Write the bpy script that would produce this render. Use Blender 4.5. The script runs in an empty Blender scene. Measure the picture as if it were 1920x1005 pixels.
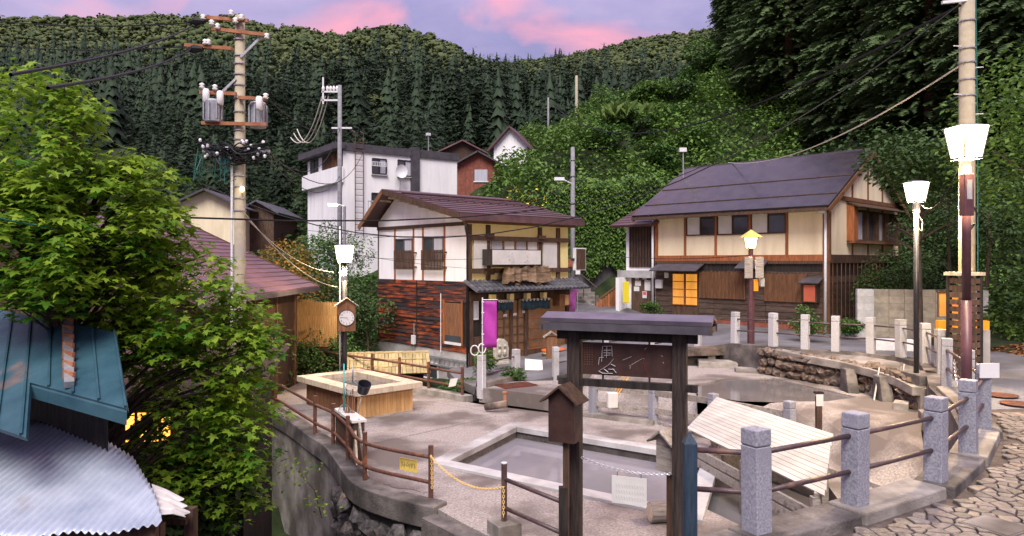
import bpy, math, random
import numpy as np
from mathutils import Vector, Matrix
R = math.radians
rnd = random.Random(7)
NR = np.random.RandomState(11)
sc = bpy.context.scene
C = sc.collection

# ------------------------------------------------------------------ camera
F, CX, HY, HC = 1350.0, 960.0, 490.0, 2.5      # focal length, centre, horizon (photo pixels), eye height
cam = bpy.data.objects.new('camera', bpy.data.cameras.new('camera')); C.objects.link(cam)
cam.location = (0, 0, HC); cam.rotation_euler = (R(90), 0, 0)
cam.data.sensor_width = 36; cam.data.lens = 36*F/1920; cam.data.shift_y = -(502.5-HY)/1920
cam.data.clip_start = 0.05; cam.data.clip_end = 5000
sc.camera = cam
# ------------------------------------------------------------------ world: dusk overcast, lilac with pink cloud
w = bpy.data.worlds.new('World'); sc.world = w; w.use_nodes = True
nt = w.node_tree; nt.nodes.clear()
def N(t, **k):
    n = nt.nodes.new(t)
    for a, b in k.items(): setattr(n, a, b)
    return n
L_ = lambda a, b: nt.links.new(a, b)
out = N('ShaderNodeOutputWorld'); bg = N('ShaderNodeBackground'); L_(bg.outputs[0], out.inputs[0])
tc = N('ShaderNodeTexCoord'); sep = N('ShaderNodeSeparateXYZ'); L_(tc.outputs['Generated'], sep.inputs[0])
mp = N('ShaderNodeMapping'); mp.inputs['Scale'].default_value = (1.0, 1.0, 2.6); mp.inputs['Location'].default_value = (.37, .1, .2)
L_(tc.outputs['Generated'], mp.inputs[0])
n1 = N('ShaderNodeTexNoise'); n1.inputs['Scale'].default_value = 3.4; n1.inputs['Detail'].default_value = 6; n1.inputs['Roughness'].default_value = .55
n2 = N('ShaderNodeTexNoise'); n2.inputs['Scale'].default_value = 5.2; n2.inputs['Detail'].default_value = 7; n2.inputs['Distortion'].default_value = .4
mp2 = N('ShaderNodeMapping'); mp2.inputs['Scale'].default_value = (1, 1, 1.7); mp2.inputs['Location'].default_value = (2.01, 2.4, 1.1)
L_(tc.outputs['Generated'], mp2.inputs[0])
L_(mp.outputs[0], n1.inputs[0]); L_(mp2.outputs[0], n2.inputs[0])
r1 = N('ShaderNodeValToRGB'); r1.color_ramp.elements[0].position = .36; r1.color_ramp.elements[1].position = .66
r1.color_ramp.elements[0].color = (.35, .33, .60, 1); r1.color_ramp.elements[1].color = (.62, .51, .78, 1)
L_(n1.outputs[0], r1.inputs[0])
r2 = N('ShaderNodeValToRGB'); r2.color_ramp.elements[0].position = .50; r2.color_ramp.elements[1].position = .72
r2.color_ramp.elements[0].color = (0, 0, 0, 1); r2.color_ramp.elements[1].color = (1, 1, 1, 1)
L_(n2.outputs[0], r2.inputs[0])
mx = N('ShaderNodeMix', data_type='RGBA'); mx.inputs[7].default_value = (1.15, .46, .56, 1)
L_(r2.outputs[0], mx.inputs[0]); L_(r1.outputs[0], mx.inputs[6])
# brightness of an overcast sky: zenith three times the horizon
mz = N('ShaderNodeMath', operation='MAXIMUM'); L_(sep.outputs[2], mz.inputs[0]); mz.inputs[1].default_value = 0
mm = N('ShaderNodeMath', operation='MULTIPLY_ADD'); L_(mz.outputs[0], mm.inputs[0]); mm.inputs[1].default_value = 2.0; mm.inputs[2].default_value = 1.0
# a little clear-sky colour of the low sun
sky = N('ShaderNodeTexSky', sky_type='NISHITA'); sky.sun_disc = False
SUN_EL, SUN_AZ = R(52), R(190)
sky.sun_elevation = SUN_EL; sky.sun_rotation = SUN_AZ
sm = N('ShaderNodeMix', data_type='RGBA', blend_type='ADD'); sm.inputs[0].default_value = .012
vm = N('ShaderNodeVectorMath', operation='SCALE'); L_(mx.outputs[2], vm.inputs[0]); L_(mm.outputs[0], vm.inputs['Scale'])
L_(vm.outputs[0], sm.inputs[6]); L_(sky.outputs[0], sm.inputs[7])
L_(sm.outputs[2], bg.inputs[0]); bg.inputs[1].default_value = .40
# ------------------------------------------------------------------ sun: veiled, very soft
sl = bpy.data.lights.new('sun', 'SUN'); sl.energy = 3.2; sl.angle = R(32); sl.color = (1, .96, .86)
so = bpy.data.objects.new('sun', sl); C.objects.link(so)
d = Vector((math.sin(SUN_AZ)*math.cos(SUN_EL), math.cos(SUN_AZ)*math.cos(SUN_EL), math.sin(SUN_EL)))
so.rotation_euler = d.to_track_quat('Z', 'Y').to_euler()
vs = sc.view_settings
vs.view_transform = 'Standard'; vs.look = 'None'; vs.gamma = 1; vs.exposure = 0.63; vs.use_curve_mapping = False
sc.render.resolution_x = 1024; sc.render.resolution_y = 536

# ------------------------------------------------------------------ pixel -> place
def P(px, py, Y): return Vector(((px-CX)/F*Y, Y, HC-(py-HY)/F*Y))
def G(px, py, z):                                   # where the ray meets the level z
    Y = (HC-z)*F/(py-HY); return Vector(((px-CX)/F*Y, Y, z))

# ------------------------------------------------------------------ materials
MATS = {}
def mat(name, c1, c2=None, scale=3.0, rough=.8, bump=0, bscale=30, metal=0, stretch=(1, 1, 1), rand=0, detail=5,
        lo=.35, hi=.65, emit=None, estr=0, c3=None, s3=.6, lo3=.55, hi3=.7, spec=None, coord='Object', trans=0, attr=None):
    m = bpy.data.materials.new(name); m.use_nodes = True; t = m.node_tree
    b = t.nodes['Principled BSDF']; lk = t.links.new
    def nn(ty, **k):
        n = t.nodes.new(ty)
        for a, v in k.items(): setattr(n, a, v)
        return n
    b.inputs['Roughness'].default_value = rough; b.inputs['Metallic'].default_value = metal
    b.inputs['Specular IOR Level'].default_value = spec if spec is not None else (.22 if rough > .48 else .5)
    c1 = (*c1, 1); col = None
    tcn = nn('ShaderNodeTexCoord'); mpn = nn('ShaderNodeMapping'); mpn.inputs['Scale'].default_value = stretch
    oi = nn('ShaderNodeObjectInfo')
    if coord == 'Object':
        off = nn('ShaderNodeVectorMath', operation='MULTIPLY_ADD')      # each piece its own stretch of grain
        cmb = nn('ShaderNodeCombineXYZ')
        for i in range(3): lk(oi.outputs['Random'], cmb.inputs[i])
        lk(cmb.outputs[0], off.inputs[0]); off.inputs[1].default_value = (37, 53, 71); lk(tcn.outputs['Object'], off.inputs[2])
        lk(off.outputs[0], mpn.inputs[0])
    else:
        geo = nn('ShaderNodeNewGeometry'); lk(geo.outputs['Position'], mpn.inputs[0])
    if c2 is not None:
        n = nn('ShaderNodeTexNoise'); n.inputs['Scale'].default_value = scale; n.inputs['Detail'].default_value = detail
        n.inputs['Roughness'].default_value = .6; lk(mpn.outputs[0], n.inputs[0])
        rp = nn('ShaderNodeValToRGB'); e = rp.color_ramp.elements
        e[0].position = lo; e[1].position = hi; e[0].color = c1; e[1].color = (*c2, 1)
        if attr:
            a = nn('ShaderNodeAttribute', attribute_name=attr); lk(a.outputs['Fac'], rp.inputs[0])
        else: lk(n.outputs[0], rp.inputs[0])
        col = rp.outputs[0]
    if c3 is not None:
        n3 = nn('ShaderNodeTexNoise'); n3.inputs['Scale'].default_value = s3; n3.inputs['Detail'].default_value = 6
        mp3 = nn('ShaderNodeMapping'); mp3.inputs['Location'].default_value = (5.2, 1.7, 3.3); mp3.inputs['Scale'].default_value = stretch
        lk(mpn.inputs[0].links[0].from_socket, mp3.inputs[0]); lk(mp3.outputs[0], n3.inputs[0])
        r3 = nn('ShaderNodeValToRGB'); r3.color_ramp.elements[0].position = lo3; r3.color_ramp.elements[1].position = hi3
        lk(n3.outputs[0], r3.inputs[0])
        x = nn('ShaderNodeMix', data_type='RGBA'); lk(r3.outputs[0], x.inputs[0])
        if col: lk(col, x.inputs[6])
        else: x.inputs[6].default_value = c1
        x.inputs[7].default_value = (*c3, 1); col = x.outputs[2]
    if rand:
        h = nn('ShaderNodeHueSaturation'); mr = nn('ShaderNodeMapRange')
        mr.inputs[3].default_value = 1-rand; mr.inputs[4].default_value = 1+rand
        lk(oi.outputs['Random'], mr.inputs[0]); lk(mr.outputs[0], h.inputs['Value'])
        if col: lk(col, h.inputs['Color'])
        else: h.inputs['Color'].default_value = c1
        col = h.outputs[0]
    if col: lk(col, b.inputs['Base Color'])
    else: b.inputs['Base Color'].default_value = c1
    if bump:
        nb = nn('ShaderNodeTexNoise'); nb.inputs['Scale'].default_value = bscale; nb.inputs['Detail'].default_value = 6
        lk(mpn.outputs[0], nb.inputs[0]); bp = nn('ShaderNodeBump'); bp.inputs['Strength'].default_value = bump; bp.inputs['Distance'].default_value = .02
        lk(nb.outputs[0], bp.inputs['Height']); lk(bp.outputs[0], b.inputs['Normal'])
    if emit is not None:
        b.inputs['Emission Color'].default_value = (*emit, 1); b.inputs['Emission Strength'].default_value = estr
    if trans:
        o = t.nodes['Material Output']; tr = nn('ShaderNodeBsdfTranslucent'); ms = nn('ShaderNodeMixShader'); ms.inputs[0].default_value = trans
        if col: lk(col, tr.inputs[0])
        else: tr.inputs[0].default_value = c1
        lk(b.outputs[0], ms.inputs[1]); lk(tr.outputs[0], ms.inputs[2]); lk(ms.outputs[0], o.inputs[0])
    MATS[name] = m; return m

# ------------------------------------------------------------------ mesh building
class MB:
    def __init__(s): s.v = []; s.f = []
    def add(s, vs_, fs):
        o = len(s.v); s.v += [tuple(v) for v in vs_]; s.f += [tuple(i+o for i in f) for f in fs]; return s
    def bx(s, x0, x1, y0, y1, z0, z1):
        return s.add([(x0,y0,z0),(x1,y0,z0),(x1,y1,z0),(x0,y1,z0),(x0,y0,z1),(x1,y0,z1),(x1,y1,z1),(x0,y1,z1)],
                     [(0,3,2,1),(4,5,6,7),(0,1,5,4),(1,2,6,5),(2,3,7,6),(3,0,4,7)])
    def hexa(s, b, t):                               # four bottom, four top corners
        return s.add(list(b)+list(t), [(0,3,2,1),(4,5,6,7),(0,1,5,4),(1,2,6,5),(2,3,7,6),(3,0,4,7)])
    def beam(s, a, b, wd, ht, up=(0,0,1)):
        a, b = Vector(a), Vector(b); d = (b-a).normalized(); u = Vector(up)
        sd = d.cross(u)
        if sd.length < 1e-4: sd = d.cross(Vector((0,1,0)))
        sd.normalize(); u = sd.cross(d).normalized(); sd *= wd/2; u *= ht/2
        return s.hexa([a-sd-u, a+sd-u, b+sd-u, b-sd-u], [a-sd+u, a+sd+u, b+sd+u, b-sd+u])
    def tube(s, path, r, n=8, caps=True):
        path = [Vector(p) for p in path]; k = len(path)
        rr = r if isinstance(r, (list, tuple)) else [r]*k
        o = len(s.v); prev = None
        for i, p in enumerate(path):
            d = (path[min(i+1, k-1)]-path[max(i-1, 0)]).normalized()
            if prev is None:
                a = d.cross(Vector((0, 0, 1)))
                if a.length < 1e-3: a = d.cross(Vector((0, 1, 0)))
            else: a = prev - d*prev.dot(d)
            a.normalize(); prev = a; b = d.cross(a)
            for j in range(n):
                t = 2*math.pi*j/n; s.v.append(tuple(p+(a*math.cos(t)+b*math.sin(t))*rr[i]))
        for i in range(k-1):
            for j in range(n):
                s.f.append((o+i*n+j, o+i*n+(j+1) % n, o+(i+1)*n+(j+1) % n, o+(i+1)*n+j))
        if caps: s.f.append(tuple(o+j for j in range(n))[::-1]); s.f.append(tuple(o+(k-1)*n+j for j in range(n)))
        return s
    def lathe(s, prof, n=16, c=(0,0,0)):              # (r, z) profile about z
        o = len(s.v); k = len(prof)
        for r, z in prof:
            for j in range(n):
                t = 2*math.pi*j/n; s.v.append((c[0]+r*math.cos(t), c[1]+r*math.sin(t), c[2]+z))
        for i in range(k-1):
            for j in range(n): s.f.append((o+i*n+j, o+i*n+(j+1) % n, o+(i+1)*n+(j+1) % n, o+(i+1)*n+j))
        s.f.append(tuple(o+j for j in range(n))[::-1]); s.f.append(tuple(o+(k-1)*n+j for j in range(n)))
        return s
    def prism(s, poly, z0, z1):                       # poly of (x, y); z0/z1 numbers or lists
        n = len(poly); a = z0 if isinstance(z0, (list, tuple)) else [z0]*n; b = z1 if isinstance(z1, (list, tuple)) else [z1]*n
        ar = sum(poly[i][0]*poly[(i+1) % n][1]-poly[(i+1) % n][0]*poly[i][1] for i in range(n))
        o = len(s.v)
        s.v += [(p[0], p[1], q) for p, q in zip(poly, a)]+[(p[0], p[1], q) for p, q in zip(poly, b)]
        bot = tuple(range(o, o+n)); top = tuple(range(o+n, o+2*n))
        fs = [bot[::-1], top]+[(o+i, o+(i+1) % n, o+n+(i+1) % n, o+n+i) for i in range(n)]
        s.f += fs if ar > 0 else [f[::-1] for f in fs]
        return s
    def slab(s, pts, th):                             # polygon in space, thickened along its normal (downwards)
        pts = [Vector(p) for p in pts]; nrm = Vector((0,0,0)); n = len(pts)
        for i in range(n): nrm += (pts[i]-pts[0]).cross(pts[(i+1) % n]-pts[0])
        nrm.normalize(); dn = -nrm*th
        return s.add(pts+[p+dn for p in pts], [tuple(range(n)), tuple(range(n, 2*n))[::-1]]+[(i, n+i, n+(i+1) % n, (i+1) % n) for i in range(n)])
    def rock(s, c, r, seed, n=2):
        rr = random.Random(seed); t = (1+5**.5)/2
        vs0 = [Vector(v).normalized() for v in [(-1,t,0),(1,t,0),(-1,-t,0),(1,-t,0),(0,-1,t),(0,1,t),(0,-1,-t),(0,1,-t),(t,0,-1),(t,0,1),(-t,0,-1),(-t,0,1)]]
        fs = [(0,11,5),(0,5,1),(0,1,7),(0,7,10),(0,10,11),(1,5,9),(5,11,4),(11,10,2),(10,7,6),(7,1,8),(3,9,4),(3,4,2),(3,2,6),(3,6,8),(3,8,9),(4,9,5),(2,4,11),(6,2,10),(8,6,7),(9,8,1)]
        out = []
        for v in vs0:
            k = rr.uniform(.78, 1.15); out.append((c[0]+v.x*r[0]*k, c[1]+v.y*r[1]*k, c[2]+v.z*r[2]*k))
        return s.add(out, fs)
    def mesh(s, name):
        me = bpy.data.meshes.new(name); me.from_pydata(s.v, [], s.f); me.update(); return me
    def build(s, name, m, parent=None, loc=(0,0,0), rz=0, smooth=False, bev=0, label=None, cat=None, group=None, kind=None):
        o = bpy.data.objects.new(name, s.mesh(name)); C.objects.link(o)
        return fin(o, m, parent, loc, rz, smooth, bev, label, cat, group, kind)
def M_(m): return MATS[m] if isinstance(m, str) else m
def fin(o, m, parent=None, loc=(0,0,0), rz=0, smooth=False, bev=0, label=None, cat=None, group=None, kind=None):
    if m is not None: o.data.materials.clear(); o.data.materials.append(M_(m))
    o.location = loc; o.rotation_euler = (0, 0, rz); o.parent = parent
    if smooth:
        for p in o.data.polygons: p.use_smooth = True
    if bev:
        b = o.modifiers.new('bevel', 'BEVEL'); b.width = bev; b.segments = 2; b.limit_method = 'ANGLE'
    tag(o, label, cat, group, kind); return o
def tag(o, label=None, cat=None, group=None, kind=None):
    for k, v in (('label', label), ('category', cat), ('group', group), ('kind', kind)):
        if v: o[k] = v
    return o
def thing(name, label, cat, loc=(0,0,0), rz=0, group=None):
    o = bpy.data.objects.new(name, None); C.objects.link(o); o.location = loc; o.rotation_euler = (0,0,rz); o.empty_display_size = .2
    return tag(o, label, cat, group)
def inst(name, me, m, parent=None, loc=(0,0,0), rot=(0,0,0), scale=(1,1,1), kind=None):
    o = bpy.data.objects.new(name, me); C.objects.link(o); o.location = loc; o.rotation_euler = rot; o.scale = scale; o.parent = parent
    if not me.materials: me.materials.append(M_(m))
    if kind: o['kind'] = kind
    return o
def copy_tree(o, parent=None):
    c = o.copy(); C.objects.link(c); c.parent = parent
    for ch in o.children: copy_tree(ch, c)
    return c
def np_obj(name, V, Fc, m, parent=None, att=None, smooth=False, **k):   # many equal-sided faces at once
    me = bpy.data.meshes.new(name); V = np.asarray(V, np.float32); Fc = np.asarray(Fc, np.int32); nf, kk = Fc.shape
    me.vertices.add(len(V)); me.vertices.foreach_set('co', V.ravel())
    me.loops.add(nf*kk); me.loops.foreach_set('vertex_index', Fc.ravel())
    me.polygons.add(nf); me.polygons.foreach_set('loop_start', np.arange(0, nf*kk, kk, dtype=np.int32))
    me.polygons.foreach_set('loop_total', np.full(nf, kk, np.int32))
    if smooth: me.polygons.foreach_set('use_smooth', np.ones(nf, bool))
    me.update(calc_edges=True); me.validate()
    if att is not None:
        a = me.attributes.new('tint', 'FLOAT', 'POINT'); a.data.foreach_set('value', np.asarray(att, np.float32))
    o = bpy.data.objects.new(name, me); C.objects.link(o)
    return fin(o, m, parent, **k)
def rotmats(n, yaw, pitch, roll, rs):
    cy, sy = np.cos(yaw), np.sin(yaw); cp, sp = np.cos(pitch), np.sin(pitch); cr, sr = np.cos(roll), np.sin(roll)
    M = np.empty((n, 3, 3))
    M[:,0,0] = cy*cp; M[:,0,1] = cy*sp*sr-sy*cr; M[:,0,2] = cy*sp*cr+sy*sr
    M[:,1,0] = sy*cp; M[:,1,1] = sy*sp*sr+cy*cr; M[:,1,2] = sy*sp*cr-cy*sr
    M[:,2,0] = -sp;   M[:,2,1] = cp*sr;          M[:,2,2] = cp*cr
    return M
def scatter(pos, tv, tf, size, yaw, pitch, roll, tint=None):     # copies of a template at points -> V, F, tint
    pos = np.asarray(pos, float); n = len(pos); tv = np.asarray(tv, float); tf = np.asarray(tf)
    M = rotmats(n, yaw, pitch, roll, None)
    sz = np.asarray(size, float); sz = sz[:, None, None] if sz.ndim == 1 else sz[:, None, :]
    V = np.einsum('nij,nkj->nki', M, tv[None]*sz)+pos[:, None, :]
    Fc = (tf[None]+(np.arange(n)*len(tv))[:, None, None]).reshape(-1, tf.shape[1])
    t = np.repeat(tint if tint is not None else NR.rand(n), len(tv))
    return V.reshape(-1, 3), Fc, t
def join_np(parts):
    Vs, Fs, Ts = [], [], []; o = 0
    for V, Fc, t in parts:
        Vs.append(V); Fs.append(Fc+o); Ts.append(t); o += len(V)
    return np.concatenate(Vs), np.concatenate(Fs), np.concatenate(Ts)
def text_mesh(s, size, depth=.0):
    cu = bpy.data.curves.new('t', 'FONT'); cu.body = s; cu.size = size; cu.extrude = depth; cu.align_x = 'CENTER'; cu.align_y = 'CENTER'
    o = bpy.data.objects.new('t', cu); C.objects.link(o)
    dg = bpy.context.evaluated_depsgraph_get(); me = bpy.data.meshes.new_from_object(o.evaluated_get(dg)); bpy.data.objects.remove(o); return me

# ------------------------------------------------------------------ palette
mat('granite', (.17,.17,.21), (.33,.33,.38), 45, .75, .25, 120, rand=.10, c3=(.22,.22,.26), s3=1.2)
mat('granite_pale', (.33,.33,.37), (.50,.49,.52), 45, .8, .2, 100, rand=.1, c3=(.33,.32,.30), s3=1.5)
mat('concrete', (.20,.18,.165), (.34,.31,.29), 3.2, .9, .5, 40, c3=(.10,.085,.075), s3=.9, lo3=.45, hi3=.68, coord='World')
mat('concrete_pale', (.34,.33,.34), (.46,.45,.46), 2.0, .85, .3, 50, c3=(.21,.19,.185), s3=1.0, lo3=.48, hi3=.7, coord='World')
mat('concrete_wet', (.085,.075,.073), (.21,.185,.175), 2.6, .75, .7, 30, c3=(.045,.04,.04), s3=1.1, lo3=.45, hi3=.66, coord='World')
mat('concrete_dark', (.055,.052,.055), (.13,.12,.125), 1.2, .85, .4, 30, c3=(.03,.03,.03), s3=.4, coord='World')
mat('terrace', (.20,.175,.17), (.40,.355,.335), 26, .85, .6, 60, c3=(.135,.112,.105), s3=.6, lo3=.46, hi3=.60, coord='World')
mat('asphalt', (.13,.13,.145), (.22,.215,.235), 26, .65, .5, 70, c3=(.10,.095,.10), s3=.5, lo3=.42, hi3=.64, coord='World')
mat('joint', (.055,.045,.042), (.10,.08,.075), 9, .9, .4, 60, coord='World')
mat('paving_stone', (.105,.09,.085), (.20,.17,.158), 14, .55, .6, 40, rand=.28, c3=(.36,.25,.16), s3=.9, lo3=.6, hi3=.8)
mat('rock', (.055,.045,.04), (.20,.15,.125), 2.6, .75, .9, 14, rand=.3, c3=(.33,.20,.12), s3=1.7, lo3=.55)
mat('rock_dark', (.03,.028,.03), (.15,.135,.135), 3, .6, .9, 14, rand=.3, c3=(.22,.13,.08), s3=1.7, lo3=.6)
mat('block_wall', (.36,.32,.26), (.48,.43,.34), 7, .9, .4, 60, rand=.10, c3=(.26,.24,.21), s3=1.5)
mat('block_pale', (.48,.47,.47), (.60,.59,.58), 7, .9, .4, 60, rand=.08)
mat('earth', (.10,.075,.05), (.17,.125,.085), 2, .95, .7, 10, coord='World')
mat('undergrowth', (.012,.020,.008), (.035,.05,.017), 1.5, .95, .8, 6, coord='World')
mat('forest_floor', (.016,.027,.011), (.04,.055,.02), .2, .95, coord='World')
mat('wood_black', (.014,.012,.012), (.042,.034,.031), 3, .6, .5, 25, stretch=(6,6,.6), rand=.2)
mat('wood_gate', (.018,.015,.015), (.058,.042,.036), 5, .55, .6, 25, stretch=(6,6,.5), c3=(.11,.06,.032), s3=1.4, lo3=.60)
mat('wood_dark', (.045,.028,.021), (.105,.062,.042), 4, .7, .4, 25, stretch=(4,4,.6), rand=.25)
mat('wood_brown', (.12,.06,.034), (.22,.105,.055), 4, .65, .4, 25, stretch=(4,4,.6), rand=.2)
mat('wood_red', (.20,.07,.030), (.34,.12,.048), 4, .5, .3, 25, stretch=(4,4,.6), rand=.2)
mat('wood_pale', (.46,.37,.28), (.60,.50,.38), 4, .7, .3, 30, stretch=(3,3,1), rand=.12, c3=(.30,.24,.19), s3=2)
mat('wood_grey', (.22,.195,.175), (.36,.32,.29), 5, .8, .5, 30, stretch=(1,6,6), rand=.2, c3=(.13,.11,.10), s3=1.6)
mat('board_white', (.33,.315,.305), (.45,.435,.42), 1.2, .75, .2, 30, rand=.10, c3=(.34,.31,.29), s3=.8, lo3=.5, hi3=.75, coord='World')
mat('cladding_box', (.42,.24,.10), (.56,.34,.15), 4, .6, .3, 25, stretch=(5,5,.6), rand=.14)
mat('scorched', (.020,.015,.015), (.44,.095,.025), 2.6, .5, .5, 30, stretch=(1,.42,3.5), rand=.30, detail=8, lo=.42, hi=.72, c3=(.035,.030,.034), s3=.9, lo3=.47, hi3=.6)
mat('siding_dark', (.042,.030,.026), (.10,.066,.052), 5, .75, .4, 30, stretch=(.5,.5,4), rand=.22)
mat('siding_red', (.16,.055,.040), (.25,.085,.06), 5, .75, .4, 30, rand=.2)
mat('bamboo', (.40,.23,.09), (.62,.37,.15), 6, .6, .3, 30, stretch=(6,6,.5), rand=.15)
mat('plaster_white', (.74,.73,.76), (.82,.81,.83), 1.3, .9, .1, 40, c3=(.60,.58,.60), s3=1.1, lo3=.55, hi3=.85, stretch=(1.6,1.6,.3))
mat('plaster_cream', (.68,.58,.41), (.77,.67,.49), 1.3, .9, .1, 40, c3=(.52,.42,.29), s3=1.1, lo3=.55, hi3=.85, stretch=(1.6,1.6,.3))
mat('plaster_yellow', (.66,.55,.24), (.74,.63,.30), 1.6, .9, .1, 40)
mat('panel_white', (.50,.49,.48), (.60,.58,.57), 1.6, .6)
mat('roof_plum', (.060,.032,.034), (.105,.055,.055), 1.4, .36, .15, 20, rand=.12, c3=(.15,.065,.045), s3=.8, lo3=.56, hi3=.75)
mat('roof_purple', (.10,.048,.058), (.16,.08,.088), 1.4, .42, .15, 20, rand=.12)
mat('roof_slate', (.022,.018,.020), (.042,.034,.036), 2, .2, .15, 20, rand=.12)
mat('roof_gate', (.075,.062,.082), (.115,.098,.125), 3, .3, .1, 20)
mat('tile_grey', (.05,.05,.058), (.10,.10,.115), 4, .45, .2, 30, rand=.2)
mat('fascia', (.055,.050,.062), (.085,.078,.09), 3, .5)
mat('roof_blue', (.020,.060,.085), (.038,.095,.125), 2.2, .5, .15, 25, c3=(.26,.13,.08), s3=1.1, lo3=.63, hi3=.76, coord='World')
mat('rust', (.26,.10,.05), (.36,.17,.10), 5, .8, .3, 40)
mat('roof_zinc', (.30,.35,.44), (.46,.51,.60), 2.0, .42, .1, 20, metal=.2, c3=(.30,.27,.28), s3=1.6, lo3=.6, hi3=.8, coord='World')
mat('shingle', (.30,.235,.12), (.44,.35,.19), 5, .9, .4, 40, rand=.22, c3=(.20,.19,.10), s3=1.6)
mat('rail_rust', (.075,.036,.030), (.15,.066,.045), 14, .5, .3, 60, c3=(.26,.10,.045), s3=3, lo3=.58)
mat('rail_brown', (.05,.03,.034), (.085,.05,.052), 14, .45, .2, 60, c3=(.17,.09,.06), s3=3, lo3=.6)
mat('sign_brown', (.038,.020,.018), (.058,.030,.026), 6, .5, .1, 30)
mat('metal_black', (.018,.018,.022), (.03,.03,.036), 8, .35)
mat('metal_maroon', (.075,.030,.038), (.10,.042,.05), 8, .4)
mat('metal_grey', (.30,.31,.34), (.40,.41,.44), 8, .45, metal=.5)
mat('metal_pale', (.58,.58,.62), (.68,.68,.72), 8, .4)
mat('post_navy', (.018,.034,.055), (.035,.055,.085), 6, .5, .3, 30, stretch=(5,5,.6))
mat('pole_concrete', (.31,.265,.19), (.40,.345,.255), 6, .85, .2, 60, c3=(.30,.27,.24), s3=1.1)
mat('pole_grey', (.18,.18,.20), (.26,.26,.28), 6, .8, .2, 60)
mat('porcelain', (.80,.79,.80), rough=.2)
mat('cable', (.012,.012,.014), rough=.6)
mat('cable_green', (.02,.12,.11), rough=.5)
mat('cable_pale', (.55,.52,.45), rough=.5)
mat('glass_dark', (.03,.033,.042), (.06,.066,.08), .8, .08, spec=.8)
mat('glass_curtain', (.36,.36,.42), (.50,.50,.56), 2.5, .15, stretch=(6,6,.3), spec=.6)
mat('glass_interior', (.045,.026,.018), (.14,.075,.045), 3, .12, spec=.7, emit=(1,.45,.16), estr=.05)
mat('paper', (.62,.61,.62), rough=.7)
mat('ink', (.05,.05,.06), rough=.7)
mat('ink_grey', (.36,.36,.40), rough=.7)
mat('ink_red', (.20,.03,.025), rough=.6)
mat('paint_white', (.50,.49,.52), (.66,.65,.68), 20, .6)
mat('paper_red', (.62,.10,.10), rough=.7)
mat('yellow_paint', (.75,.62,.04), rough=.5)
mat('yellow_sign', (.66,.46,.10), (.74,.55,.16), 8, .7)
mat('orange_board', (.48,.15,.03), (.58,.20,.045), 3, .5, .1, 20)
mat('orange_paint', (.70,.25,.02), rough=.5)
mat('red_box', (.38,.085,.05), (.44,.11,.065), 3, .5)
mat('purple_cloth', (.30,.030,.26), (.38,.045,.33), 2, .55, .2, 8)
mat('pink_cloth', (.52,.13,.50), (.60,.20,.58), 2, .6, .2, 8)
mat('navy_cloth', (.025,.055,.075), (.04,.08,.105), 3, .85, .3, 20)
mat('tub_orange', (.62,.13,.03), rough=.5)
mat('tub_black', (.03,.04,.04), rough=.5)
mat('tub_tan', (.50,.37,.20), rough=.6)
mat('plastic_teal', (.03,.38,.36), rough=.35)
mat('plastic_black', (.02,.02,.03), rough=.35)
mat('chain_steel', (.50,.50,.54), rough=.35, metal=.7)
mat('chain_yellow', (.62,.42,.16), (.72,.50,.22), 12, .5)
mat('stone_carved', (.33,.31,.27), (.45,.42,.37), 8, .9, .6, 40)
mat('lamp_frame', (.12,.11,.10), rough=.5)
mat('lamp_glass', (1,.93,.75), rough=.4, emit=(1,.84,.52), estr=14)
mat('lamp_glass_yellow', (1,.9,.5), rough=.4, emit=(1,.78,.30), estr=9)
mat('window_lit', (.9,.55,.15), (.9,.5,.1), 2, .5, emit=(1,.45,.06), estr=1.1)
mat('window_lit_bright', (.9,.55,.15), rough=.5, emit=(1,.42,.06), estr=2.2)
mat('bark', (.060,.046,.035), (.12,.09,.068), 6, .95, .8, 20, stretch=(3,3,.6))
mat('bark_cedar', (.085,.045,.032), (.14,.075,.052), 5, .95, .6, 20, stretch=(4,4,.4))
mat('leaf_maple', (.045,.15,.012), (.35,.48,.045), 2, .5, attr='tint', lo=.1, hi=1.0, trans=.42)  # warm lamplight on the maple is put into this yellow-green leaf colour
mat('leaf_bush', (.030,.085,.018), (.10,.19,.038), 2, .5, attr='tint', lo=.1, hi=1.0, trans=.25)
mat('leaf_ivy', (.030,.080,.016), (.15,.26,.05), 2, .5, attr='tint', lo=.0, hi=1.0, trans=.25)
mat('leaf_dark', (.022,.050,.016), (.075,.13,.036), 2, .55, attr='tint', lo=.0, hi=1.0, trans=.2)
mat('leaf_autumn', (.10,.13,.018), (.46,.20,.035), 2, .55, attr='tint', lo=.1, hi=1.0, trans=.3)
mat('leaf_litter', (.16,.07,.03), (.36,.18,.08), 2, .8, attr='tint', lo=.0, hi=1.0)
mat('flower_yellow', (.75,.45,.02), (.85,.60,.05), 2, .6, attr='tint')
mat('needle', (.030,.062,.026), (.105,.155,.058), 2, .6, attr='tint', lo=.0, hi=1.0, trans=.12)
mat('needle_far', (.008,.019,.011), (.040,.066,.032), 2, .7, attr='tint', lo=.0, hi=1.0)
mat('broadleaf_far', (.026,.050,.018), (.115,.140,.045), 2, .7, attr='tint', lo=.0, hi=1.0)
mat('grass_blade', (.07,.13,.03), (.16,.24,.06), 2, .5, attr='tint', trans=.3)
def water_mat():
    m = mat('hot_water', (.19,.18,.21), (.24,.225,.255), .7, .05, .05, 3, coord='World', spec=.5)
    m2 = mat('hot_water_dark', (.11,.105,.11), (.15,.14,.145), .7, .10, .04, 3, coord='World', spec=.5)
water_mat()
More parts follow.
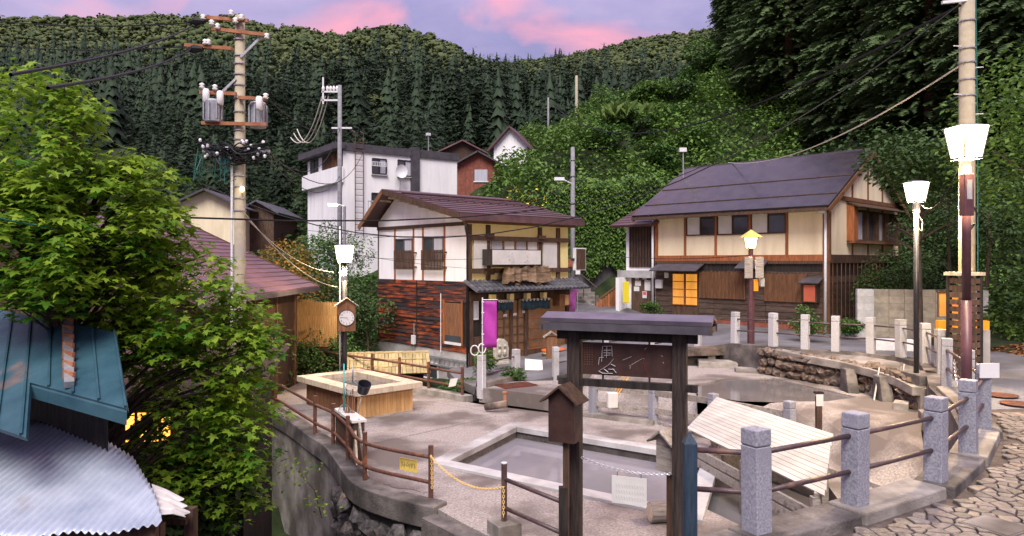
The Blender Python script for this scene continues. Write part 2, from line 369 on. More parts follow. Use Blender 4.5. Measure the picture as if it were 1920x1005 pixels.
# ================================================================== terrain
from mathutils.geometry import delaunay_2d_cdt
CTRL = np.array([
 (0,0,-.5),(5,3,-.3),(9,8,-.3),(12,13,-.3),(12,19,-.35),(4,6,-.6),(8,2,-.3),(14,6,.1),(17,9,1.5),(20,4,2),(-3,3,-3.5),
 (-3,7,-5),(-6,8,-5),(-9,10,-5),(-8,14,-5),(-5,11,-5),(-12,18,-4.6),(-10,22,-4),(-8,26,-3.2),(-14,30,-3.2),(-20,26,-4),(-22,34,-3),(-16,12,-5),(-25,15,-5),
 (-4.7,15.3,-5.2),(-5.6,17.3,-5.1),(-3.9,13.5,-5.3),(-3.2,12.4,-5.4),(-2.4,11.5,-5.4),(-6.9,19.2,-4.9),(-7.8,21,-4.6),(-1.6,10.4,-5.3),(-5.2,16.2,-5.2),(-4.3,14.4,-5.3),(-3,17,-2.6),(0,15,-2.8),(2,13,-2.8),(4,12,-2.8),(1,10,-3.4),(-1,10,-4.4),(-6,21,-2.7),(-4,24,-2.8),
 (6,18,-1.9),(8,16,-1.9),(7,14,-2.2),(5,15,-2.2),(4,19,-2),(2,21,-2.2),(0,22.5,-2.2),
 (-2,26,-2.1),(0,28,-1.9),(-5,31,-2.5),(2,29.5,-1.7),(-3,33,-1.5),(-8,32,-2.2),
 (5,26,-1.0),(8,25,-.7),(4,32,-.6),(5.5,35,-.1),(12,27,-.6),(10,30,-.5),(12,24,-.5),(16,26,-.3),(3,36,-.1),(3.5,38.6,.2),
 (14.6,18,.1),(15,22,.1),(14.8,14,.1),(17,17,1.4),(18,20,2.0),(20,24,3.4),(18,25,1.2),(22,30,5.5),(25,22,6),(30,30,9),(30,15,8),(22,12,4.5),
 (12,34,-.3),(16,32,-.2),(17,36,.3),(13,38,.4),(9,38.8,.3),(20,36,3.5),(18,42,8),(14,44,8),(22,44,10),(28,42,12),
 (8,43.5,6.5),(4,43,5.6),(1.5,43,4.6),(0,48,7.6),(4,52,10.5),(8,55,12.5),(13,60,15.5),(18,62,17),(10,66,16.5),(16,72,18.6),(24,60,18),(30,55,18),(36,45,17),
 (-2.5,46,4.2),(-4,52,5.4),(-1,58,9),(-8,44,1.2),(-14,44,0),(-10,52,2.5),(-18,52,.5),(-14,60,4.5),(-25,45,-1),(-30,60,2),(-22,70,6),(-6,66,8.5),(4,70,14),
 (-8,38,-.8),(-13,36,-2),(-45,40,-2),(-50,70,4),(40,70,22),(50,40,20),(45,20,15),(-40,20,-4),
 (-40,95,12),(-20,95,12),(0,95,15),(20,95,20),(45,95,24),(70,80,26),(-70,80,8),(70,30,24),(-70,30,-1)], float)
SKY_A = np.array([(-1600,30),(-600,25),(-200,22),(0,16),(200,12),(330,8),(440,10),(500,28),(580,36),(650,44),(690,32),(740,27),(790,40),(850,66),(900,89),(950,103),(1000,126),(1100,165),(1250,205),(1500,235),(3000,300)], float)
SKY_B = np.array([(-1600,220),(400,190),(700,140),(850,114),(950,98),(1000,95),(1080,82),(1150,69),(1200,54),(1300,42),(1370,32),(1500,12),(1700,-15),(1920,-30),(3500,-60)], float)
def idw(x, y):
    x = np.atleast_1d(np.asarray(x, float)); y = np.atleast_1d(np.asarray(y, float))
    d2 = (x[:, None]-CTRL[None, :, 0])**2+(y[:, None]-CTRL[None, :, 1])**2+.05
    wgt = 1/d2**1.7; return (wgt*CTRL[None, :, 2]).sum(1)/wgt.sum(1)
def hills(x, y):
    px = CX+F*x/np.maximum(y, 20)
    def hill(tab, Yr, tree, z0, Y0):
        zr = HC+(HY-np.interp(px, tab[:, 0], tab[:, 1]))/F*Yr-tree
        s = np.clip((y-Y0)/(Yr-Y0), 0, 2)
        up = z0+(zr-z0)*np.where(s < 1, s**1.12, 1-(s-1)*.9)
        return up
    a = hill(SKY_A, 470, 12, 13, 95); b = hill(SKY_B, 640, 13, 13, 95)
    rough = 3.0*np.sin(x*.045+1)*np.cos(y*.038)+1.6*np.sin(x*.11+y*.07)
    return np.maximum(a, b)+rough*np.clip((y-110)/120, 0, 1)*np.clip((470-y)/150, 0, 1)
def ground_z(x, y):
    x = np.atleast_1d(np.asarray(x, float)); y = np.atleast_1d(np.asarray(y, float))
    t = np.clip((y-80)/35, 0, 1); t = t*t*(3-2*t)
    z = np.zeros_like(x); nr = t < 1
    if nr.any(): z[nr] = idw(x[nr], y[nr])
    return z*(1-t)+hills(x, y)*t
gx = np.concatenate([np.arange(-900, -80, 40), np.arange(-80, -30, 4), np.arange(-30, 32, .8), np.arange(32, 80, 4), np.arange(80, 901, 40)])
gy = np.concatenate([np.arange(-40, -4, 6), np.arange(-4, 72, .8), np.arange(72, 130, 4), np.arange(130, 900, 14)])
XX, YY = np.meshgrid(gx, gy); ZZ = ground_z(XX.ravel(), YY.ravel())
nx, ny = len(gx), len(gy); ii = np.arange(nx*ny).reshape(ny, nx)
FF = np.stack([ii[:-1, :-1], ii[:-1, 1:], ii[1:, 1:], ii[1:, :-1]], -1).reshape(-1, 4)
np_obj('ground', np.stack([XX.ravel(), YY.ravel(), ZZ], 1), FF, 'undergrowth', smooth=True, kind='structure')

def inside(p, poly):
    x, y = p; c = False; n = len(poly)
    for i in range(n):
        x0, y0 = poly[i][:2]; x1, y1 = poly[(i+1) % n][:2]
        if (y0 > y) != (y1 > y) and x < (x1-x0)*(y-y0)/(y1-y0)+x0: c = not c
    return c
def sheet(name, outer, holes, zf, m, step=0, skirt=.25, **k):
    """a level or gently sloping surface with holes and a skirt round its edge"""
    vs_ = []; es = []
    for ring in [outer]+holes:
        o = len(vs_); vs_ += [Vector(p[:2]) for p in ring]; es += [(o+i, o+(i+1) % len(ring)) for i in range(len(ring))]
    if step:
        xs = [p[0] for p in outer]; ys = [p[1] for p in outer]
        for a in np.arange(min(xs), max(xs), step):
            for b in np.arange(min(ys), max(ys), step):
                q = (a+rnd.uniform(-.1, .1), b+rnd.uniform(-.1, .1))
                if inside(q, outer) and not any(inside(q, h) for h in holes): vs_.append(Vector(q))
    V, E, Fc, *_ = delaunay_2d_cdt(vs_, es, [], 0, 1e-5)
    mb = MB(); mb.v = [(v.x, v.y, zf(v.x, v.y)) for v in V]
    for f in Fc:
        c = (sum(V[i].x for i in f)/len(f), sum(V[i].y for i in f)/len(f))
        if inside(c, outer) and not any(inside(c, h) for h in holes): mb.f.append(tuple(f))
    if skirt:
        for ring in [outer]+holes:
            for i in range(len(ring)):
                a, b = ring[i], ring[(i+1) % len(ring)]; za, zb = zf(*a[:2]), zf(*b[:2])
                mb.add([(a[0],a[1],za),(b[0],b[1],zb),(b[0],b[1],zb-skirt),(a[0],a[1],za-skirt)], [(0,1,2,3)])
    return mb.build(name, m, **k)

# ------------------------------------------------------------------ road round the springs
POSTS = [(2.2,6.47,0),(3.41,7.16,0),(4.69,7.97,0),(5.78,9.12,0),(6.87,10.5,0),(7.72,12.2,0),(8.48,14.06,0),(9.5,15.9,0),(10.05,17.5,0),(10.05,18.6,0),
         (9.65,19.35,0),(8.9,19.8,0),(8.27,20.3,0),(7.6,20.95,0),(6.97,22.5,-.08),(6.2,24.0,-.4),(4.7,24.3,-.72),(3.1,24.0,-1.0),(1.42,23.5,-1.24)]
ROADPTS = np.array([(x, y, z) for x, y, z in POSTS]+[(0,0,0),(6,0,0),(12,6,0),(14.5,14,0),(14.5,20,0),(13.5,25,-.2),(12.3,27.6,-.3),(9.5,30.5,-.2),(6.8,33.6,-.1),(5.5,36,.3),(3.4,37.8,.4),
  (2.3,34,-.3),(2.5,30.4,-1.0),(0.4,28.6,-1.35),(-1.7,26.8,-1.5),(-1.2,24,-1.4),(-1.0,21.4,-1.25),(1.1,19.9,-1.25),(2.2,20.5,-1.2),(9,25,-.2),(6,28,-.5),(4,27,-.8),(2,26.5,-1.15),(4.5,33,-.2),(0,24.5,-1.3)])
def road_z(x, y):
    d2 = (x-ROADPTS[:, 0])**2+(y-ROADPTS[:, 1])**2+.01; wgt = 1/d2**1.6
    return float((wgt*ROADPTS[:, 2]).sum()/wgt.sum())
near = [(p[0], p[1]) for p in POSTS[:6]]
sheet('road', [(-2.5,3.8),(.9,5.5)]+near+[(9.2,12.4),(12.2,13.2),(15.0,13.6),(15,4),(9,-4),(-2.5,-4)], [], lambda x, y: -.03, 'joint', kind='structure')
sheet('road', near[-1:]+[(p[0], p[1]) for p in POSTS[6:]]+[(-.99,21.35),(-1.9,24),(-2.4,26.6),(2.6,31.2),(2.2,35),(2.2,38.6),(6.6,38.6),(7.2,34.4),(12.6,28.6),(16.5,27),(15.5,20),(15.0,13.6),(12.2,13.2),(9.2,12.4)],
      [], lambda x, y: road_z(x, y)-.02, 'asphalt', step=1.1, kind='structure')
# crazy paving: irregular stones, joints between them
def crazy(x0, x1, y0, y1, s, keep):
    nx_, ny_ = int((x1-x0)/s), int((y1-y0)/s); pts = {}
    for i in range(-1, nx_+1):
        for j in range(-1, ny_+1):
            pts[i, j] = Vector((x0+(i+.5+rnd.uniform(-.42, .42))*s, y0+(j+.5+rnd.uniform(-.42, .42))*s*.92))
    cells = []
    for (i, j), p in pts.items():
        if not keep(p): continue
        poly = [p+Vector(q)*s*1.6 for q in ((-1,-1),(1,-1),(1,1),(-1,1))]
        for di in range(-2, 3):
            for dj in range(-2, 3):
                q = pts.get((i+di, j+dj))
                if q is None or (di == 0 and dj == 0): continue
                n_ = (q-p); mid = (p+q)/2; n_.normalize(); lim = n_.dot(mid)-rnd.uniform(.006, .012); new = []
                for a in range(len(poly)):
                    u, v_ = poly[a], poly[(a+1) % len(poly)]; du, dv = n_.dot(u)-lim, n_.dot(v_)-lim
                    if du <= 0: new.append(u)
                    if (du < 0) != (dv < 0) and abs(du-dv) > 1e-9: new.append(u+(v_-u)*(du/(du-dv)))
                poly = new
                if len(poly) < 3: break
            if len(poly) < 3: break
        if len(poly) >= 3: cells.append((p, poly))
    return cells
kerb_in = [Vector((x, y)) for x, y, z in POSTS[:7]]
def right_of_kerb(p):
    for a, b in zip(kerb_in[:-1], kerb_in[1:]):
        d_ = (b-a).normalized(); nrm = Vector((d_.y, -d_.x)); t = (p-a).dot(d_)
        if -.6 <= t <= (b-a).length+.3 and (p-a).dot(nrm) < .34: return False
    return p.y < 12.1 and (p.x > 2.6 or p.y < 6.0) and p.x-.2 < p.y*.74
paving = thing('paving', None, None, (0,0,0)); paving['kind'] = 'structure'
cells = crazy(1.2, 9.4, 4.6, 12.2, .155, right_of_kerb)
def vis(p): return (p.x, p.y)
cells.sort(key=lambda c: c[0].y if (6.3 < c[0].y and c[0].x < c[0].y*.715) else 99)
rest = MB()
for k, (p, poly) in enumerate(cells):
    h = rnd.uniform(.002, .014); top = [((q-p)*.93+p) for q in poly]
    if k < 300:
        mb = MB(); q0 = [((v_-p).x, (v_-p).y, -.05) for v_ in poly]; q1 = [((v_-p).x, (v_-p).y, h-.008) for v_ in poly]; q2 = [((v_-p).x, (v_-p).y, h) for v_ in top]
        n_ = len(poly); mb.v = q0+q1+q2
        mb.f = [tuple(range(2*n_, 3*n_))]+[(i, (i+1) % n_, n_+(i+1) % n_, n_+i) for i in range(n_)]+[(n_+i, n_+(i+1) % n_, 2*n_+(i+1) % n_, 2*n_+i) for i in range(n_)]
        mb.build('paving_stone', 'paving_stone', paving, loc=(p.x, p.y, 0))
    else:
        o = len(rest.v); n_ = len(poly); rest.v += [(v_.x, v_.y, h) for v_ in top]; rest.f.append(tuple(range(o, o+n_)))
if rest.v: rest.build('paving_stones', 'paving_stone', paving, kind='stuff')
# manhole lids and the square drain cover in the paving
for i, (px, py) in enumerate(((1878,741),(1908,757))):
    g = G(px, py, 0.004); MB().lathe([(.27,0),(.27,.012),(.24,.016)], 20).build('manhole_cover', 'rail_rust', loc=g, label=['rusty round manhole cover in the road beyond the last granite post','second rusty round manhole cover, the nearer one to the crazy paving'][i], cat='manhole cover')
g = G(1868, 985, .012); t = thing('drain_cover', 'square steel drain cover set into the crazy paving', 'drain cover', g, .5)
MB().bx(-.2,.2,-.2,.2,-.02,.006).build('plate', 'concrete', t); MB().bx(-.225,.225,-.225,.225,-.02,.001).build('frame', 'concrete_wet', t)

# kerb under the near posts, in lengths
kr = thing('kerb', None, None); kr['kind'] = 'structure'
for i, (a, b) in enumerate(zip(POSTS[:6], POSTS[1:7])):
    a, b = Vector(a), Vector(b); d_ = (b-a).normalized(); nrm = Vector((d_.y, -d_.x, 0))
    a2, b2 = a-d_*.16, b-d_*.2
    MB().hexa([a2-nrm*.22-Vector((0,0,.5)), a2+nrm*.24-Vector((0,0,.5)), b2+nrm*.24-Vector((0,0,.5)), b2-nrm*.22-Vector((0,0,.5))],
              [a2-nrm*.20+Vector((0,0,.08+.01*(i%2))), a2+nrm*.22+Vector((0,0,.08+.01*(i%2))), b2+nrm*.22+Vector((0,0,.08+.01*(i%2))), b2-nrm*.20+Vector((0,0,.08+.01*(i%2)))]).build('kerb_stone', 'concrete_wet' if i % 2 == 0 else 'concrete', kr, bev=.02)
a, b = Vector((-2.2,3.9,0)), Vector((2.05,6.36,0)); d_ = (b-a).normalized(); nrm = Vector((d_.y,-d_.x,0))
MB().hexa([a-nrm*.2-Vector((0,0,.5)), a+nrm*.2-Vector((0,0,.5)), b+nrm*.2-Vector((0,0,.5)), b-nrm*.2-Vector((0,0,.5))],[a-nrm*.2+Vector((0,0,.08)), a+nrm*.2+Vector((0,0,.08)), b+nrm*.2+Vector((0,0,.08)), b-nrm*.2+Vector((0,0,.08))]).build('kerb_stone','concrete_wet',kr,bev=.02)

# ------------------------------------------------------------------ lower terrace with the rectangular pool
ZT = -1.7
KL = [(-7.4,21.6),(-6.7,20.2),(-5.6,18.6),(-4.75,17.2),(-4.1,16.2),(-3.5,14.9),(-2.85,13.5),(-2.1,12.75),(-1.25,12.2)]
LOW = KL+[(-.9,11.7),(-.2,10.8),(.5,10.1),(1.2,9.3),(2.0,7.0),(3.3,7.6),(4.6,8.4),(5.6,9.5),(6.7,10.9),(7.0,12.6),(6.0,15.0),(4.5,17.2),(3.65,18.75),(2.2,19.7),(1.1,19.9),(-.98,21.2),(-1.33,21.5),(-3.35,23.5),(-4.7,25),(-7.4,27)]
POOL = [Vector((-1.35,15.0)), Vector((.1,18.1)), Vector((4.1,15.25)), Vector((2.9,12.0))]
PIT = [(3.75,11.2),(3.3,12.2),(4.25,15.6),(5.0,15.6),(5.9,13.4),(5.4,11.0),(4.6,10.4)]
sheet('terrace', LOW, [[tuple(p) for p in POOL], PIT], lambda x, y: ZT, 'terrace', skirt=.3, kind='structure')
for i_, (p0, p1) in enumerate((((655,842),(930,781)),((560,770),(800,752)),((800,752),(905,770)),((700,905),(800,925)),((640,800),(700,792)))):
    a_, b_ = G(*p0, ZT), G(*p1, ZT); mbj = MB(); prev_ = None; n_ = 14
    for k in range(n_+1):
        q = a_.lerp(b_, k/n_)+Vector((rnd.uniform(-.015,.015), rnd.uniform(-.02,.02)*(3 if i_ in (2,3) else 1), .004)); w_ = .018 if i_ < 2 else .01
        mbj.v += [(q.x,q.y-w_,q.z),(q.x,q.y+w_,q.z)]
    mbj.f = [(2*k,2*k+2,2*k+3,2*k+1) for k in range(n_)]; mbj.build('terrace_joint', 'concrete_dark', kind='structure')
def offs(poly, dd):
    n_ = len(poly); out_ = []
    ar = sum(poly[i].x*poly[(i+1) % n_].y-poly[(i+1) % n_].x*poly[i].y for i in range(n_)); sg = 1 if ar > 0 else -1
    for i in range(n_):
        p0, p1, p2 = poly[i-1], poly[i], poly[(i+1) % n_]
        e1 = (p1-p0).normalized(); e2 = (p2-p1).normalized(); n1_ = Vector((e1.y, -e1.x))*sg; n2_ = Vector((e2.y, -e2.x))*sg
        bis = (n1_+n2_).normalized(); out_.append(p1+bis*dd/max(.3, bis.dot(n1_)))
    return out_
pool = thing('pool', 'rectangular hot spring pool with pale stone rim behind the roofed sign gate', 'pool', (0,0,ZT))
po, pi_ = offs(POOL, .30), offs(POOL, -.04)
for i in range(4):
    j = (i+1) % 4
    MB().prism([tuple(po[i]), tuple(po[j]), tuple(pi_[j]), tuple(pi_[i])], -.08, .055+.002*(i % 2)).build('rim_stone', 'concrete_pale', pool, bev=.012)
    a, b = POOL[i], POOL[j]; c_, d2_ = offs(POOL, .06)[i], offs(POOL, .06)[j]
    MB().prism([tuple(a), tuple(b), tuple(d2_), tuple(c_)], -1.0, -.082).build('pool_wall', 'concrete_wet', pool)
MB().add([(p.x, p.y, -.24) for p in offs(POOL, .05)], [(0,3,2,1)]).build('water', 'hot_water', pool)
# water in the roofed basin
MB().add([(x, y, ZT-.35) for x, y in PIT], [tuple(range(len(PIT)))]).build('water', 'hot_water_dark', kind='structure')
pw = MB()
for i in range(len(PIT)):
    a, b = PIT[i], PIT[(i+1) % len(PIT)]; pw.add([(a[0],a[1],ZT-.29),(b[0],b[1],ZT-.29),(b[0],b[1],ZT-1),(a[0],a[1],ZT-1)], [(0,1,2,3)])
pw.build('basin_wall', 'concrete_wet', label='dark concrete lining of the basin under the white board roof', cat='basin')

# ------------------------------------------------------------------ upper terrace with the second pool
BND = [Vector(p) for p in ((7.2,12.4),(6.0,15.0),(4.5,17.2),(3.65,18.75),(2.2,19.7),(1.6,20.4))]
UP = [(6.0,15.0),(4.5,17.2),(3.65,18.75),(2.2,19.7),(1.6,20.4),(3.4,22.6),(6.3,22.4),(7.1,20.9),(8.1,20.0),(9.3,19.2),(9.7,17.4),(8.9,15.6),(7.9,13.9),(7.2,12.4),(7.0,12.6)]
UPOOL = [(4.55,17.6),(4.85,19.0),(5.9,19.95),(7.3,20.2),(7.75,18.9),(8.29,17.27),(7.3,16.75),(6.56,16.72),(5.4,16.9)]
def up_z(x, y):
    p = Vector((x, y)); dm = 9
    for a, b in zip(BND[:-1], BND[1:]):
        t = max(0, min(1, (p-a).dot(b-a)/(b-a).length_squared)); dm = min(dm, (p-a-(b-a)*t).length)
    t = min(1, dm/1.1); return -1.62+.86*t*t*(3-2*t)
sheet('upper_terrace', UP, [UPOOL], lambda x, y: up_z(x, y)+.015*math.sin(3*x)*math.cos(2.3*y), 'terrace', step=.4, skirt=.25, kind='structure')
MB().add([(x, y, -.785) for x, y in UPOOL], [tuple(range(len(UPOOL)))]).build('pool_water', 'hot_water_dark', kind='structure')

# ------------------------------------------------------------------ retaining walls
def wall_strip(name, pts, zt, zb, th, m, inn=0, bev=0, **k):
    """one continuous mitred wall: th to the right of the path (negative: left), inn to the other side"""
    mb = MB(); n_ = len(pts); P2 = [Vector(p[:2]) for p in pts]; ring = []
    for i, p in enumerate(P2):
        d1 = (p-P2[i-1]).normalized() if i else (P2[1]-P2[0]).normalized(); d2 = (P2[i+1]-p).normalized() if i < n_-1 else d1
        n1_ = Vector((d1.y,-d1.x)); n2_ = Vector((d2.y,-d2.x)); bi = (n1_+n2_).normalized(); kf = 1/max(.4, bi.dot(n1_))
        o_ = p-bi*th*kf; q_ = p+bi*inn*kf*(1 if th > 0 else -1)
        ta = zt(*p) if callable(zt) else zt; ba = zb(*p) if callable(zb) else zb
        ring.append([(o_.x,o_.y,ba),(q_.x,q_.y,ba),(q_.x,q_.y,ta),(o_.x,o_.y,ta)])
    o0 = 0
    for r_ in ring: mb.v += r_
    for i in range(n_-1):
        for j in range(4): a_, b_ = i*4+j, i*4+(j+1) % 4; mb.f.append((a_, b_, b_+4, a_+4))
    mb.f += [(3,2,1,0), tuple((n_-1)*4+j for j in range(4))]
    import bmesh as _bm
    o_ = mb.build(name, m, bev=bev, **k); bm = _bm.new(); bm.from_mesh(o_.data); _bm.ops.recalc_face_normals(bm, faces=bm.faces); bm.to_mesh(o_.data); bm.free(); return o_
def cat_path(pts, n=4):
    out_ = []
    for i in range(len(pts)-1):
        p0, p1, p2, p3 = [Vector(pts[max(0, min(len(pts)-1, j))]) for j in (i-1, i, i+1, i+2)]
        for k in range(n): t = k/n; out_.append(.5*((2*p1)+(p2-p0)*t+(2*p0-5*p1+4*p2-p3)*t*t+(3*p1-p0-3*p2+p3)*t**3))
    return out_+[Vector(pts[-1])]
wall_strip('retaining_wall', cat_path(KL[:6]), ZT-.1, -6, -.04, inn=.3, m='concrete', label='stained concrete retaining wall dropping below the curved pipe railing', cat='retaining wall')
wall_strip('kerb_wall', cat_path(KL), ZT+.07, ZT-.32, -.14, 'concrete_wet', inn=.26, bev=.02, label='weathered concrete kerb carrying the curved pipe railing', cat='kerb')
ROCKS = []
for s_ in range(5):
    mb = MB(); rr = random.Random(40+s_)
    mb.rock((0,0,0), (1,1,1), 100+s_); me = mb.mesh('rock_stone')
    bm_ = None
    ROCKS.append(me)
def rock_piece(parent, name, loc, size, rz, m='rock'):
    return inst(name, ROCKS[rnd.randrange(5)], m, parent, loc, (rnd.uniform(-.5,.5), rnd.uniform(-.5,.5), rz), size)
ROCKS_D = [MB().rock((0,0,0),(1,1,1),200+i).mesh('rock_stone') for i in range(5)]
rub = thing('rubble_wall', 'wall of dark rough boulders below the end of the pipe railing', 'stone wall', (-1.9,12.6,-6))
MB().prism([(-1.6,2.1),(-.9,.75),(.0,0.05),(1.3,-.95),(1.5,-.6),(.2,.5),(-.5,1.2),(-1.2,2.3)], 0, 4.0).build('backing', 'concrete_dark', rub)
line = [(-1.65,2.35),(-1.05,1.05),(-.35,.20),(.55,-.35),(1.3,-1.15),(2.1,-1.9)]
for row in range(7):
    for k in range(15):
        t = (k+rnd.uniform(-.2,.2)+.5*(row % 2))/15*5; i = int(min(4, max(0, t))); f_ = t-i
        a, b = line[i], line[i+1]; x = a[0]+(b[0]-a[0])*f_; y = a[1]+(b[1]-a[1])*f_
        o = inst('boulder', ROCKS_D[rnd.randrange(5)], 'rock_dark', rub, (x+rnd.uniform(-.08,.08), y-.1+rnd.uniform(-.08,.08), 3.72-row*.36+rnd.uniform(-.08,.08)-(.9 if i == 4 else .55*f_ if i == 3 else 0)),
             (rnd.uniform(-.5,.5), rnd.uniform(-.5,.5), rnd.uniform(0,6)), (rnd.uniform(.2,.34), rnd.uniform(.18,.28), rnd.uniform(.16,.27)))
# step and lower landing before the gate
sheet('landing', [(-1.35,11.6),(-.9,11.5),(-.25,10.55),(.45,9.85),(1.1,9.1),(1.7,7.6),(.6,6.6),(-1.2,8.0),(-2.0,10.2)], [], lambda x, y: ZT-.34, 'asphalt', skirt=1.2, kind='structure')
wall_strip('kerb_step', [(-1.25,11.95),(-.75,11.35),(-.12,10.55),(.55,9.85),(1.2,9.1)], ZT+.012, ZT-.9, -.3, 'concrete_wet', label='rough worn concrete step edging the terrace at the chained entrance', cat='step')

# wall under the far fence: concrete top, rock face, sloping beam
FW = [(10.15,17.4),(10.1,18.6),(9.65,19.4),(8.9,19.85),(8.27,20.35),(7.6,21.0),(6.97,22.5),(6.2,24.0),(4.7,24.35),(3.1,24.05),(1.42,23.55)]
wall_strip('fence_wall', FW, lambda x, y: road_z(x, y)+.03, lambda x, y: road_z(x, y)-2.0, -.16, 'concrete_wet', inn=.2, label='stained concrete wall carrying the far granite post fence', cat='retaining wall')
wall_strip('fence_wall', [(6.8,10.55),(7.65,12.25),(8.4,14.1),(9.4,15.95),(10.1,17.45)], .02, -2.2, -.16, 'concrete_wet', inn=.2, label='concrete wall carrying the fence beside the black lamp post', cat='retaining wall')
rw = thing('rock_wall', 'face of brown natural rocks between pool and far granite fence', 'stone wall', (0,0,0))
line = [(7.3,21.0),(7.75,20.1),(8.15,19.4),(8.6,18.6),(8.92,17.6),(9.02,16.7),(8.9,15.7)]
for row in range(3):
    for k in range(22):
        t = (k+.5*(row % 2)+rnd.uniform(-.2,.2))/22*6; i = int(min(5, max(0, t))); f_ = t-i; a, b = line[i], line[i+1]
        inst('stone', ROCKS[rnd.randrange(5)], 'rock', rw, (a[0]+(b[0]-a[0])*f_, a[1]+(b[1]-a[1])*f_, -.16-row*.25+rnd.uniform(-.05,.05)),
             (rnd.uniform(-.4,.4), rnd.uniform(-.4,.4), rnd.uniform(0,6)), (rnd.uniform(.17,.27), rnd.uniform(.15,.22), rnd.uniform(.13,.19)))
bm2 = thing('concrete_beam', 'sloping weathered concrete beam with buttresses along the rock face', 'beam', (0,0,0))
BL_ = [(7.55,20.6),(8.05,19.55),(8.55,18.55),(8.88,17.5),(8.98,16.6),(8.85,15.6)]; BZ = [.0,-.04,-.07,-.12,-.17,-.22]
for i in range(5): MB().beam((*BL_[i],BZ[i]-.1),(*BL_[i+1],BZ[i+1]-.1),.34,.2).build('beam_length', 'concrete', bm2, bev=.015)
MB().prism([(7.6,20.95),(8.27,20.3),(8.9,19.8),(9.65,19.3),(10.05,18.5),(10.05,17.4),(9.5,15.8),(8.95,15.5)]+[BL_[k] for k in (5,4,3,2,1,0)], -.9, [-.02,-.02,-.02,-.04,-.08,-.12,-.2,-.24]+[BZ[k]-.05 for k in (5,4,3,2,1,0)]).build('ledge', 'concrete', bm2)
for px, py, Y in ((1592,700,18.1),(1655,718,17.0)):
    q = P(px, py, Y); MB().hexa([(q.x-.18,q.y-.35,-.78),(q.x+.08,q.y-.4,-.78),(q.x+.15,q.y+.15,-.75),(q.x-.15,q.y+.2,-.75)],[(q.x-.13,q.y-.1,-.2),(q.x+.13,q.y-.1,-.2),(q.x+.13,q.y+.2,-.2),(q.x-.13,q.y+.2,-.2)])  .build('buttress', 'concrete_wet', bm2, bev=.02)
# ================================================================== buildings
class House:
    def __init__(s, name, label, cat, x, y, z, deg):
        s.o = thing(name, label, cat, (x, y, z), R(deg)); s.x, s.y, s.z = x, y, z; s.c, s.s = math.cos(R(deg)), math.sin(R(deg))
    def loc(s, v):
        dx, dy = v[0]-s.x, v[1]-s.y; return Vector((dx*s.c+dy*s.s, -dx*s.s+dy*s.c, v[2]-s.z))
    def ray(s, px, py):
        o = s.loc((0,0,HC)); e = s.loc(((px-CX)/F, 1, HC-(py-HY)/F)); return o, e-o
    def fx(s, px, py, off=0): o, d_ = s.ray(px, py); t = (off-o.x)/d_.x; q = o+d_*t; return q.y, q.z     # on the plane x = off
    def fy(s, px, py, off=0): o, d_ = s.ray(px, py); t = (off-o.y)/d_.y; q = o+d_*t; return q.x, q.z     # on the plane y = off
    def X(s, name, m, y0, y1, z0, z1, d0=0, d1=.04, parent=None, **k):   # a piece lying on the x = 0 face, d0..d1 proud of it
        return MB().bx(-d1, -d0, min(y0,y1), max(y0,y1), z0, z1).build(name, m, parent or s.o, **k)
    def Y(s, name, m, x0, x1, z0, z1, d0=0, d1=.04, parent=None, **k):
        return MB().bx(min(x0,x1), max(x0,x1), -d1, -d0, z0, z1).build(name, m, parent or s.o, **k)
    def Xr(s, p0, p1, off=0):                                            # pixel rectangle -> (y0, y1, z0, z1)
        a = s.fx(*p0, off); b = s.fx(*p1, off); return min(a[0],b[0]), max(a[0],b[0]), min(a[1],b[1]), max(a[1],b[1])
    def Yr(s, p0, p1, off=0):
        a = s.fy(*p0, off); b = s.fy(*p1, off); return min(a[0],b[0]), max(a[0],b[0]), min(a[1],b[1]), max(a[1],b[1])
def slide_window(H, face, r, frame, panes, d=.05, mull=.035):
    """aluminium sliding window: frame bars, panes given as materials"""
    a0, a1, z0, z1 = r; put = H.X if face == 'X' else H.Y
    w_ = put('window', frame, a0, a1, z0, z1, -.06, .006); n_ = len(panes)
    for i, pm in enumerate(panes):
        b0 = a0+(a1-a0)*i/n_; b1 = a0+(a1-a0)*(i+1)/n_
        put('pane', pm, b0+mull, b1-mull, z0+mull, z1-mull, .004, .016, parent=w_)
    for i in range(n_+1):
        b = a0+(a1-a0)*i/n_; put('frame', frame, b-mull*.7, b+mull*.7, z0, z1, .002, d, parent=w_)
    for z in (z0, z1): put('frame', frame, a0, a1, z-mull*.7, z+mull*.7, .003, d+.006, parent=w_)
    return w_

# ------------------------------------------------------------------ the shop house with the charred board wall
H = House('shop_house', 'two storey shop house with charred board wall and plum metal roof', 'house', -1.64, 27, -1.55, 42)
LX, LY = 5.4, 6.35
ztop = H.fx(868, 416)[1]; zw = H.fx(869, 528)[1]; zb = H.fx(869, 661)[1]
MB().bx(.0, LX, .0, LY, -1.6, zb).build('base', 'concrete_pale', H.o)
MB().bx(.0, LX, .0, LY, zb, zw).build('wall', 'wood_black', H.o)
up = MB().bx(0, LX, 0, LY, zw, ztop)
RY, zr = H.fx(716, 354, -.75); zr -= .37; RY = min(RY, LY-.25)
for x in (0, LX): up.add([(x,0,ztop),(x,LY,ztop),(x,LY,ztop+.22),(x,RY,zr+.12),(x,0,ztop+.22)], [(0,1,2,3,4) if x else (0,4,3,2,1)])
up.build('wall', 'plaster_white', H.o)
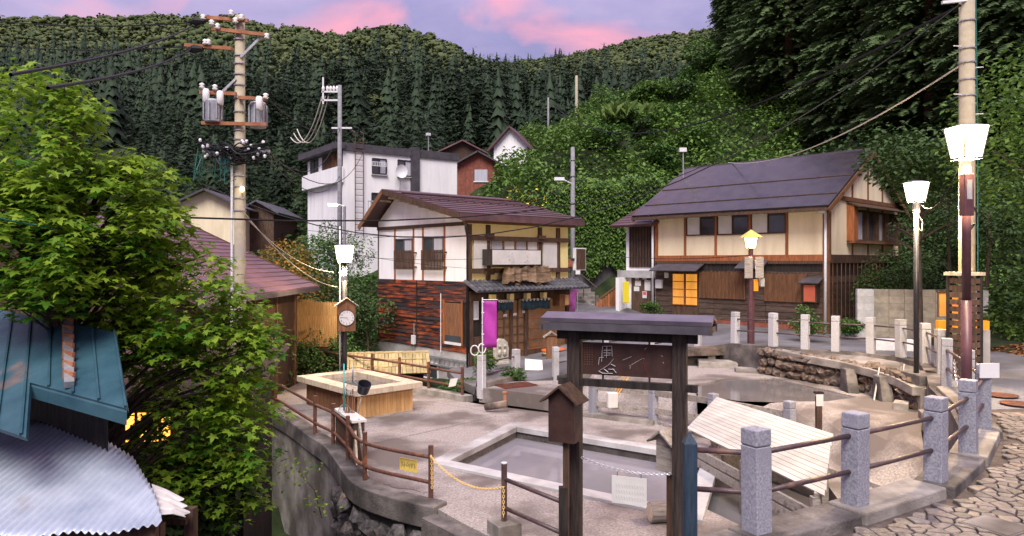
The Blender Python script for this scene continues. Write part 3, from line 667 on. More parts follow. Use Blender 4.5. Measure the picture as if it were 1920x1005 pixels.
# gable roof, ridge along the front, long slope to the street
def roof_plane(pts, th, m, n_seams, name='roof'):
    r_ = MB().slab(pts, th).build(name, m, H.o)
    return r_
ov, ex, lf_ = .45, .75, .25
sl_ = (zr-ztop)/RY
A = [(-ex, -ov, ztop+lf_-ov*sl_+.12), (LX+ex*.7, -ov, ztop+lf_-ov*sl_+.12), (LX+ex*.7, RY, zr+lf_+.12), (-ex, RY, zr+lf_+.12)]
rf = MB().slab(A, .07).build('roof', 'roof_plum', H.o)
zb2 = zr+lf_-(LY+ov-RY)*.75
B = [(-ex, RY, zr+lf_+.12), (LX+ex*.7, RY, zr+lf_+.12), (LX+ex*.7, LY+ov, zb2+.12), (-ex, LY+ov, zb2+.12)]
MB().slab(B, .07).build('roof', 'roof_plum', H.o)
for i in range(1, 11):                                                   # stepped metal sheets, each lapping the next
    t0, t1 = (i-1)/10.5, i/10.5; y0 = -ov+(RY+ov)*t0; y1 = -ov+(RY+ov)*t1; z0 = ztop+lf_-ov*sl_+.125+(y0+ov)*sl_
    MB().hexa([(-ex+.01,y0,z0+.022),(LX+ex*.7-.01,y0,z0+.022),(LX+ex*.7-.01,y1+.05,z0+(y1-y0+.05)*sl_),(-ex+.01,y1+.05,z0+(y1-y0+.05)*sl_)],
              [(-ex+.01,y0,z0+.04),(LX+ex*.7-.01,y0,z0+.04),(LX+ex*.7-.01,y1+.05,z0+.008+(y1-y0+.05)*sl_),(-ex+.01,y1+.05,z0+.008+(y1-y0+.05)*sl_)]).build('roof_sheet', 'roof_plum', rf)
for y_ in (2.3, 3.5):
    g = MB(); zz = ztop+lf_-ov*sl_+.2+(y_+ov)*sl_; g.tube([(-ex+.1,y_,zz),(LX+ex*.6,y_,zz)], .028, 6)
    for k in range(14): g.bx(-ex+.2+k*.45, -ex+.23+k*.45, y_-.05, y_+.05, zz-.09, zz)
    g.build('snow_guard', 'roof_plum', rf)
for x in (-ex+.02, LX+ex*.7-.05):                                          # barge boards and fascia
    MB().beam((x, -ov+.02, ztop+lf_-ov*sl_+.0), (x, RY, zr+lf_), .05, .2).build('barge_board', 'wood_dark', H.o)
    MB().beam((x, RY+.02, zr+lf_), (x, LY+ov, zb2), .05, .2).build('barge_board', 'wood_brown', H.o)
MB().hexa([(-ex,-ov-.06,ztop+lf_-ov*sl_-.13),(LX+ex*.7,-ov-.06,ztop+lf_-ov*sl_-.13),(LX+ex*.7,-ov+.02,ztop+lf_-ov*sl_-.13),(-ex,-ov+.02,ztop+lf_-ov*sl_-.13)],
          [(-ex,-ov-.02,ztop+lf_-ov*sl_+.13),(LX+ex*.7,-ov-.02,ztop+lf_-ov*sl_+.13),(LX+ex*.7,-ov+.03,ztop+lf_-ov*sl_+.14),(-ex,-ov+.03,ztop+lf_-ov*sl_+.14)]).build('fascia', 'roof_plum', H.o)
MB().bx(-.3, LX+.3, -.2, -.004, ztop-.06, ztop+.16).build('eave_beam', 'wood_brown', H.o)
for k in range(9): MB().beam((-.55, .3+k*.72, ztop+.05+min(.3+k*.72, RY*2-.3-k*.72)*sl_*.9+.10), (.0, .3+k*.72, ztop+min(.3+k*.72, RY*2-.3-k*.72)*sl_*.9+.12), .08, .08).build('purlin', 'wood_pale', H.o)
# left face: timbers, two windows with slatted guards
for px in (741, 776, 793.5, 834):
    y_, _ = H.fx(px, 470); H.X('timber', 'wood_red', y_-.045, y_+.045, zw, ztop-.02, 0, .035)
H.X('timber', 'wood_dark', LY-.06, LY, zb, ztop, 0, .03)
H.X('beam', 'wood_dark', 0, LY, ztop-.14, ztop+.0, .036, .07)
for p0, p1, g0 in (((743,449),(774,489),(738.6,470,774.5,505.5)), ((795,446),(832,489),(789.6,469,831,507))):
    slide_window(H, 'X', H.Xr(p0, p1), 'fascia', ['glass_curtain', 'glass_dark'], .05)
    y0, y1, z0, z1 = H.Xr(g0[:2], g0[2:], -.2); gd = MB()
    for k in range(15): yy = y0+(y1-y0)*(k+.5)/15; gd.bx(-.23, -.20, yy-.022, yy+.022, z0, z1)
    for z in (z0+.08, z1-.1): gd.bx(-.2, -.17, y0, y1, z-.03, z+.03)
    for yy in (y0+.05, y1-.05):
        for z in (z0+.1, z1-.1): gd.bx(-.18, .0, yy-.03, yy+.03, z-.03, z+.03)
    gd.build('window_guard', 'wood_dark', H.o)
# charred boards, one by one
y_sh0, y_sh1, zs0, zs1 = H.Xr((834,567), (868,644))
rows = 17; rh = (zw-zb)/rows; bmesh_ = {}
for i in range(rows):
    z0 = zb+i*rh; cuts = [0.0, 2.2+.5*((i*7) % 3), 4.1+.4*((i*5) % 3), LY]
    if z0+rh > zs0 and z0 < zs1: cuts[0] = y_sh1+.06
    cuts = [c_ for c_ in cuts if c_ >= cuts[0]]
    for a, b in zip(cuts[:-1], cuts[1:]):
        if b-a < .1: continue
        MB().hexa([(-.045,a+.004,z0),(0,a+.004,z0),(0,b-.004,z0),(-.045,b-.004,z0)], [(-.022,a+.004,z0+rh-.004),(0,a+.004,z0+rh-.004),(0,b-.004,z0+rh-.004),(-.022,b-.004,z0+rh-.004)]).build('board', 'scorched', H.o)
for yy in (H.fx(783, 580)[0],): H.X('batten', 'wood_black', yy-.03, yy+.03, zb, zw, .045, .06)
zz = H.fx(760, 594)[1]; H.X('batten', 'wood_black', y_sh1+.1, LY, zz-.03, zz+.02, .045, .065)
sh = H.X('shutter', 'wood_brown', y_sh0, y_sh1, zs0, zs1, 0, .03); H.X('frame', 'wood_red', y_sh1-.05, y_sh1+.06, zs0-.1, zs1+.1, .031, .07, parent=sh); H.X('frame', 'wood_red', y_sh0-.05, y_sh0+.03, zs0-.1, zs1+.1, .031, .07, parent=sh)
H.X('frame', 'metal_pale', y_sh0, y_sh1, zs0-.1, zs0, .031, .06, parent=sh); H.X('opening', 'glass_dark', y_sh0+.04, y_sh1-.06, zs0+.02, zs0+.25, .031, .04, parent=sh)
# basement windows and conduit
for p0, p1 in (((733,660),(759,688)), ((785,676),(822,712))): slide_window(H, 'X', H.Xr(p0, p1), 'metal_pale', ['glass_dark', 'glass_dark'], .05)
yy, zz = H.fx(779, 600); MB().tube([(-.07,yy,zb+.9),(-.07,yy,zb-.2),(-.07,yy+.3,zb-.45)], .022, 6).build('conduit', 'metal_grey', H.o); MB().bx(-.16,-.04,yy-.09,yy+.09,zb+.05,zb+.42).build('meter_box', 'metal_pale', H.o, bev=.01)
yy, zz = H.fx(833, 560); MB().tube([(-.08,yy+.12,zs1+.35),(-.08,yy+.12,zb-.1)], .02, 6).build('conduit', 'metal_pale', H.o)
# corner drain pipe
MB().tube([(-.5,-.45,ztop-.1),(-.3,-.25,ztop-.35),(-.09,-.06,ztop-.55),(-.09,-.06,-.4)], .045, 8).build('drain_pipe', 'metal_black', H.o, smooth=True)
# ladder hung along the concrete base
ld = thing('ladder', 'aluminium ladder hung level along the shop house base', 'ladder', (0,0,0))
ld.location = H.o.location; ld.rotation_euler = H.o.rotation_euler
y0, y1, z0, z1 = H.Xr((781,657), (867,682)); mb = MB()
for z in (zb-.32, zb-.62): mb.bx(-.12,-.07,.05,y1,z-.03,z+.03)
mb.build('side_rail', 'metal_grey', ld); mb = MB()
for k in range(11): yy = .2+k*(y1-.3)/10; mb.bx(-.11,-.08,yy-.018,yy+.018,zb-.6,zb-.34)
mb.build('rung', 'metal_grey', ld)
# front: posts, beams, yellow and white panels
zf = lambda zy: H.fy(905, 400+zy/3.5875)[1]
fxx = lambda zx, zy=300: H.fy(860+zx/3.5875, 400+zy/3.5875)[0]
zpt = zf(470)                                                             # pent roof line
H.Y('wall_panel', 'plaster_yellow', 0, LX, zpt, ztop, -.01, .012)
for zx in (66, 192, 540, 662):
    x_ = fxx(zx); H.Y('timber', 'wood_dark', x_-.09, x_+.09, zpt, ztop-.1, .013, .10)
for zy, h_ in ((168, .09), (386, .09)):
    H.Y('beam', 'wood_dark', .05, LX-.05, zf(zy)-h_, zf(zy)+h_, .101, .16)
for a, b, c_, d_ in ((93,208,178,378), (560,652,188,374)):
    H.Y('panel', 'panel_white', fxx(a), fxx(b), zf(d_), zf(c_), .02, .09)
slide_window(H, 'Y', (fxx(213), fxx(530), zf(345), zf(166)), 'wood_brown', ['glass_curtain','panel_white','glass_curtain','panel_white'], .08)
for zx in (190, 540):
    for zy in (150, 400): H.Y('bracket', 'wood_dark', fxx(zx)-.2, fxx(zx)+.2, zf(zy)-.07, zf(zy)+.07, .161, .22)
sg = thing('signboard', 'blank white box signboard above the carved timber slab', 'sign', H.o.location, R(42))
x0, x1 = H.fy(924,467,-.75)[0], H.fy(1014,470,-.75)[0]; z0, z1 = H.fy(960,496,-.75)[1], H.fy(960,469,-.75)[1]
MB().bx(x0-.02, x1+.02, -.73, -.17, z0-.03, z1+.03).build('box', 'wood_black', sg); MB().bx(x0, x1, -.75, -.73, z0, z1).build('face', 'panel_white', sg)
mb = MB()
for k in range(26):
    xx = x0+(x1-x0)*rnd.choice([.3,.34,.62,.66,.7,.25,.72,.4])+rnd.uniform(-.06,.06); zz = z0+(z1-z0)*rnd.uniform(.15,.85); a_ = rnd.uniform(0,3.1); l_ = rnd.uniform(.02,.07)
    mb.beam((xx-l_*math.cos(a_),-.753,zz-l_*math.sin(a_)),(xx+l_*math.cos(a_),-.753,zz+l_*math.sin(a_)),.004,.014,up=(0,-1,0))
mb.build('faded_lettering', 'ink_grey', sg)
# big weathered timber slab on the pent roof
sb = MB(); xs = np.linspace(fxx(245), fxx(540), 15); zt0, zt1 = zf(352), zf(470); n_ = len(xs)
fr = []; bk = []
for k, x_ in enumerate(xs):
    j1, j2 = rnd.uniform(-.07,.07), rnd.uniform(-.09,.07); tl = .16*(1-k/14)
    for row, zz in enumerate((zt0-tl*.6+j1, (zt0+zt1)/2, zt1+j2+.03)): fr.append((x_+(.12*(1-k/7) if row == 0 else 0), -.62-rnd.uniform(0,.10), zz)); bk.append((x_+(.12*(1-k/7) if row == 0 else 0), -.42, zz))
fs = []
for k in range(n_-1):
    for r_ in range(2): fs += [(k*3+r_, k*3+r_+1, k*3+r_+4, k*3+r_+3)]
    o_ = 3*n_; fs += [(k*3, k*3+3, o_+k*3+3, o_+k*3), (k*3+2, o_+k*3+2, o_+k*3+5, k*3+5)]
    for r_ in range(2): fs += [(o_+k*3+r_, o_+k*3+r_+3, o_+k*3+r_+4, o_+k*3+r_+1)]
fs += [(0,3*n_,3*n_+1,1),(1,3*n_+1,3*n_+2,2)]; e_ = 3*(n_-1); fs += [(e_,e_+1,3*n_+e_+1,3*n_+e_),(e_+1,e_+2,3*n_+e_+2,3*n_+e_+1)]
mat('driftwood', (.13,.085,.055), (.30,.21,.14), 2.5, .9, 1.0, 9, stretch=(1,1,3.5), detail=8, c3=(.06,.045,.035), s3=2.2, lo3=.55)
tsl = thing('timber_slab', 'big rough weathered timber slab standing on the shop pent roof', 'timber slab', H.o.location, R(42))
sb.add(fr+bk, fs).build('slab', 'driftwood', tsl)
for zx in (330, 470):
    x_ = fxx(zx); MB().rock((x_,-.55,zf(478)), (.14,.1,.07), 9).build('foot', 'driftwood', tsl)
# tiled pent roof
zp0, zp1 = zf(462), zf(508); pr = MB().slab([(-.25,-.85,zp1-.05),(LX+.45,-.85,zp1-.05),(LX+.45,-.02,zp0+.06),(-.25,-.02,zp0+.06)], .05).build('pent_roof', 'tile_grey', H.o)
tile = MB(); n_ = 6
for k in range(n_+1):
    t = math.pi*k/n_; tile.v += [(-.085*math.cos(t), 0, .05*math.sin(t)), (-.085*math.cos(t), .3, .05*math.sin(t)+.0)]
tile.f = [(2*k, 2*k+1, 2*k+3, 2*k+2) for k in range(n_)]+[tuple(2*k for k in range(n_+1))]
tme = tile.mesh('tile'); pit = math.atan2(zp0+.11-zp1, .83)
for c_ in range(27):
    for r_ in range(3):
        y_ = -.86+r_*.28; inst('tile', tme, 'tile_grey', pr, (-.15+c_*.228, y_, zp1-.05+(y_+.85)*math.tan(pit)+.012), (pit-.04, 0, 0))
# shop front under the pent roof
GZ = .12
H.Y('lintel', 'wood_dark', 0, LX, zp1-.45, zp1-.08, .0, .12)
for x_ in (.1, fxx(345,800), fxx(445,800), LX-.1): H.Y('post', 'wood_dark', x_-.07, x_+.07, GZ-.2, zp1-.44, .0, .10)
H.Y('shop_window', 'glass_interior', fxx(455,800)+.1, LX-.2, .55, zp1-.5, .0, .02)
for k in range(4): H.Y('sill', 'wood_red', fxx(455,800)+.1, LX-.2, .5+k*.42, .54+k*.42, .021, .06)
H.Y('wall_panel', 'wood_dark', fxx(455,800), LX, -.3, .5, .0, .05)
H.Y('wall_panel', 'wood_dark', .1, fxx(240,800), -.3, 1.2, .0, .04)
dr = H.Y('door', 'glass_interior', fxx(250,800), fxx(440,800), GZ-.1, zp1-.5, .0, .025)
for zx in (252, 300, 346, 392, 438): H.Y('stile', 'wood_red' if zx == 346 else 'wood_dark', fxx(zx,800)-.035, fxx(zx,800)+.035, GZ-.1, zp1-.5, .026, .065, parent=dr)
for k in range(6): H.Y('rail', 'wood_dark', fxx(250,800), fxx(440,800), GZ+.02+k*.33, GZ+.05+k*.33, .026, .06, parent=dr)
for zx, zy in ((305,685),(370,678),(432,662)): H.Y('notice', 'paper', fxx(zx,zy)-.09, fxx(zx,zy)+.09, H.fy(860+zx/3.5875,400+zy/3.5875)[1]-.05, H.fy(860+zx/3.5875,400+zy/3.5875)[1]+.05, .07, .075, parent=dr)
for i, zx in enumerate((180, 300, 412, 522)):
    x_ = fxx(zx, 540); l_ = thing('eave_lantern', 'small square paper lantern under the shop pent roof', 'lantern', H.o.location, R(42), 'paper lanterns under the pent roof')
    MB().bx(x_-.10, x_+.10, -.52, -.32, zp1-.42, zp1-.2).build('shade', 'plaster_yellow', l_); MB().bx(x_-.12, x_+.12, -.54, -.30, zp1-.2, zp1-.17).build('cap', 'wood_black', l_); MB().bx(x_-.01,x_+.01,-.43,-.41,zp1-.17,zp1-.02).build('hanger', 'wood_black', l_)
def noren(zx0, zx1, lab):
    a, b = fxx(zx0,600), fxx(zx1,600); t_ = thing('shop_curtain', lab, 'curtain', H.o.location, R(42)); zt_ = zp1-.5; zb_ = H.fy(910, 584)[1]
    n_ = 24; mb = MB()
    for k in range(n_+1):
        x_ = a+(b-a)*k/n_; y_ = -.22-.03*math.sin(k*1.3); mb.v += [(x_, y_, zt_), (x_, y_-.02*math.sin(k*.8), zb_+.03*math.sin(k*.5))]
    mb.f = [(2*k, 2*k+2, 2*k+3, 2*k+1) for k in range(n_)]; o_ = mb.build('cloth', 'navy_cloth', t_, smooth=True)
    s_ = o_.modifiers.new('thick', 'SOLIDIFY'); s_.thickness = .008
    MB().tube([(a-.05,-.22,zt_+.03),(b+.05,-.22,zt_+.03)], .015, 6).build('rod', 'wood_pale', t_)
    for k in range(8): x_ = a+(b-a)*(k+.5)/8; MB().bx(x_-.03, x_+.03, -.25, -.2, zt_-.04, zt_+.06).build('loop', 'paper', t_)
noren(240, 342, 'short dark teal shop curtain left of the door post'); noren(393, 590, 'wide dark teal shop curtain over the shop window')
H.Y('poster', 'paper', fxx(72,650), fxx(126,650), zf(712), zf(582), .05, .07); H.Y('poster_print', 'glass_curtain', fxx(78,650), fxx(121,650), zf(700), zf(592), .071, .075)
x_ = fxx(650, 600); MB().bx(x_-.25, x_+.33, -.5, -.1, zf(648), zf(560)).build('sign_box', 'wood_brown', H.o); MB().bx(x_+.06, x_+.3, -.52, -.5, zf(640), zf(568)).build('sign_face', 'cladding_box', H.o)
ac = thing('light_box', 'dark slatted box sign with pale frame on the shop corner', 'sign', H.o.location, R(42)); MB().bx(LX+.1, LX+.75, -.35, -.2, zf(390), zf(222)).build('frame', 'metal_pale', ac); MB().bx(LX+.15, LX+.7, -.38, -.34, zf(382), zf(230)).build('face', 'wood_dark', ac); MB().bx(LX-.05,LX+.12,-.30,-.24,zf(320),zf(300)).build('bracket','metal_black',ac)
MB().bx(.2, LX+.2, -.95, -.02, -.6, GZ-.12).build('step', 'concrete', H.o, bev=.02); MB().bx(1.2, LX+.3, -1.5, -.96, -.7, GZ-.30).build('step', 'concrete', H.o, bev=.02)
# tubs by the door
for i, (zx, nm) in enumerate(((520,'striped wooden tub with orange rim beside the shop door'),(582,'striped wooden tub with orange rim, farther from the shop door'))):
    x_ = fxx(zx, 900); q = H.o.matrix_basis @ Vector((x_, -.75, GZ-.13)); tb = thing('tub', nm, 'tub', q)
    MB().lathe([(.24,0),(.27,.14)], 20).build('lower_band', 'tub_tan', tb, smooth=True); MB().lathe([(.272,.14),(.285,.36)], 20).build('body', 'tub_black', tb, smooth=True); MB().lathe([(.287,.36),(.295,.44)], 20).build('upper_band', 'tub_tan', tb, smooth=True); MB().lathe([(.30,.44),(.31,.54),(.26,.54),(.25,.46)], 20).build('rim', 'tub_orange', tb, smooth=True)
# stone figure by the shop
q = P(939, 670, 25.6); st = thing('stone_figure', 'carved stone relief stele among the shop plants', 'statue', (q.x, q.y, q.z-.25), .5)
MB().prism([(-.3,-.1),(.3,-.1),(.3,.12),(-.3,.12)], 0, .12).build('plinth', 'stone_carved', st, bev=.02)
pr_ = [(-.27,.12),(.27,.12),(.29,.55),(.24,.78),(.1,.9),(-.08,.92),(-.22,.8),(-.28,.55)]; mb = MB(); mb.v = [(x,-.08,z) for x,z in pr_]+[(x,.08,z) for x,z in pr_]; n_ = len(pr_); mb.f = [tuple(range(n_)), tuple(range(2*n_-1,n_-1,-1))]+[(i,n_+i,n_+(i+1)%n_,(i+1)%n_) for i in range(n_)]; mb.build('slab', 'stone_carved', st, bev=.02)
for dx in (-.1, .11):
    MB().rock((dx,-.11,.42), (.075,.05,.16), 3).build('figure', 'stone_carved', st, smooth=True); MB().rock((dx,-.12,.66), (.055,.05,.06), 5).build('figure_head', 'stone_carved', st, smooth=True)

# ------------------------------------------------------------------ the cream house across the road
H = House('cream_house', 'long two storey cream plaster house with dark metal roof and lit door', 'house', 12.34, 28, -.4, 44)
LY, LX = 8.05, 7.8
Zx = lambda zx, zy: H.fx(1080+zx/2.716, 270+zy/2.716); Zy = lambda zx, zy: H.fy(1080+zx/2.716, 270+zy/2.716)
zband0, zband1 = Zx(1250,600)[1], Zx(1250,563)[1]; zev = Zx(1280,285)[1]; zrg = 7.5
MB().bx(0, LX, 0, LY, -.4, zband0).build('wall', 'wood_black', H.o)
mb = MB().bx(0, LX, 0, LY, zband0, zev)
for y_ in (0, LY): mb.add([(0,y_,zev),(LX,y_,zev),(LX/2,y_,zrg-.15)], [(0,1,2) if y_ == 0 else (0,2,1)])
mb.build('wall', 'plaster_cream', H.o)
H.X('band', 'wood_red', -.05, LY, zband0+.04, zband1, 0, .07); H.X('band', 'wood_dark', -.05, LY, zband0-.08, zband0+.04, .0, .09)
H.Y('band', 'wood_dark', 0, LX, zband0-.05, zband1, 0, .07)
sl_ = (zrg-zev)/(LX/2); ov = .75
GO = -.3
def rp(x, y, dz=0): return (x, y, (zev+.1+(x)*sl_ if x <= LX/2 else zrg+.1-(x-LX/2)*sl_)+dz)
rfm = MB().slab([rp(-ov,GO), rp(LX/2,GO), rp(LX/2,LY+.8), rp(-ov,LY+.8)][::-1], .09).build('roof', 'roof_slate', H.o)
MB().slab([rp(LX/2,GO), rp(LX+ov,GO), rp(LX+ov,LY+.8), rp(LX/2,LY+.8)][::-1], .09).build('roof', 'roof_slate', H.o)
nst = 24                                                                  # horizontal lapped metal strips
for i in range(nst):
    a = -ov+(LX/2+ov)*i/nst; b = -ov+(LX/2+ov)*(i+1)/nst; z0 = rp(a,0)[2]+.004; z1 = rp(b,0)[2]+.004
    MB().hexa([(a,GO+.01,z0),(b,GO+.01,z1),(b,LY+.79,z1),(a,LY+.79,z0)], [(a,GO+.01,z0+.032),(b,GO+.01,z1+.006),(b,LY+.79,z1+.006),(a,LY+.79,z0+.032)]).build('roof_strip', 'roof_slate', rfm)
for x_ in (.1, 1.55):
    z_ = rp(x_,0)[2]+.11; g = MB().tube([(x_,GO+.05,z_),(x_,LY+.7,z_)], .03, 6)
    for k in range(16): g.bx(x_-.05, x_+.05, -.5+k*.57, -.47+k*.57, z_-.1, z_)
    g.build('snow_guard', 'wood_dark', rfm)
MB().tube([(LX/2,GO,zrg+.14),(LX/2,LY+.8,zrg+.14)], .09, 6).build('ridge_cap', 'roof_slate', rfm)
MB().beam((-ov-.03,GO,rp(-ov,0)[2]-.08), (-ov-.03,LY+.8,rp(-ov,0)[2]-.08), .09, .12).build('gutter', 'wood_dark', H.o)
for s_ in (0, 1):
    a, b = (rp(-ov,GO,-.12), rp(LX/2,GO,-.12)) if s_ == 0 else (rp(LX/2,GO,-.12), rp(LX+ov,GO,-.12))
    MB().beam(a, b, .05, .2).build('barge_board', 'wood_brown', H.o)
    a, b = (rp(-ov,LY+.78,-.12), rp(LX/2,LY+.78,-.12)) if s_ == 0 else (rp(LX/2,LY+.78,-.12), rp(LX+ov,LY+.78,-.12)); MB().beam(a, b, .05, .2).build('barge_board', 'wood_brown', H.o)
for zx in (557, 713, 886, 1075): y_ = Zx(zx, 440)[0]; H.X('timber', 'wood_red', y_-.055, y_+.055, zband1, zev-.02, 0, .045)
H.X('timber', 'wood_brown', -.04, .22, -.3, zev, .0, .08); H.X('timber', 'wood_red', LY-.14, LY+.02, zband0, zev, 0, .06)
H.X('eave_beam', 'wood_brown', 0, LY, zev-.1, zev+.04, .09, .15)
for a, b in (((565,366),(708,462)), ((722,358),(878,458)), ((895,342),(1068,452))):
    p0 = Zx(*a); p1 = Zx(*b); slide_window(H, 'X', (min(p0[0],p1[0]), max(p0[0],p1[0]), p1[1], p0[1]), 'wood_dark', ['glass_dark','panel_white'], .06)
# lower wall: boards, lattices, lit door, awnings
for i in range(11):
    z0 = -.1+i*.235
    if z0+.23 > zband0-.08: break
    for a, b in ((.24, 2.6), (2.61, 5.0), (5.01, LY-.0)):
        MB().hexa([(-.035,a,z0),(0,a,z0),(0,b-.01,z0),(-.035,b-.01,z0)], [(-.014,a,z0+.23),(0,a,z0+.23),(0,b-.01,z0+.23),(-.014,b-.01,z0+.23)]).build('board', 'siding_red' if i < 2 else 'siding_dark', H.o)
for k in range(9): y_ = .5+k*.7; H.X('batten', 'wood_brown', y_-.02, y_+.02, -.1, .42, .036, .055)
def rectX(a, b): p0 = Zx(*a); p1 = Zx(*b); return min(p0[0],p1[0]), max(p0[0],p1[0]), min(p0[1],p1[1]), max(p0[1],p1[1])
y0, y1, z0, z1 = rectX((498,660),(622,822)); zb_ = Zx(560,872)[1]
dr = H.X('door', 'wood_dark', y0-.04, y1+.04, zb_, z1+.06, .036, .06); H.X('lit_pane', 'window_lit', y0, y1, z0, z1, .061, .07, parent=dr)
mb = MB()
for k in range(23): y_ = y0+(y1-y0)*k/22; mb.bx(-.10,-.071,y_-.011,y_+.011,z0,z1)
for k in range(5): z_ = z0+(z1-z0)*k/4; mb.bx(-.10,-.0715,y0,y1,z_-.016,z_+.016)
mb.bx(-.105,-.071,(y0+y1)/2-.04,(y0+y1)/2+.04,z0,z1).build('lattice', 'wood_red', dr)
for (a, b) in (((632,648),(868,792)), ((962,656),(1180,808))):
    y0, y1, z0, z1 = rectX(a, b); lt = H.X('lattice_panel', 'wood_black', y0, y1, z0, z1, .036, .06); mb = MB()
    for k in range(34): y_ = y0+(y1-y0)*(k+.5)/34; mb.bx(-.1,-.061,y_-.019,y_+.019,z0,z1-.02*(k % 3))
    mb.build('slats', 'wood_brown', lt, kind='stuff')
for (a, b) in (((420,618),(655,645)), ((850,602),(985,632))):
    y0, y1, z0, z1 = rectX(a, b); MB().slab([(-.75,y0,z0),(-.04,y0,z1+.1),(-.04,y1,z1+.1),(-.75,y1,z0)], .04).build('awning', 'fascia', H.o)
y0, y1, z0, z1 = rectX((415,690),(446,735)); H.X('meter_box', 'metal_pale', y0, y1, z0, z1, .036, .2, bev=.02); y0, y1, z0, z1 = rectX((456,655),(474,682)); H.X('meter_box', 'paper', y0, y1, z0, z1, .036, .1)
for zx, t0, t1 in ((398,365,835), (1275,330,950)):
    y_ = Zx(zx, 600)[0]; MB().tube([(-.09 if zx > 1000 else -.12, y_, Zx(zx,t0)[1]), (-.09 if zx > 1000 else -.12, y_, Zx(zx,t1)[1]-.1)], .055, 8).build('drain_pipe', 'metal_pale', H.o, smooth=True)
# red cabinet with small roof by the corner
y0, y1, z0, z1 = rectX((1175,712),(1245,808)); cb = thing('wall_cabinet', 'red cabinet with grey lean-to lid on the cream house corner', 'cabinet', H.o.location, R(44))
MB().bx(-.36,-.04,y0,y1,z0,z1).build('body', 'wood_dark', cb); MB().bx(-.385,-.36,y0+.05,y1-.04,z0+.04,z1-.03).build('door', 'red_box', cb, bev=.01); MB().slab([(-.52,y0-.12,z1+.05),(-.04,y0-.12,z1+.26),(-.04,y1+.12,z1+.26),(-.52,y1+.12,z1+.05)], .04).build('lid', 'fascia', cb)
# gable end
for x_ in (0.0, 2.2, 3.9, 5.6, LX-.1): H.Y('timber', 'wood_brown', x_, x_+.1, zband1, zev+min(x_, LX-x_)*sl_*.95, 0, .04)
H.Y('beam', 'wood_brown', 0, LX, zev+.05, zev+.22, .041, .08)
def rectY(a, b): p0 = Zy(*a); p1 = Zy(*b); return min(p0[0],p1[0]), max(p0[0],p1[0]), min(p0[1],p1[1]), max(p0[1],p1[1])
x0, x1, z0, z1 = rectY((1400,338),(1612,500)); slide_window(H, 'Y', (x0, x1, z0, z1), 'wood_dark', ['glass_curtain','glass_dark','glass_curtain','glass_dark'], .25)
H.Y('shutter_case', 'wood_red', x0-.45, x0-.04, z0-.1, z1+.2, .0, .30); H.Y('sill', 'wood_brown', x0-.45, x1+.1, z0-.14, z0-.03, .0, .34); MB().slab([(x0-.5,-.55,z1+.12),(x1+.2,-.55,z1+.12),(x1+.2,-.01,z1+.36),(x0-.5,-.01,z1+.36)], .05).build('awning', 'wood_dark', H.o)
for i in range(9):
    z0_ = -.1+i*.27
    if z0_+.26 > zband0-.05: break
    MB().hexa([(.02,-.035,z0_),(LX,-.035,z0_),(LX,0,z0_),(.02,0,z0_)],[(.02,-.014,z0_+.265),(LX,-.014,z0_+.265),(LX,0,z0_+.265),(.02,0,z0_+.265)]).build('board', 'siding_dark', H.o)
for k in range(14): H.Y('batten', 'wood_brown', .2+k*.42, .235+k*.42, -.1, zband0-.06, .036, .06)
p0 = Zx(1300, 338); MB().bx(-.28,-.1,.05,.32,p0[1]-.12,p0[1]+.14).build('meter_box', 'metal_pale', H.o, bev=.02)

# annex with posters, left of the cream house
A_ = House('annex', 'small annex with plum roof, white frame and posters on its door', 'house', 12.34-.695*8.15-.719*-.3, 28+.719*8.15+.695*.3, .1, 44)
a0 = A_.fx(1174, 450)[0]; zt_ = A_.fx(1200, 420)[1]; zm0, zm1 = A_.fx(1200, 497)[1], A_.fx(1200, 507)[1]
MB().bx(0, 4.0, .02, a0, -.4, zt_).build('wall', 'plaster_white', A_.o)
A_.X('panel', 'wood_dark', .12, a0-.22, zm0-.1, zt_-.06, .0, .05); mb = MB()
for k in range(9): yy = .2+(a0-.5)*k/8; mb.bx(-.07,-.051,yy-.02,yy+.02,zm0-.1,zt_-.06)
mb.build('battens', 'wood_black', A_.o)
A_.X('ledge', 'concrete_pale', 0, a0+.35, zm1-.35, zm1-.0, .0, .25)
y0, y1, z0, z1 = A_.Xr((1185,512), (1223,577)); dr = A_.X('door', 'wood_dark', .15, y1, -.3, z1, .0, .05)
for p0, p1 in (((1192,517),(1199,524)),((1192,526),(1203,536)),((1190,537),(1200,546)),((1206,517),(1214,524)),((1210,525),(1221,545)),((1206,546),(1214,559))):
    r_ = A_.Xr(p0, p1); nt_ = A_.X('notice', 'paper', *r_, .055, .062, parent=dr)
r_ = A_.Xr((1207,547), (1213,553)); A_.X('notice_print', 'paper_red', *r_, .0625, .066, parent=dr)
MB().slab([(-.75,-.3,zt_-.08),(-.75,a0+.45,zt_-.08),(2.2,a0+.45,zt_+1.15),(2.2,-.3,zt_+1.15)][::-1], .1).build('roof', 'roof_plum', A_.o)
for i in range(9):
    x_ = -.75+i*.33; zz = zt_-.08+(x_+.75)*.417; MB().hexa([(x_,-.29,zz),(x_+.34,-.29,zz+.14),(x_+.34,a0+.44,zz+.14),(x_,a0+.44,zz)],[(x_,-.29,zz+.03),(x_+.34,-.29,zz+.146),(x_+.34,a0+.44,zz+.146),(x_,a0+.44,zz+.03)]).build('roof_strip', 'roof_plum', A_.o)
MB().bx(-.7,-.1,a0-.1,a0+.1,-.4,zm1-.35).build('pillar', 'plaster_white', A_.o)
q = A_.Xr((1169,528), (1180,568), -.72); yb = thing('yellow_board', 'bright yellow board leaning beside the annex pillar', 'board', A_.o.location, R(44)); MB().bx(-.78,-.72,q[0],q[1],q[2],q[3]).build('panel', 'yellow_paint', yb, bev=.02)
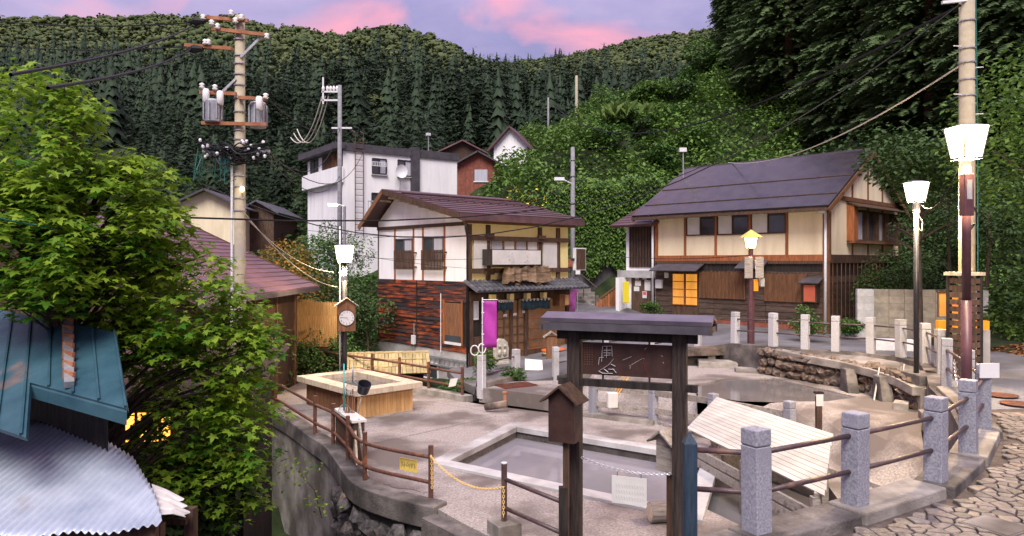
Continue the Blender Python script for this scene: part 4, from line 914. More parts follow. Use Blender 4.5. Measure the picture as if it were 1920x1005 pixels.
# stairs up the slope with a wooden gate
sp = thing('stone_stairs', 'narrow concrete stairs climbing beside the dark retaining wall', 'stairs', (4.35,36.6,.15), R(44))
for k in range(9): MB().bx(-.1,.95,.15+k*.27,3.2,k*.19-.2,k*.19+.17).build('step', 'concrete', sp, bev=.015)
MB().tube([(-.15,-.1,1.0),(-.15,2.6,2.75)], .025, 6).build('handrail', 'rail_brown', sp)
for k in range(4): MB().tube([(-.15,.0+k*.8,k*.55),(-.15,.0+k*.8,1.05+k*.54)], .02, 6).build('handrail_post', 'rail_brown', sp)
wg = thing('wooden_gate', 'sloping brown timber fence gate at the foot of the stairs', 'gate', (4.25,36.2,.1), R(-4)); mb = MB()
for k in range(13): MB().bx(k*.14,k*.14+.125,-.02,.02,.05,.35+k*.105).build('board', 'wood_red', wg)
MB().beam((0,-.03,.42),(1.8,-.03,1.78),.05,.07).build('top_rail', 'wood_brown', wg); MB().bx(1.8,1.92,-.06,.06,0,1.95).build('post', 'wood_brown', wg)

# ------------------------------------------------------------------ white flat-roofed building up the slope
H = House('white_building', 'white rendered building with dark roof edge and rooftop ladder', 'building', -10.8, 46, -1, 35)
W, D_ = 8.45, 6.6; zt_ = H.fx(643, 272)[1]; zt_ = H.fy(650, 268)[1]
MB().bx(0, W, 0, D_, -1, zt_-.5).build('wall', 'plaster_white', H.o)
MB().bx(-.12, W+.1, -.12, D_+.3, zt_-.5, zt_).build('roof_edge', 'fascia', H.o); MB().bx(-.6,.0,-.3,D_+.3,zt_-.42,zt_-.02).build('roof_edge', 'fascia', H.o)
x_ = H.fy(777, 300)[0]; H.Y('pilaster', 'fascia', x_-.3, x_+.3, zt_-3.3, zt_+.12, .0, .22)
for p0, p1 in (((698,297),(724,327)), ((746,300),(771,331)), ((697,362),(723,384))):
    r_ = H.Yr(p0, p1); slide_window(H, 'Y', r_, 'metal_black', ['glass_dark','glass_curtain'], .06, .05); H.Y('sill', 'concrete_pale', r_[0]-.08, r_[1]+.08, r_[2]-.12, r_[2]-.05, 0, .14)
r_ = H.Yr((698,303), (724,313), -.25); mb = MB()
for k in range(9): xx = r_[0]+(r_[1]-r_[0])*k/8; mb.bx(xx-.015,xx+.015,-.27,-.24,r_[2],r_[3])
mb.bx(r_[0],r_[1],-.27,-.24,r_[3]-.02,r_[3]+.02).bx(r_[0],r_[1],-.27,-.24,r_[2],r_[2]+.04).build('window_guard', 'metal_pale', H.o)
# recessed balcony on the left face
y0, y1, z0, z1 = H.Xr((604,282), (643,330)); H.X('balcony_recess', 'wood_dark', y0, y1, z0+.6, z1, -.05, .015); H.X('balcony_panel', 'wood_brown', y0+.1, (y0+y1)/2, z0+.6, z1-.1, .016, .05)
mb = MB()
for k in range(9):
    t = k/8; mb.beam((-.06,y0+(y1-y0)*.05+t*(y1-y0)*.4,z1),(-.06,y0+(y1-y0)*.3+t*(y1-y0)*.4,z1-1.6),.03,.03); mb.beam((-.09,y0+(y1-y0)*.45-t*(y1-y0)*.4,z1),(-.09,y0+(y1-y0)*.25-t*(y1-y0)*.2,z1-1.6),.03,.03)
mb.build('trellis', 'wood_brown', H.o)
H.X('parapet', 'plaster_white', y0-.1, D_+.2, z0-.4, z0+.6, .0, .35)
y0, y1, z0, z1 = H.Xr((583,296), (597,336)); slide_window(H, 'X', (y0,y1,z0,z1), 'metal_black', ['glass_dark','glass_dark'], .05)
# ladder, dish, aerial
x_ = H.fy(672, 300)[0]; mb = MB()
for s_ in (-.28, .28): mb.tube([(x_+s_,-.15,zt_-6),(x_+s_,-.15,zt_+.7),(x_+s_,.35,zt_+.9)], .03, 6)
for k in range(16): mb.tube([(x_-.28,-.15,zt_-5.6+k*.38),(x_+.28,-.15,zt_-5.6+k*.38)], .02, 5)
t = thing('roof_ladder', 'pale steel ladder rising over the white building parapet', 'ladder', H.o.location, R(35)); mb.build('ladder_frame', 'rail_rust', t)
q = H.fy(748, 323); t = thing('satellite_dish', 'white satellite dish on the white building wall', 'dish', H.o.location, R(35))
d_ = MB(); 
for r_ in range(5):
    for j in range(14): a_ = 2*math.pi*j/14; rr = .45*r_/4; d_.v.append((q[0]+rr*math.cos(a_)*.85-.1, -.5-.12*(r_/4)**2-.25*rr*math.cos(a_), q[1]+rr*math.sin(a_)))
d_.f = [(r_*14+j, r_*14+(j+1) % 14, (r_+1)*14+(j+1) % 14, (r_+1)*14+j) for r_ in range(4) for j in range(14)]
d_.build('dish', 'metal_pale', t, smooth=True); MB().tube([(q[0]-.1,-.5,q[1]),(q[0],-.25,q[1]-.2),(q[0],-.1,q[1]-1.6)], .03, 6).build('arm', 'metal_grey', t)
x_ = H.fy(806, 250)[0]; t = thing('roof_aerial', 'thin mast with pale head on the white building roof', 'aerial', H.o.location, R(35)); MB().tube([(x_,.2,zt_-.3),(x_,.2,zt_+1.15)], .03, 6).build('mast', 'metal_grey', t); MB().bx(x_-.15,x_+.12,.1,.3,zt_+1.1,zt_+1.28).build('head', 'metal_pale', t)
# small balcony rail above the shop roof
q = P(690,390,40); t = thing('balcony_railing', 'pale metal railing below the white building windows', 'railing', q, R(-8)); mb = MB()
for k in range(13): mb.bx(k*.13,k*.13+.025,0,.025,-.45,.35)
mb.build('balusters', 'metal_grey', t); MB().bx(0,1.6,-.01,.04,.35,.41).build('top_rail', 'metal_grey', t)

# ------------------------------------------------------------------ houses behind
def small_house(name, lab, px0, px1, py_ev, py_ridge, Y, wall, roof, deg, dep=6, hgt=4, boards=False, rfm_=None, ov=.5):
    a, b = P(px0, py_ev, Y), P(px1, py_ev, Y); w_ = (b-a).length; zr_ = P(0, py_ridge, Y).z-a.z
    t = thing(name, lab, 'house', (a.x, a.y, a.z-hgt), R(deg))
    mb = MB().bx(0,w_,0,dep,0,hgt); mb.add([(0,0,hgt),(w_,0,hgt),(w_/2,0,hgt+zr_-.1),(0,dep,hgt),(w_,dep,hgt),(w_/2,dep,hgt+zr_-.1)], [(0,1,2),(3,5,4)]); mb.build('wall', wall, t)
    s_ = zr_/(w_/2); o_ = ov
    MB().slab([(w_/2,-o_,hgt+zr_),(w_/2,dep+o_,hgt+zr_),(-o_,dep+o_,hgt-o_*s_),(-o_,-o_,hgt-o_*s_)], .12).build('roof', roof, t)
    MB().slab([(w_/2,-o_,hgt+zr_),(w_+o_,-o_,hgt-o_*s_),(w_+o_,dep+o_,hgt-o_*s_),(w_/2,dep+o_,hgt+zr_)], .12).build('roof', roof, t)
    if boards:
        for k in range(int(w_/.35)+1): MB().bx(k*.35-.02,k*.35+.02,-.04,0,0,hgt+.05).build('batten', wall, t)
    return t, w_
t, w_ = small_house('red_house', 'red boarded house with grey gable roof behind the white building', 855, 938, 306, 283, 56, 'siding_red', 'fascia', 0, 7, 5, True)
MB().bx(w_*.42,w_*.42+1.0,-.06,.0,3.6,4.5).build('window', 'glass_curtain', t); MB().bx(w_*.42-.08,w_*.42+1.08,-.08,-.061,3.52,3.6).build('sill', 'metal_pale', t)
small_house('plum_roofed_house', 'house with plum hipped roof peeking over the white building', 828, 905, 281, 262, 66, 'wood_dark', 'roof_purple', 8, 8, 5)
t, w_ = small_house('white_gable_house', 'white gabled house half hidden by the vine covered hill', 926, 990, 272, 238, 62, 'plaster_white', 'roof_plum', -14, 8, 6)
small_house('hillside_house', 'pale lit house with dark gable roof behind the utility pole', 330, 440, 381, 354, 52, 'plaster_cream', 'fascia', 6, 8, 5, ov=.7)
small_house('grey_roofed_house', 'low house with grey tiled roof behind the autumn tree', 452, 512, 392, 375, 56, 'wood_dark', 'tile_grey', 4, 8, 4)
# big left building, ridge running away from us
t = thing('purple_roofed_house', 'long dark house with purple ribbed roof behind the maple', 'house', (-12.1,17,-3.5))
e, rz_ = 5.13, 7.45
mb = MB().bx(-4.5,4.4,0,8.8,0,e); mb.add([(-4.5,0,e),(4.4,0,e),(0,0,rz_-.1),(-4.5,8.8,e),(4.4,8.8,e),(0,8.8,rz_-.1)],[(0,1,2),(3,5,4)]); mb.build('wall', 'wood_dark', t)
MB().bx(-4.4,4.3,-.03,-.004,.3,3.9).build('wall_panel', 'plaster_white', t)
rr = MB().slab([(0,-.6,rz_),(5.0,-.6,e-.05),(5.0,9.4,e-.05),(0,9.4,rz_)], .1).build('roof', 'roof_purple', t); MB().slab([(0,-.6,rz_),(0,9.4,rz_),(-5.0,9.4,e-.05),(-5.0,-.6,e-.05)], .1).build('roof', 'roof_purple', t)
for i in range(18):
    x0_ = 5.0-i*.278; z0_ = e-.05+i*.278*(rz_-e+.05)/5; MB().hexa([(x0_-.29,-.59,z0_+.133),(x0_,-.59,z0_),(x0_,9.39,z0_),(x0_-.29,9.39,z0_+.133)],[(x0_-.29,-.59,z0_+.142),(x0_,-.59,z0_+.034),(x0_,9.39,z0_+.034),(x0_-.29,9.39,z0_+.142)]).build('roof_strip', 'roof_purple', rr)
MB().bx(4.95,5.06,-.6,9.4,e-.2,e-.06).build('gutter', 'fascia', t); MB().beam((0,9.42,rz_-.05),(5.0,9.42,e-.1),.06,.2).build('barge_board', 'wood_dark', t)
for k in range(5): MB().bx(4.4,4.46,.4+k*2,.5+k*2,0,e).build('timber', 'wood_brown', t)
# bamboo screen beside it
q = P(519, 640, 26.8); bs = thing('bamboo_screen', 'golden bamboo screen fence with reed top beside the dark house', 'fence', (q.x, q.y, -3.3)); z0, z1, z2 = q.z+3.3-.2, P(0,592,26.8).z+3.3, P(0,562,26.8).z+3.3
wd = P(632,600,26.8).x-q.x; mb = MB()
for k in range(34): xx = wd*(k+.5)/34; mb.tube([(xx,0,z0),(xx,0,z1)], wd/70, 6, False)
mb.build('canes', 'bamboo', bs, kind='stuff'); mb = MB()
for k in range(60): xx = wd*(k+.5)/60; mb.tube([(xx,.0,z1),(xx+rnd.uniform(-.01,.01),.0,z2+(-.08 if k > 36 else 0)+rnd.uniform(-.03,.02))], wd/122, 5, False)
mb.build('reeds', 'bamboo', bs, kind='stuff'); MB().bx(0,wd,.03,.10,z1-.05,z1+.05).build('rail', 'wood_dark', bs); MB().bx(0,wd,.02,.10,0,z0+.04).build('under_wall', 'wood_dark', bs)
for xx in (0, wd*.5, wd): MB().bx(xx-.05,xx+.05,.03,.13,0,z2-.1).build('post', 'wood_dark', bs)

# ------------------------------------------------------------------ shingled shed roof behind the washing trough
sh = thing('shingled_shed', 'low shed with mossy wooden shingle roof behind the trough', 'shed', (-5.6,25.2,-2.6), R(10))
MB().bx(-.1,2.5,.2,1.6,0,1.15).build('wall', 'wood_black', sh)
shm = MB().bx(-.06,.06,0,.5,0,.022).mesh('shingle'); a_ = math.atan2(.62, .95)
rfo = MB().slab([(-.35,-.1,1.12),(2.75,-.1,1.12),(2.6,.85,1.74),(-.2,.85,1.74)], .03).build('roof', 'wood_dark', sh)
MB().slab([(-.2,.85,1.74),(2.6,.85,1.74),(2.75,1.8,1.12),(-.35,1.8,1.12)], .03).build('roof', 'wood_dark', sh)
for r_ in range(3):
    for k in range(25):
        inst('shingle', shm, 'shingle', rfo, (-.28+k*.123+rnd.uniform(-.008,.008), -.13+r_*.31+rnd.uniform(-.02,.02), 1.12+r_*.205+.015), (a_-.05, 0, rnd.uniform(-.03,.03)), (rnd.uniform(.85,1.0), 1, 1))
MB().beam((-.3,.86,1.77),(2.7,.86,1.77),.16,.05).build('ridge_board', 'shingle', sh)

# ------------------------------------------------------------------ near roofs, left
br = thing('blue_roof_shed', 'shed with faded blue standing seam roof streaked with rust', 'shed', (0,0,0))
E0, E1, T0 = P(238,766,6.85), P(56,717,7.6), P(216,623,8.3)
dv = (E1-E0).normalized(); FarE = E1+dv*4; FarT = T0+dv*((FarE-E0).length)
main = MB().slab([T0, FarT, FarE, E0], .05).build('roof', 'roof_blue', br)
slp = (E0-T0); low1 = E1+slp*.62
MB().slab([E1, FarE, FarE+slp*.62, low1], .05).build('roof', 'roof_blue', br)
for k in range(11):
    q = E0+dv*(k*.42+.02); end = q+(slp*.62 if k*.42 > (E1-E0).length-.05 else slp*0); MB().beam(T0+dv*(k*.42+.02)+Vector((0,0,.012)), end+Vector((0,0,.012)), .022, .035).build('seam', 'roof_blue', br)
q = E0+dv*.92; tp = T0+dv*.92; mb = MB().beam(tp+Vector((0,0,.05)), q+slp*-.04+Vector((0,0,.05)), .09, .07); mb.build('ridge_bar', 'metal_grey', br)
for k in range(7): c_ = tp+(q-tp)*(k+.5)/7.5; MB().beam(c_+dv*-.09+Vector((0,0,.07)), c_+dv*.09+Vector((0,0,.07)), .03, .09).build('clamp', 'rust', br)
MB().hexa([E0+Vector((0,0,-.16)), E1+Vector((0,0,-.16)), E1-slp*.03+Vector((0,0,-.16)), E0-slp*.03+Vector((0,0,-.16))],[E0+Vector((0,0,-.04)), E1+Vector((0,0,-.04)), E1-slp*.03+Vector((0,0,-.02)), E0-slp*.03+Vector((0,0,-.02))]).build('eave_flashing', 'roof_blue', br)
cI = -slp*.8; mb = MB().hexa([E0+cI+Vector((-.1,.0,-5.2)), FarE+cI+Vector((0,0,-5.2)), FarT+Vector((0,0,-6)), T0+Vector((-.1,0,-6))],[E0+cI+Vector((-.1,0,-.22)), FarE+cI+Vector((0,0,-.22)), FarT+Vector((0,0,-.22)), T0+Vector((-.1,0,-.22))]); mb.build('wall', 'wood_black', br)
# corrugated sheet roof
cr = thing('corrugated_roof_shed', 'shed under a pale corrugated zinc sheet with a curved cut edge', 'shed', (0,0,0))
def zinc(u, v): return P(u, 0, v)
us = np.arange(-6.9, -3.27, .0127); rowsn = 16; V = []; 
fx_, fy_ = np.array([-8,-5.2,-4.59,-4.16,-3.57,-3.28]), np.array([8.75,8.65,8.2,7.9,7.2,6.75])
for u in us:
    yf = np.interp(u, fx_, fy_); yn = 6.35+(u+5.6)*.12+.03*math.sin(u*9)
    for k in range(rowsn):
        y_ = yn+(max(yf, yn+.05)-yn)*k/(rowsn-1); V.append((u, y_, .03+(y_-6.5)*.245+.016*math.sin(2*math.pi*u/.076)+.02*math.sin(u*2)))
nu = len(us); ii = np.arange(nu*rowsn).reshape(nu, rowsn); FF = np.stack([ii[:-1,:-1], ii[1:,:-1], ii[1:,1:], ii[:-1,1:]], -1).reshape(-1, 4)
o = np_obj('corrugated_sheet', V, FF, 'roof_zinc', cr, smooth=True); o.modifiers.new('thick', 'SOLIDIFY').thickness = .004
MB().bx(-7,-4.3,6.9,8.0,-5,-.08).build('wall', 'wood_black', cr); MB().beam((-6.7,6.5,-.06),(-3.35,6.8,-.06),.09,.12).build('rafter', 'wood_dark', cr)
fs_ = thing('frayed_sheet', 'torn pale plastic sheet poking out beside the corrugated zinc roof', 'sheet', (0,0,0)); mb = MB(); rows_ = []
e0, e1, e2, e3 = P(284,908,7.5), P(335,935,7.5), P(356,970,7.1), P(300,966,6.9); n_ = 14
for k in range(n_+1):
    t_ = k/n_; a = e0.lerp(e3, t_); b = e1.lerp(e2, t_)+Vector((rnd.uniform(-.05,.05), 0, rnd.uniform(-.01,.01))); mb.v += [tuple(a), tuple(a.lerp(b,.5)+Vector((0,0,.02))), tuple(b)]
mb.f = [(3*k+j, 3*k+j+1, 3*k+j+4, 3*k+j+3) for k in range(n_) for j in range(2)]; o = mb.build('sheet', 'panel_white', fs_); o.modifiers.new('thick', 'SOLIDIFY').thickness = .006
MB().beam(P(285,975,7.3), P(350,978,7.3), .05, .06).build('batten', 'wood_dark', fs_)
for a in ((-3.42,6.95),(-3.3,7.4)): MB().bx(a[0]-.05,a[0]+.05,a[1]-.05,a[1]+.05,-5.2,-.03).build('post', 'wood_dark', fs_)
# lit window under the maple
lw = thing('lit_shed', 'dark shed with glowing orange window behind the maple', 'shed', (-6.9,11.3,-5.2), R(6)); MB().bx(0,2.6,0,2,0,5.6).build('wall', 'wood_black', lw); MB().slab([(-.3,-.4,5.6),(2.9,-.4,5.6),(2.9,2.2,6.1),(-.3,2.2,6.1)],.06).build('roof','wood_dark',lw)
wn = MB().bx(.8,1.5,-.03,-.004,4.85,5.3).build('window', 'window_lit_bright', lw)
for k in range(5): MB().bx(.77+k*.18,.81+k*.18,-.06,-.031,4.82,5.33).build('mullion', 'wood_dark', wn)
# ================================================================== fences, gate, lamps and small things
def gpost(parent, x, y, z, h, w, rz, m='granite', name='post'):
    h2 = w/2; p_ = MB().bx(-h2,h2,-h2,h2,-.3,h-.155).build(name, m, parent, loc=(x,y,z), rz=rz, bev=.008)
    p_.rotation_euler = (rnd.uniform(-.014,.014), rnd.uniform(-.014,.014), rz+rnd.uniform(-.03,.03))
    c_ = MB().bx(-h2,h2,-h2,h2,h-.148,h).build('cap', m, p_, bev=.012); MB().bx(-h2+.01,h2-.01,-h2+.01,h2-.01,h-.16,h-.145).build('groove', 'concrete_wet', p_); return p_
def link(parent, a, b, r, m, name='rail', n=8, sag=0):
    a, b = Vector(a), Vector(b); k = 2 if not sag else 9
    return MB().tube([a.lerp(b, i/(k-1))-Vector((0,0,sag*4*(i/(k-1))*(1-i/(k-1)))) for i in range(k)], r, n).build(name, m, parent, smooth=True)
def fence(lab, idx, m, w, h, zr, r, rm, closed_end=None):
    t = thing('granite_fence', lab, 'fence', POSTS[idx[0]]); o = Vector(POSTS[idx[0]]); prev = None
    for n_, i in enumerate(idx):
        p = Vector(POSTS[i]); q = Vector(POSTS[min(i+1, len(POSTS)-1)])-Vector(POSTS[max(i-1, 0)]); l_ = p-o
        gpost(t, l_.x, l_.y, l_.z, h, w, math.atan2(q.y, q.x), m)
        if prev is not None:
            for z in zr: link(t, prev+Vector((0,0,z)), l_+Vector((0,0,z)), r, rm)
        prev = l_
    return t
FN = fence('near row of dark granite posts with iron rails beside crazy paving', [0,1,2,3,4,5,6], 'granite', .19, 1.0, (.42,.775), .026, 'rail_brown')
fence('far curved row of pale granite posts with iron rails above the rock face', [7,8,9,10,11,12,13,14], 'granite_pale', .2, 1.0, (.42,.78), .022, 'rail_brown')
fence('lower row of pale granite posts with iron rails beside the sloping road', [15,16,17,18], 'granite_pale', .19, .95, (.42,.78), .022, 'rail_brown')
sf = thing('granite_fence', 'short granite post fence with iron rails before the shop plants', 'fence', G(903,728,-1.25)); q = G(967,713,-1.25)-sf.location
gpost(sf,0,0,0,.98,.2,.6,'granite_pale'); gpost(sf,q.x,q.y,0,.98,.2,.6,'granite_pale')
for z in (.4,.75): link(sf,(0,0,z),(q.x,q.y,z),.022,'rail_brown')
MB().beam((.05,.1,.08),(q.x,q.y+.1,.1),.3,.16).build('kerb_stone', 'concrete', sf)
# paper notice in plastic on the near fence corner
w_ = P(1843,693,10.5); t = thing('notice_box', 'blank white notice sheet tied to the last near granite post', 'notice', w_, .05); MB().bx(-.145,.145,-.14,-.12,-.10,.11).build('sheet', 'paper', t); MB().bx(-.03,.03,-.13,.0,-.05,.0).build('tie', 'metal_black', t)
# ---- navy post where the rails end
bp = thing('rail_end_post', 'dark navy timber post with pointed top ending the iron rails', 'post', (1.665,6.75,0)); MB().bx(-.06,.06,-.06,.06,-.6,.80).build('shaft', 'post_navy', bp, bev=.006)
MB().add([(-.06,-.06,.8),(.06,-.06,.8),(.06,.06,.8),(-.06,.06,.8),(0,0,.91)], [(0,1,4),(1,2,4),(2,3,4),(3,0,4)]).build('point', 'post_navy', bp)
for z0_, z1_ in ((.735,.775),(.37,.42)): link(bp,(0.02,0,z0_),(POSTS[0][0]-1.665,POSTS[0][1]-6.75,z1_),.026,'rail_brown')

# ---- curved pipe railing along the terrace edge
RP = [(-6.65,20.25),(-4.72,17.25),(-4.05,16.3),(-3.42,15.0),(-2.78,13.6),(-1.42,12.6)]
pr = thing('pipe_railing', 'rusty brown pipe railing curving along the terrace kerb', 'railing', (-2.78,13.6,ZT+.05)); o = Vector((-2.78,13.6,0))
for x, y in RP: MB().tube([(x-o.x,y-o.y,-.1),(x-o.x,y-o.y,.93)], .045, 10).build('post', 'rail_rust', pr, smooth=False)
def smooth_path(pts, n=6):
    out_ = []
    for i in range(len(pts)-1):
        p0, p1, p2, p3 = [Vector(pts[max(0, min(len(pts)-1, j))]) for j in (i-1, i, i+1, i+2)]
        for k in range(n): t = k/n; out_.append(.5*((2*p1)+(p2-p0)*t+(2*p0-5*p1+4*p2-p3)*t*t+(3*p1-p0-3*p2+p3)*t**3))
    return out_+[Vector(pts[-1])]
for z in (.28, .72):
    path = smooth_path([(x-o.x, y-o.y, z) for x, y in [(-7.5,21.3)]+RP]); MB().tube(path, .036, 8).build('rail', 'rail_rust', pr, smooth=True)
# yellow board tied to the railing
q = P(766,871,13.0); ys = thing('yellow_sign', 'small yellow board with scrawled lettering tied to the pipe railing', 'sign', q, R(-33)); MB().bx(-.2,.2,-.012,.012,-.12,.1).build('board', 'yellow_sign', ys)
mb = MB()
for k in range(9):
    xx = -.16+k*.04; mb.beam((xx,-.0135,-.05+rnd.uniform(-.01,.02)),(xx+rnd.uniform(-.015,.02),-.0135,.05+rnd.uniform(-.02,.02)),.003,.010,up=(0,-1,0)); mb.beam((xx-.015,-.0135,rnd.uniform(-.04,.04)),(xx+.02,-.0135,rnd.uniform(-.04,.04)),.003,.008,up=(0,-1,0))
mb.build('lettering', 'ink', ys)
# entrance: block post, iron rails down to the black post
ep = thing('entrance_railing', 'pipe post on a concrete block with rails to the black gate post', 'railing', (-.12,11.05,ZT))
MB().bx(-.2,.2,-.2,.2,-.15,.22).build('block', 'concrete', ep, rz=.5, bev=.015); MB().tube([(0,0,.2),(0,0,1.1)], .045, 10).build('post', 'rail_brown', ep); MB().lathe([(.047,1.1),(.047,1.115)], 12).build('cap', 'metal_pale', ep)
bpx = P(1056, 900, 10.15); 
MB().bx(-.06,.06,-.06,.06,-.4,1.02).build('end_post', 'wood_black', ep, loc=(bpx.x+.12, bpx.y-11.05, 0))
for z in (.42,.86): link(ep,(0,0,z),(bpx.x+.12,bpx.y-11.05,z-.06),.033,'rail_brown')
def chain(parent, a, b, sag, ll, r, m, name='chain'):
    a, b = Vector(a), Vector(b); N_ = 60; pts = [a.lerp(b, i/N_)-Vector((0,0,4*sag*(i/N_)*(1-i/N_))) for i in range(N_+1)]
    L = sum((pts[i+1]-pts[i]).length for i in range(N_)); n_ = max(3, int(L/(ll*.72))); mb = MB(); acc = 0; i = 0
    def at(s_):
        acc = 0
        for i in range(N_):
            d_ = (pts[i+1]-pts[i]).length
            if acc+d_ >= s_ or i == N_-1: return pts[i].lerp(pts[i+1], min(1, (s_-acc)/d_)), (pts[i+1]-pts[i]).normalized()
            acc += d_
    for k in range(n_):
        p, d_ = at(L*(k+.5)/n_); sd = d_.cross(Vector((0,0,1)))
        if sd.length < .1: sd = d_.cross(Vector((0,1,0)))
        sd.normalize(); u = sd.cross(d_); ax = sd if k % 2 else u; ring = []
        for j in range(8): t = 2*math.pi*j/8; ring.append(p+d_*math.cos(t)*ll*.5+ax*math.sin(t)*ll*.30)
        mb.tube(ring+[ring[0]], r, 4, False)
    return mb.build(name, m, parent)
yc = thing('yellow_chain', 'yellow plastic chain slung between two railing posts', 'chain', (0,0,0))
chain(yc, (-1.42,12.52,ZT+.82), (-.12,10.98,ZT+.76), .22, .055, .007, 'chain_yellow', 'slung_chain'); chain(yc, (-1.40,12.53,ZT+.82), (-1.39,12.53,ZT+.25), 0, .055, .007, 'chain_yellow', 'hanging_end'); chain(yc, (-.13,10.98,ZT+.76), (-.13,10.98,ZT+.3), 0, .055, .007, 'chain_yellow', 'hanging_end')
# far railing behind the trough
fr = thing('pipe_railing', 'straight rusty pipe railing on the terrace edge behind the trough', 'railing', (-1.55,21.9,ZT)); o = Vector((-1.55,21.9,0)); R2 = [(-1.5,21.75),(-2.65,22.9),(-3.75,24.0),(-4.85,25.0),(-7.2,27.0)]
for x, y in R2: MB().tube([(x-o.x,y-o.y,-.05),(x-o.x,y-o.y,1.0)], .05, 10).build('post', 'rail_rust', fr)
for z in (.4,.82):
    for a, b in zip(R2[:-1], R2[1:]): link(fr,(a[0]-o.x,a[1]-o.y,z),(b[0]-o.x,b[1]-o.y,z),.04,'rail_rust')
MB().beam((.25,-.3,.07),(-3.5,3.2,.07),.35,.2).build('kerb_stone', 'concrete', fr)
t = thing('plastic_notice', 'crumpled translucent notice hanging on the far pipe railing', 'notice', (-1.85,22.1,ZT+.35), R(-35)); MB().slab([(-.05,-.1,.0),(.28,-.16,.08),(.33,-.1,.32),(.0,-.06,.25)],.01).build('sheet','panel_white',t)

# ---- roofed sign gate
ga, gb = Vector((.917,10.5,ZT)), Vector((2.32,9.95,ZT)); gd = (gb-ga); gw = gd.length; grz = math.atan2(gd.y, gd.x)
sgt = thing('sign_gate', 'dark timber gate with small metal roof framing a brown sign panel', 'gate', ga, grz); zg = -ZT
for x_ in (0, gw): MB().bx(x_-.095,x_+.095,-.095,.095,-.2,zg+1.56).build('post', 'wood_gate', sgt, bev=.008); MB().bx(x_-.16,x_+.16,-.16,.16,-.15,.06).build('footing', 'concrete', sgt, bev=.02)
MB().bx(-.26,gw+.24,-.05,.05,zg+1.37,zg+1.49).build('upper_beam', 'wood_black', sgt); MB().bx(-.24,gw+.24,-.05,.05,zg+.70,zg+.80).build('lower_beam', 'wood_black', sgt)
MB().bx(-.3,gw+.34,-.16,.16,zg+1.555,zg+1.60).build('roof_bed', 'wood_dark', sgt)
for s_ in (-1, 1): MB().slab([(-.42,0,zg+1.705),(-.42,s_*.30,zg+1.635),(gw+.46,s_*.30,zg+1.635),(gw+.46,0,zg+1.705)][::s_], .06).build('roof', 'roof_gate', sgt)
for s_ in (-1, 1): MB().bx(-.43,gw+.47,min(s_*.305,s_*.32),max(s_*.305,s_*.32),zg+1.52,zg+1.63).build('fascia', 'fascia', sgt)
MB().prism([(-.40,-.34),(-.40,.34),(-.385,.34),(-.385,-.34)], [zg+1.53,zg+1.53,zg+1.53,zg+1.53], [zg+1.6]*4).build('gable_board', 'wood_dark', sgt); MB().bx(gw+.43,gw+.45,-.34,.34,zg+1.53,zg+1.6).build('gable_board', 'wood_dark', sgt)
pnl = MB().bx(.12,gw-.10,-.025,.025,zg+.87,zg+1.33).build('sign_panel', 'sign_brown', sgt)
px0, px1, pz0, pz1 = .12, gw-.1, zg+.87, zg+1.33
for x_ in (.42, gw-.42): MB().bx(x_-.012,x_+.012,-.012,.012,zg+1.33,zg+1.38).build('hanger', 'metal_black', sgt); MB().bx(x_-.012,x_+.012,-.012,.012,zg+.79,zg+.87).build('hanger', 'metal_black', sgt)
pw_ = px1-px0; mb = MB(); yf = -.027
def strk(mb, u0, v0, u1, v1, w_): mb.beam((px0+u0*pw_,yf,pz0+v0*(pz1-pz0)),(px0+u1*pw_,yf,pz0+v1*(pz1-pz0)),.003,w_,up=(0,-1,0))
# worn white calligraphy: a tall closed character over a wider one
for a in (((.235,.90),(.34,.92)),((.235,.90),(.225,.42)),((.34,.92),(.345,.60)),((.25,.78),(.33,.79)),((.25,.70),(.33,.70)),((.285,.90),(.28,.55)),((.255,.62),(.325,.64)),((.20,.55),(.19,.32)),((.20,.54),(.25,.56)),
          ((.19,.12),(.30,.32)),((.30,.32),(.36,.52)),((.19,.12),(.24,.06)),((.24,.06),(.35,.07)),((.25,.20),(.30,.10)),((.33,.36),(.38,.30)),((.35,.22),(.39,.10)),((.30,.20),(.37,.20))): strk(mb, *a[0], *a[1], .044)
mb.build('white_lettering', 'paint_white', pnl); mb = MB()
for c_ in range(4):
    for k in range(9): u = .02+c_*.028; v = .92-k*.075; strk(mb, u, v, u+.018, v+rnd.uniform(-.02,.02), .007); strk(mb, u+.009, v+.02, u+.009+rnd.uniform(-.004,.004), v-.03, .005)
mb.build('small_lettering', 'wood_brown', pnl); mb = MB()
for a in (((.725,.90),(.685,.72)),((.70,.72),(.69,.55)),((.69,.55),(.70,.35)),((.70,.35),(.725,.15)),((.725,.15),(.728,.12))): strk(mb, *a[0], *a[1], .024)
mb.build('red_stroke', 'ink_red', pnl); mb = MB()
for a in (((.46,.50),(.56,.62)),((.53,.32),(.68,.58)),((.54,.25),(.55,.32)),((.70,.86),(.73,.92)),((.69,.6),(.70,.56)),((.88,.7),(.90,.66)),((.9,.5),(.91,.46))): strk(mb, *a[0], *a[1], .006)
mb.build('scratches', 'paint_white', pnl)
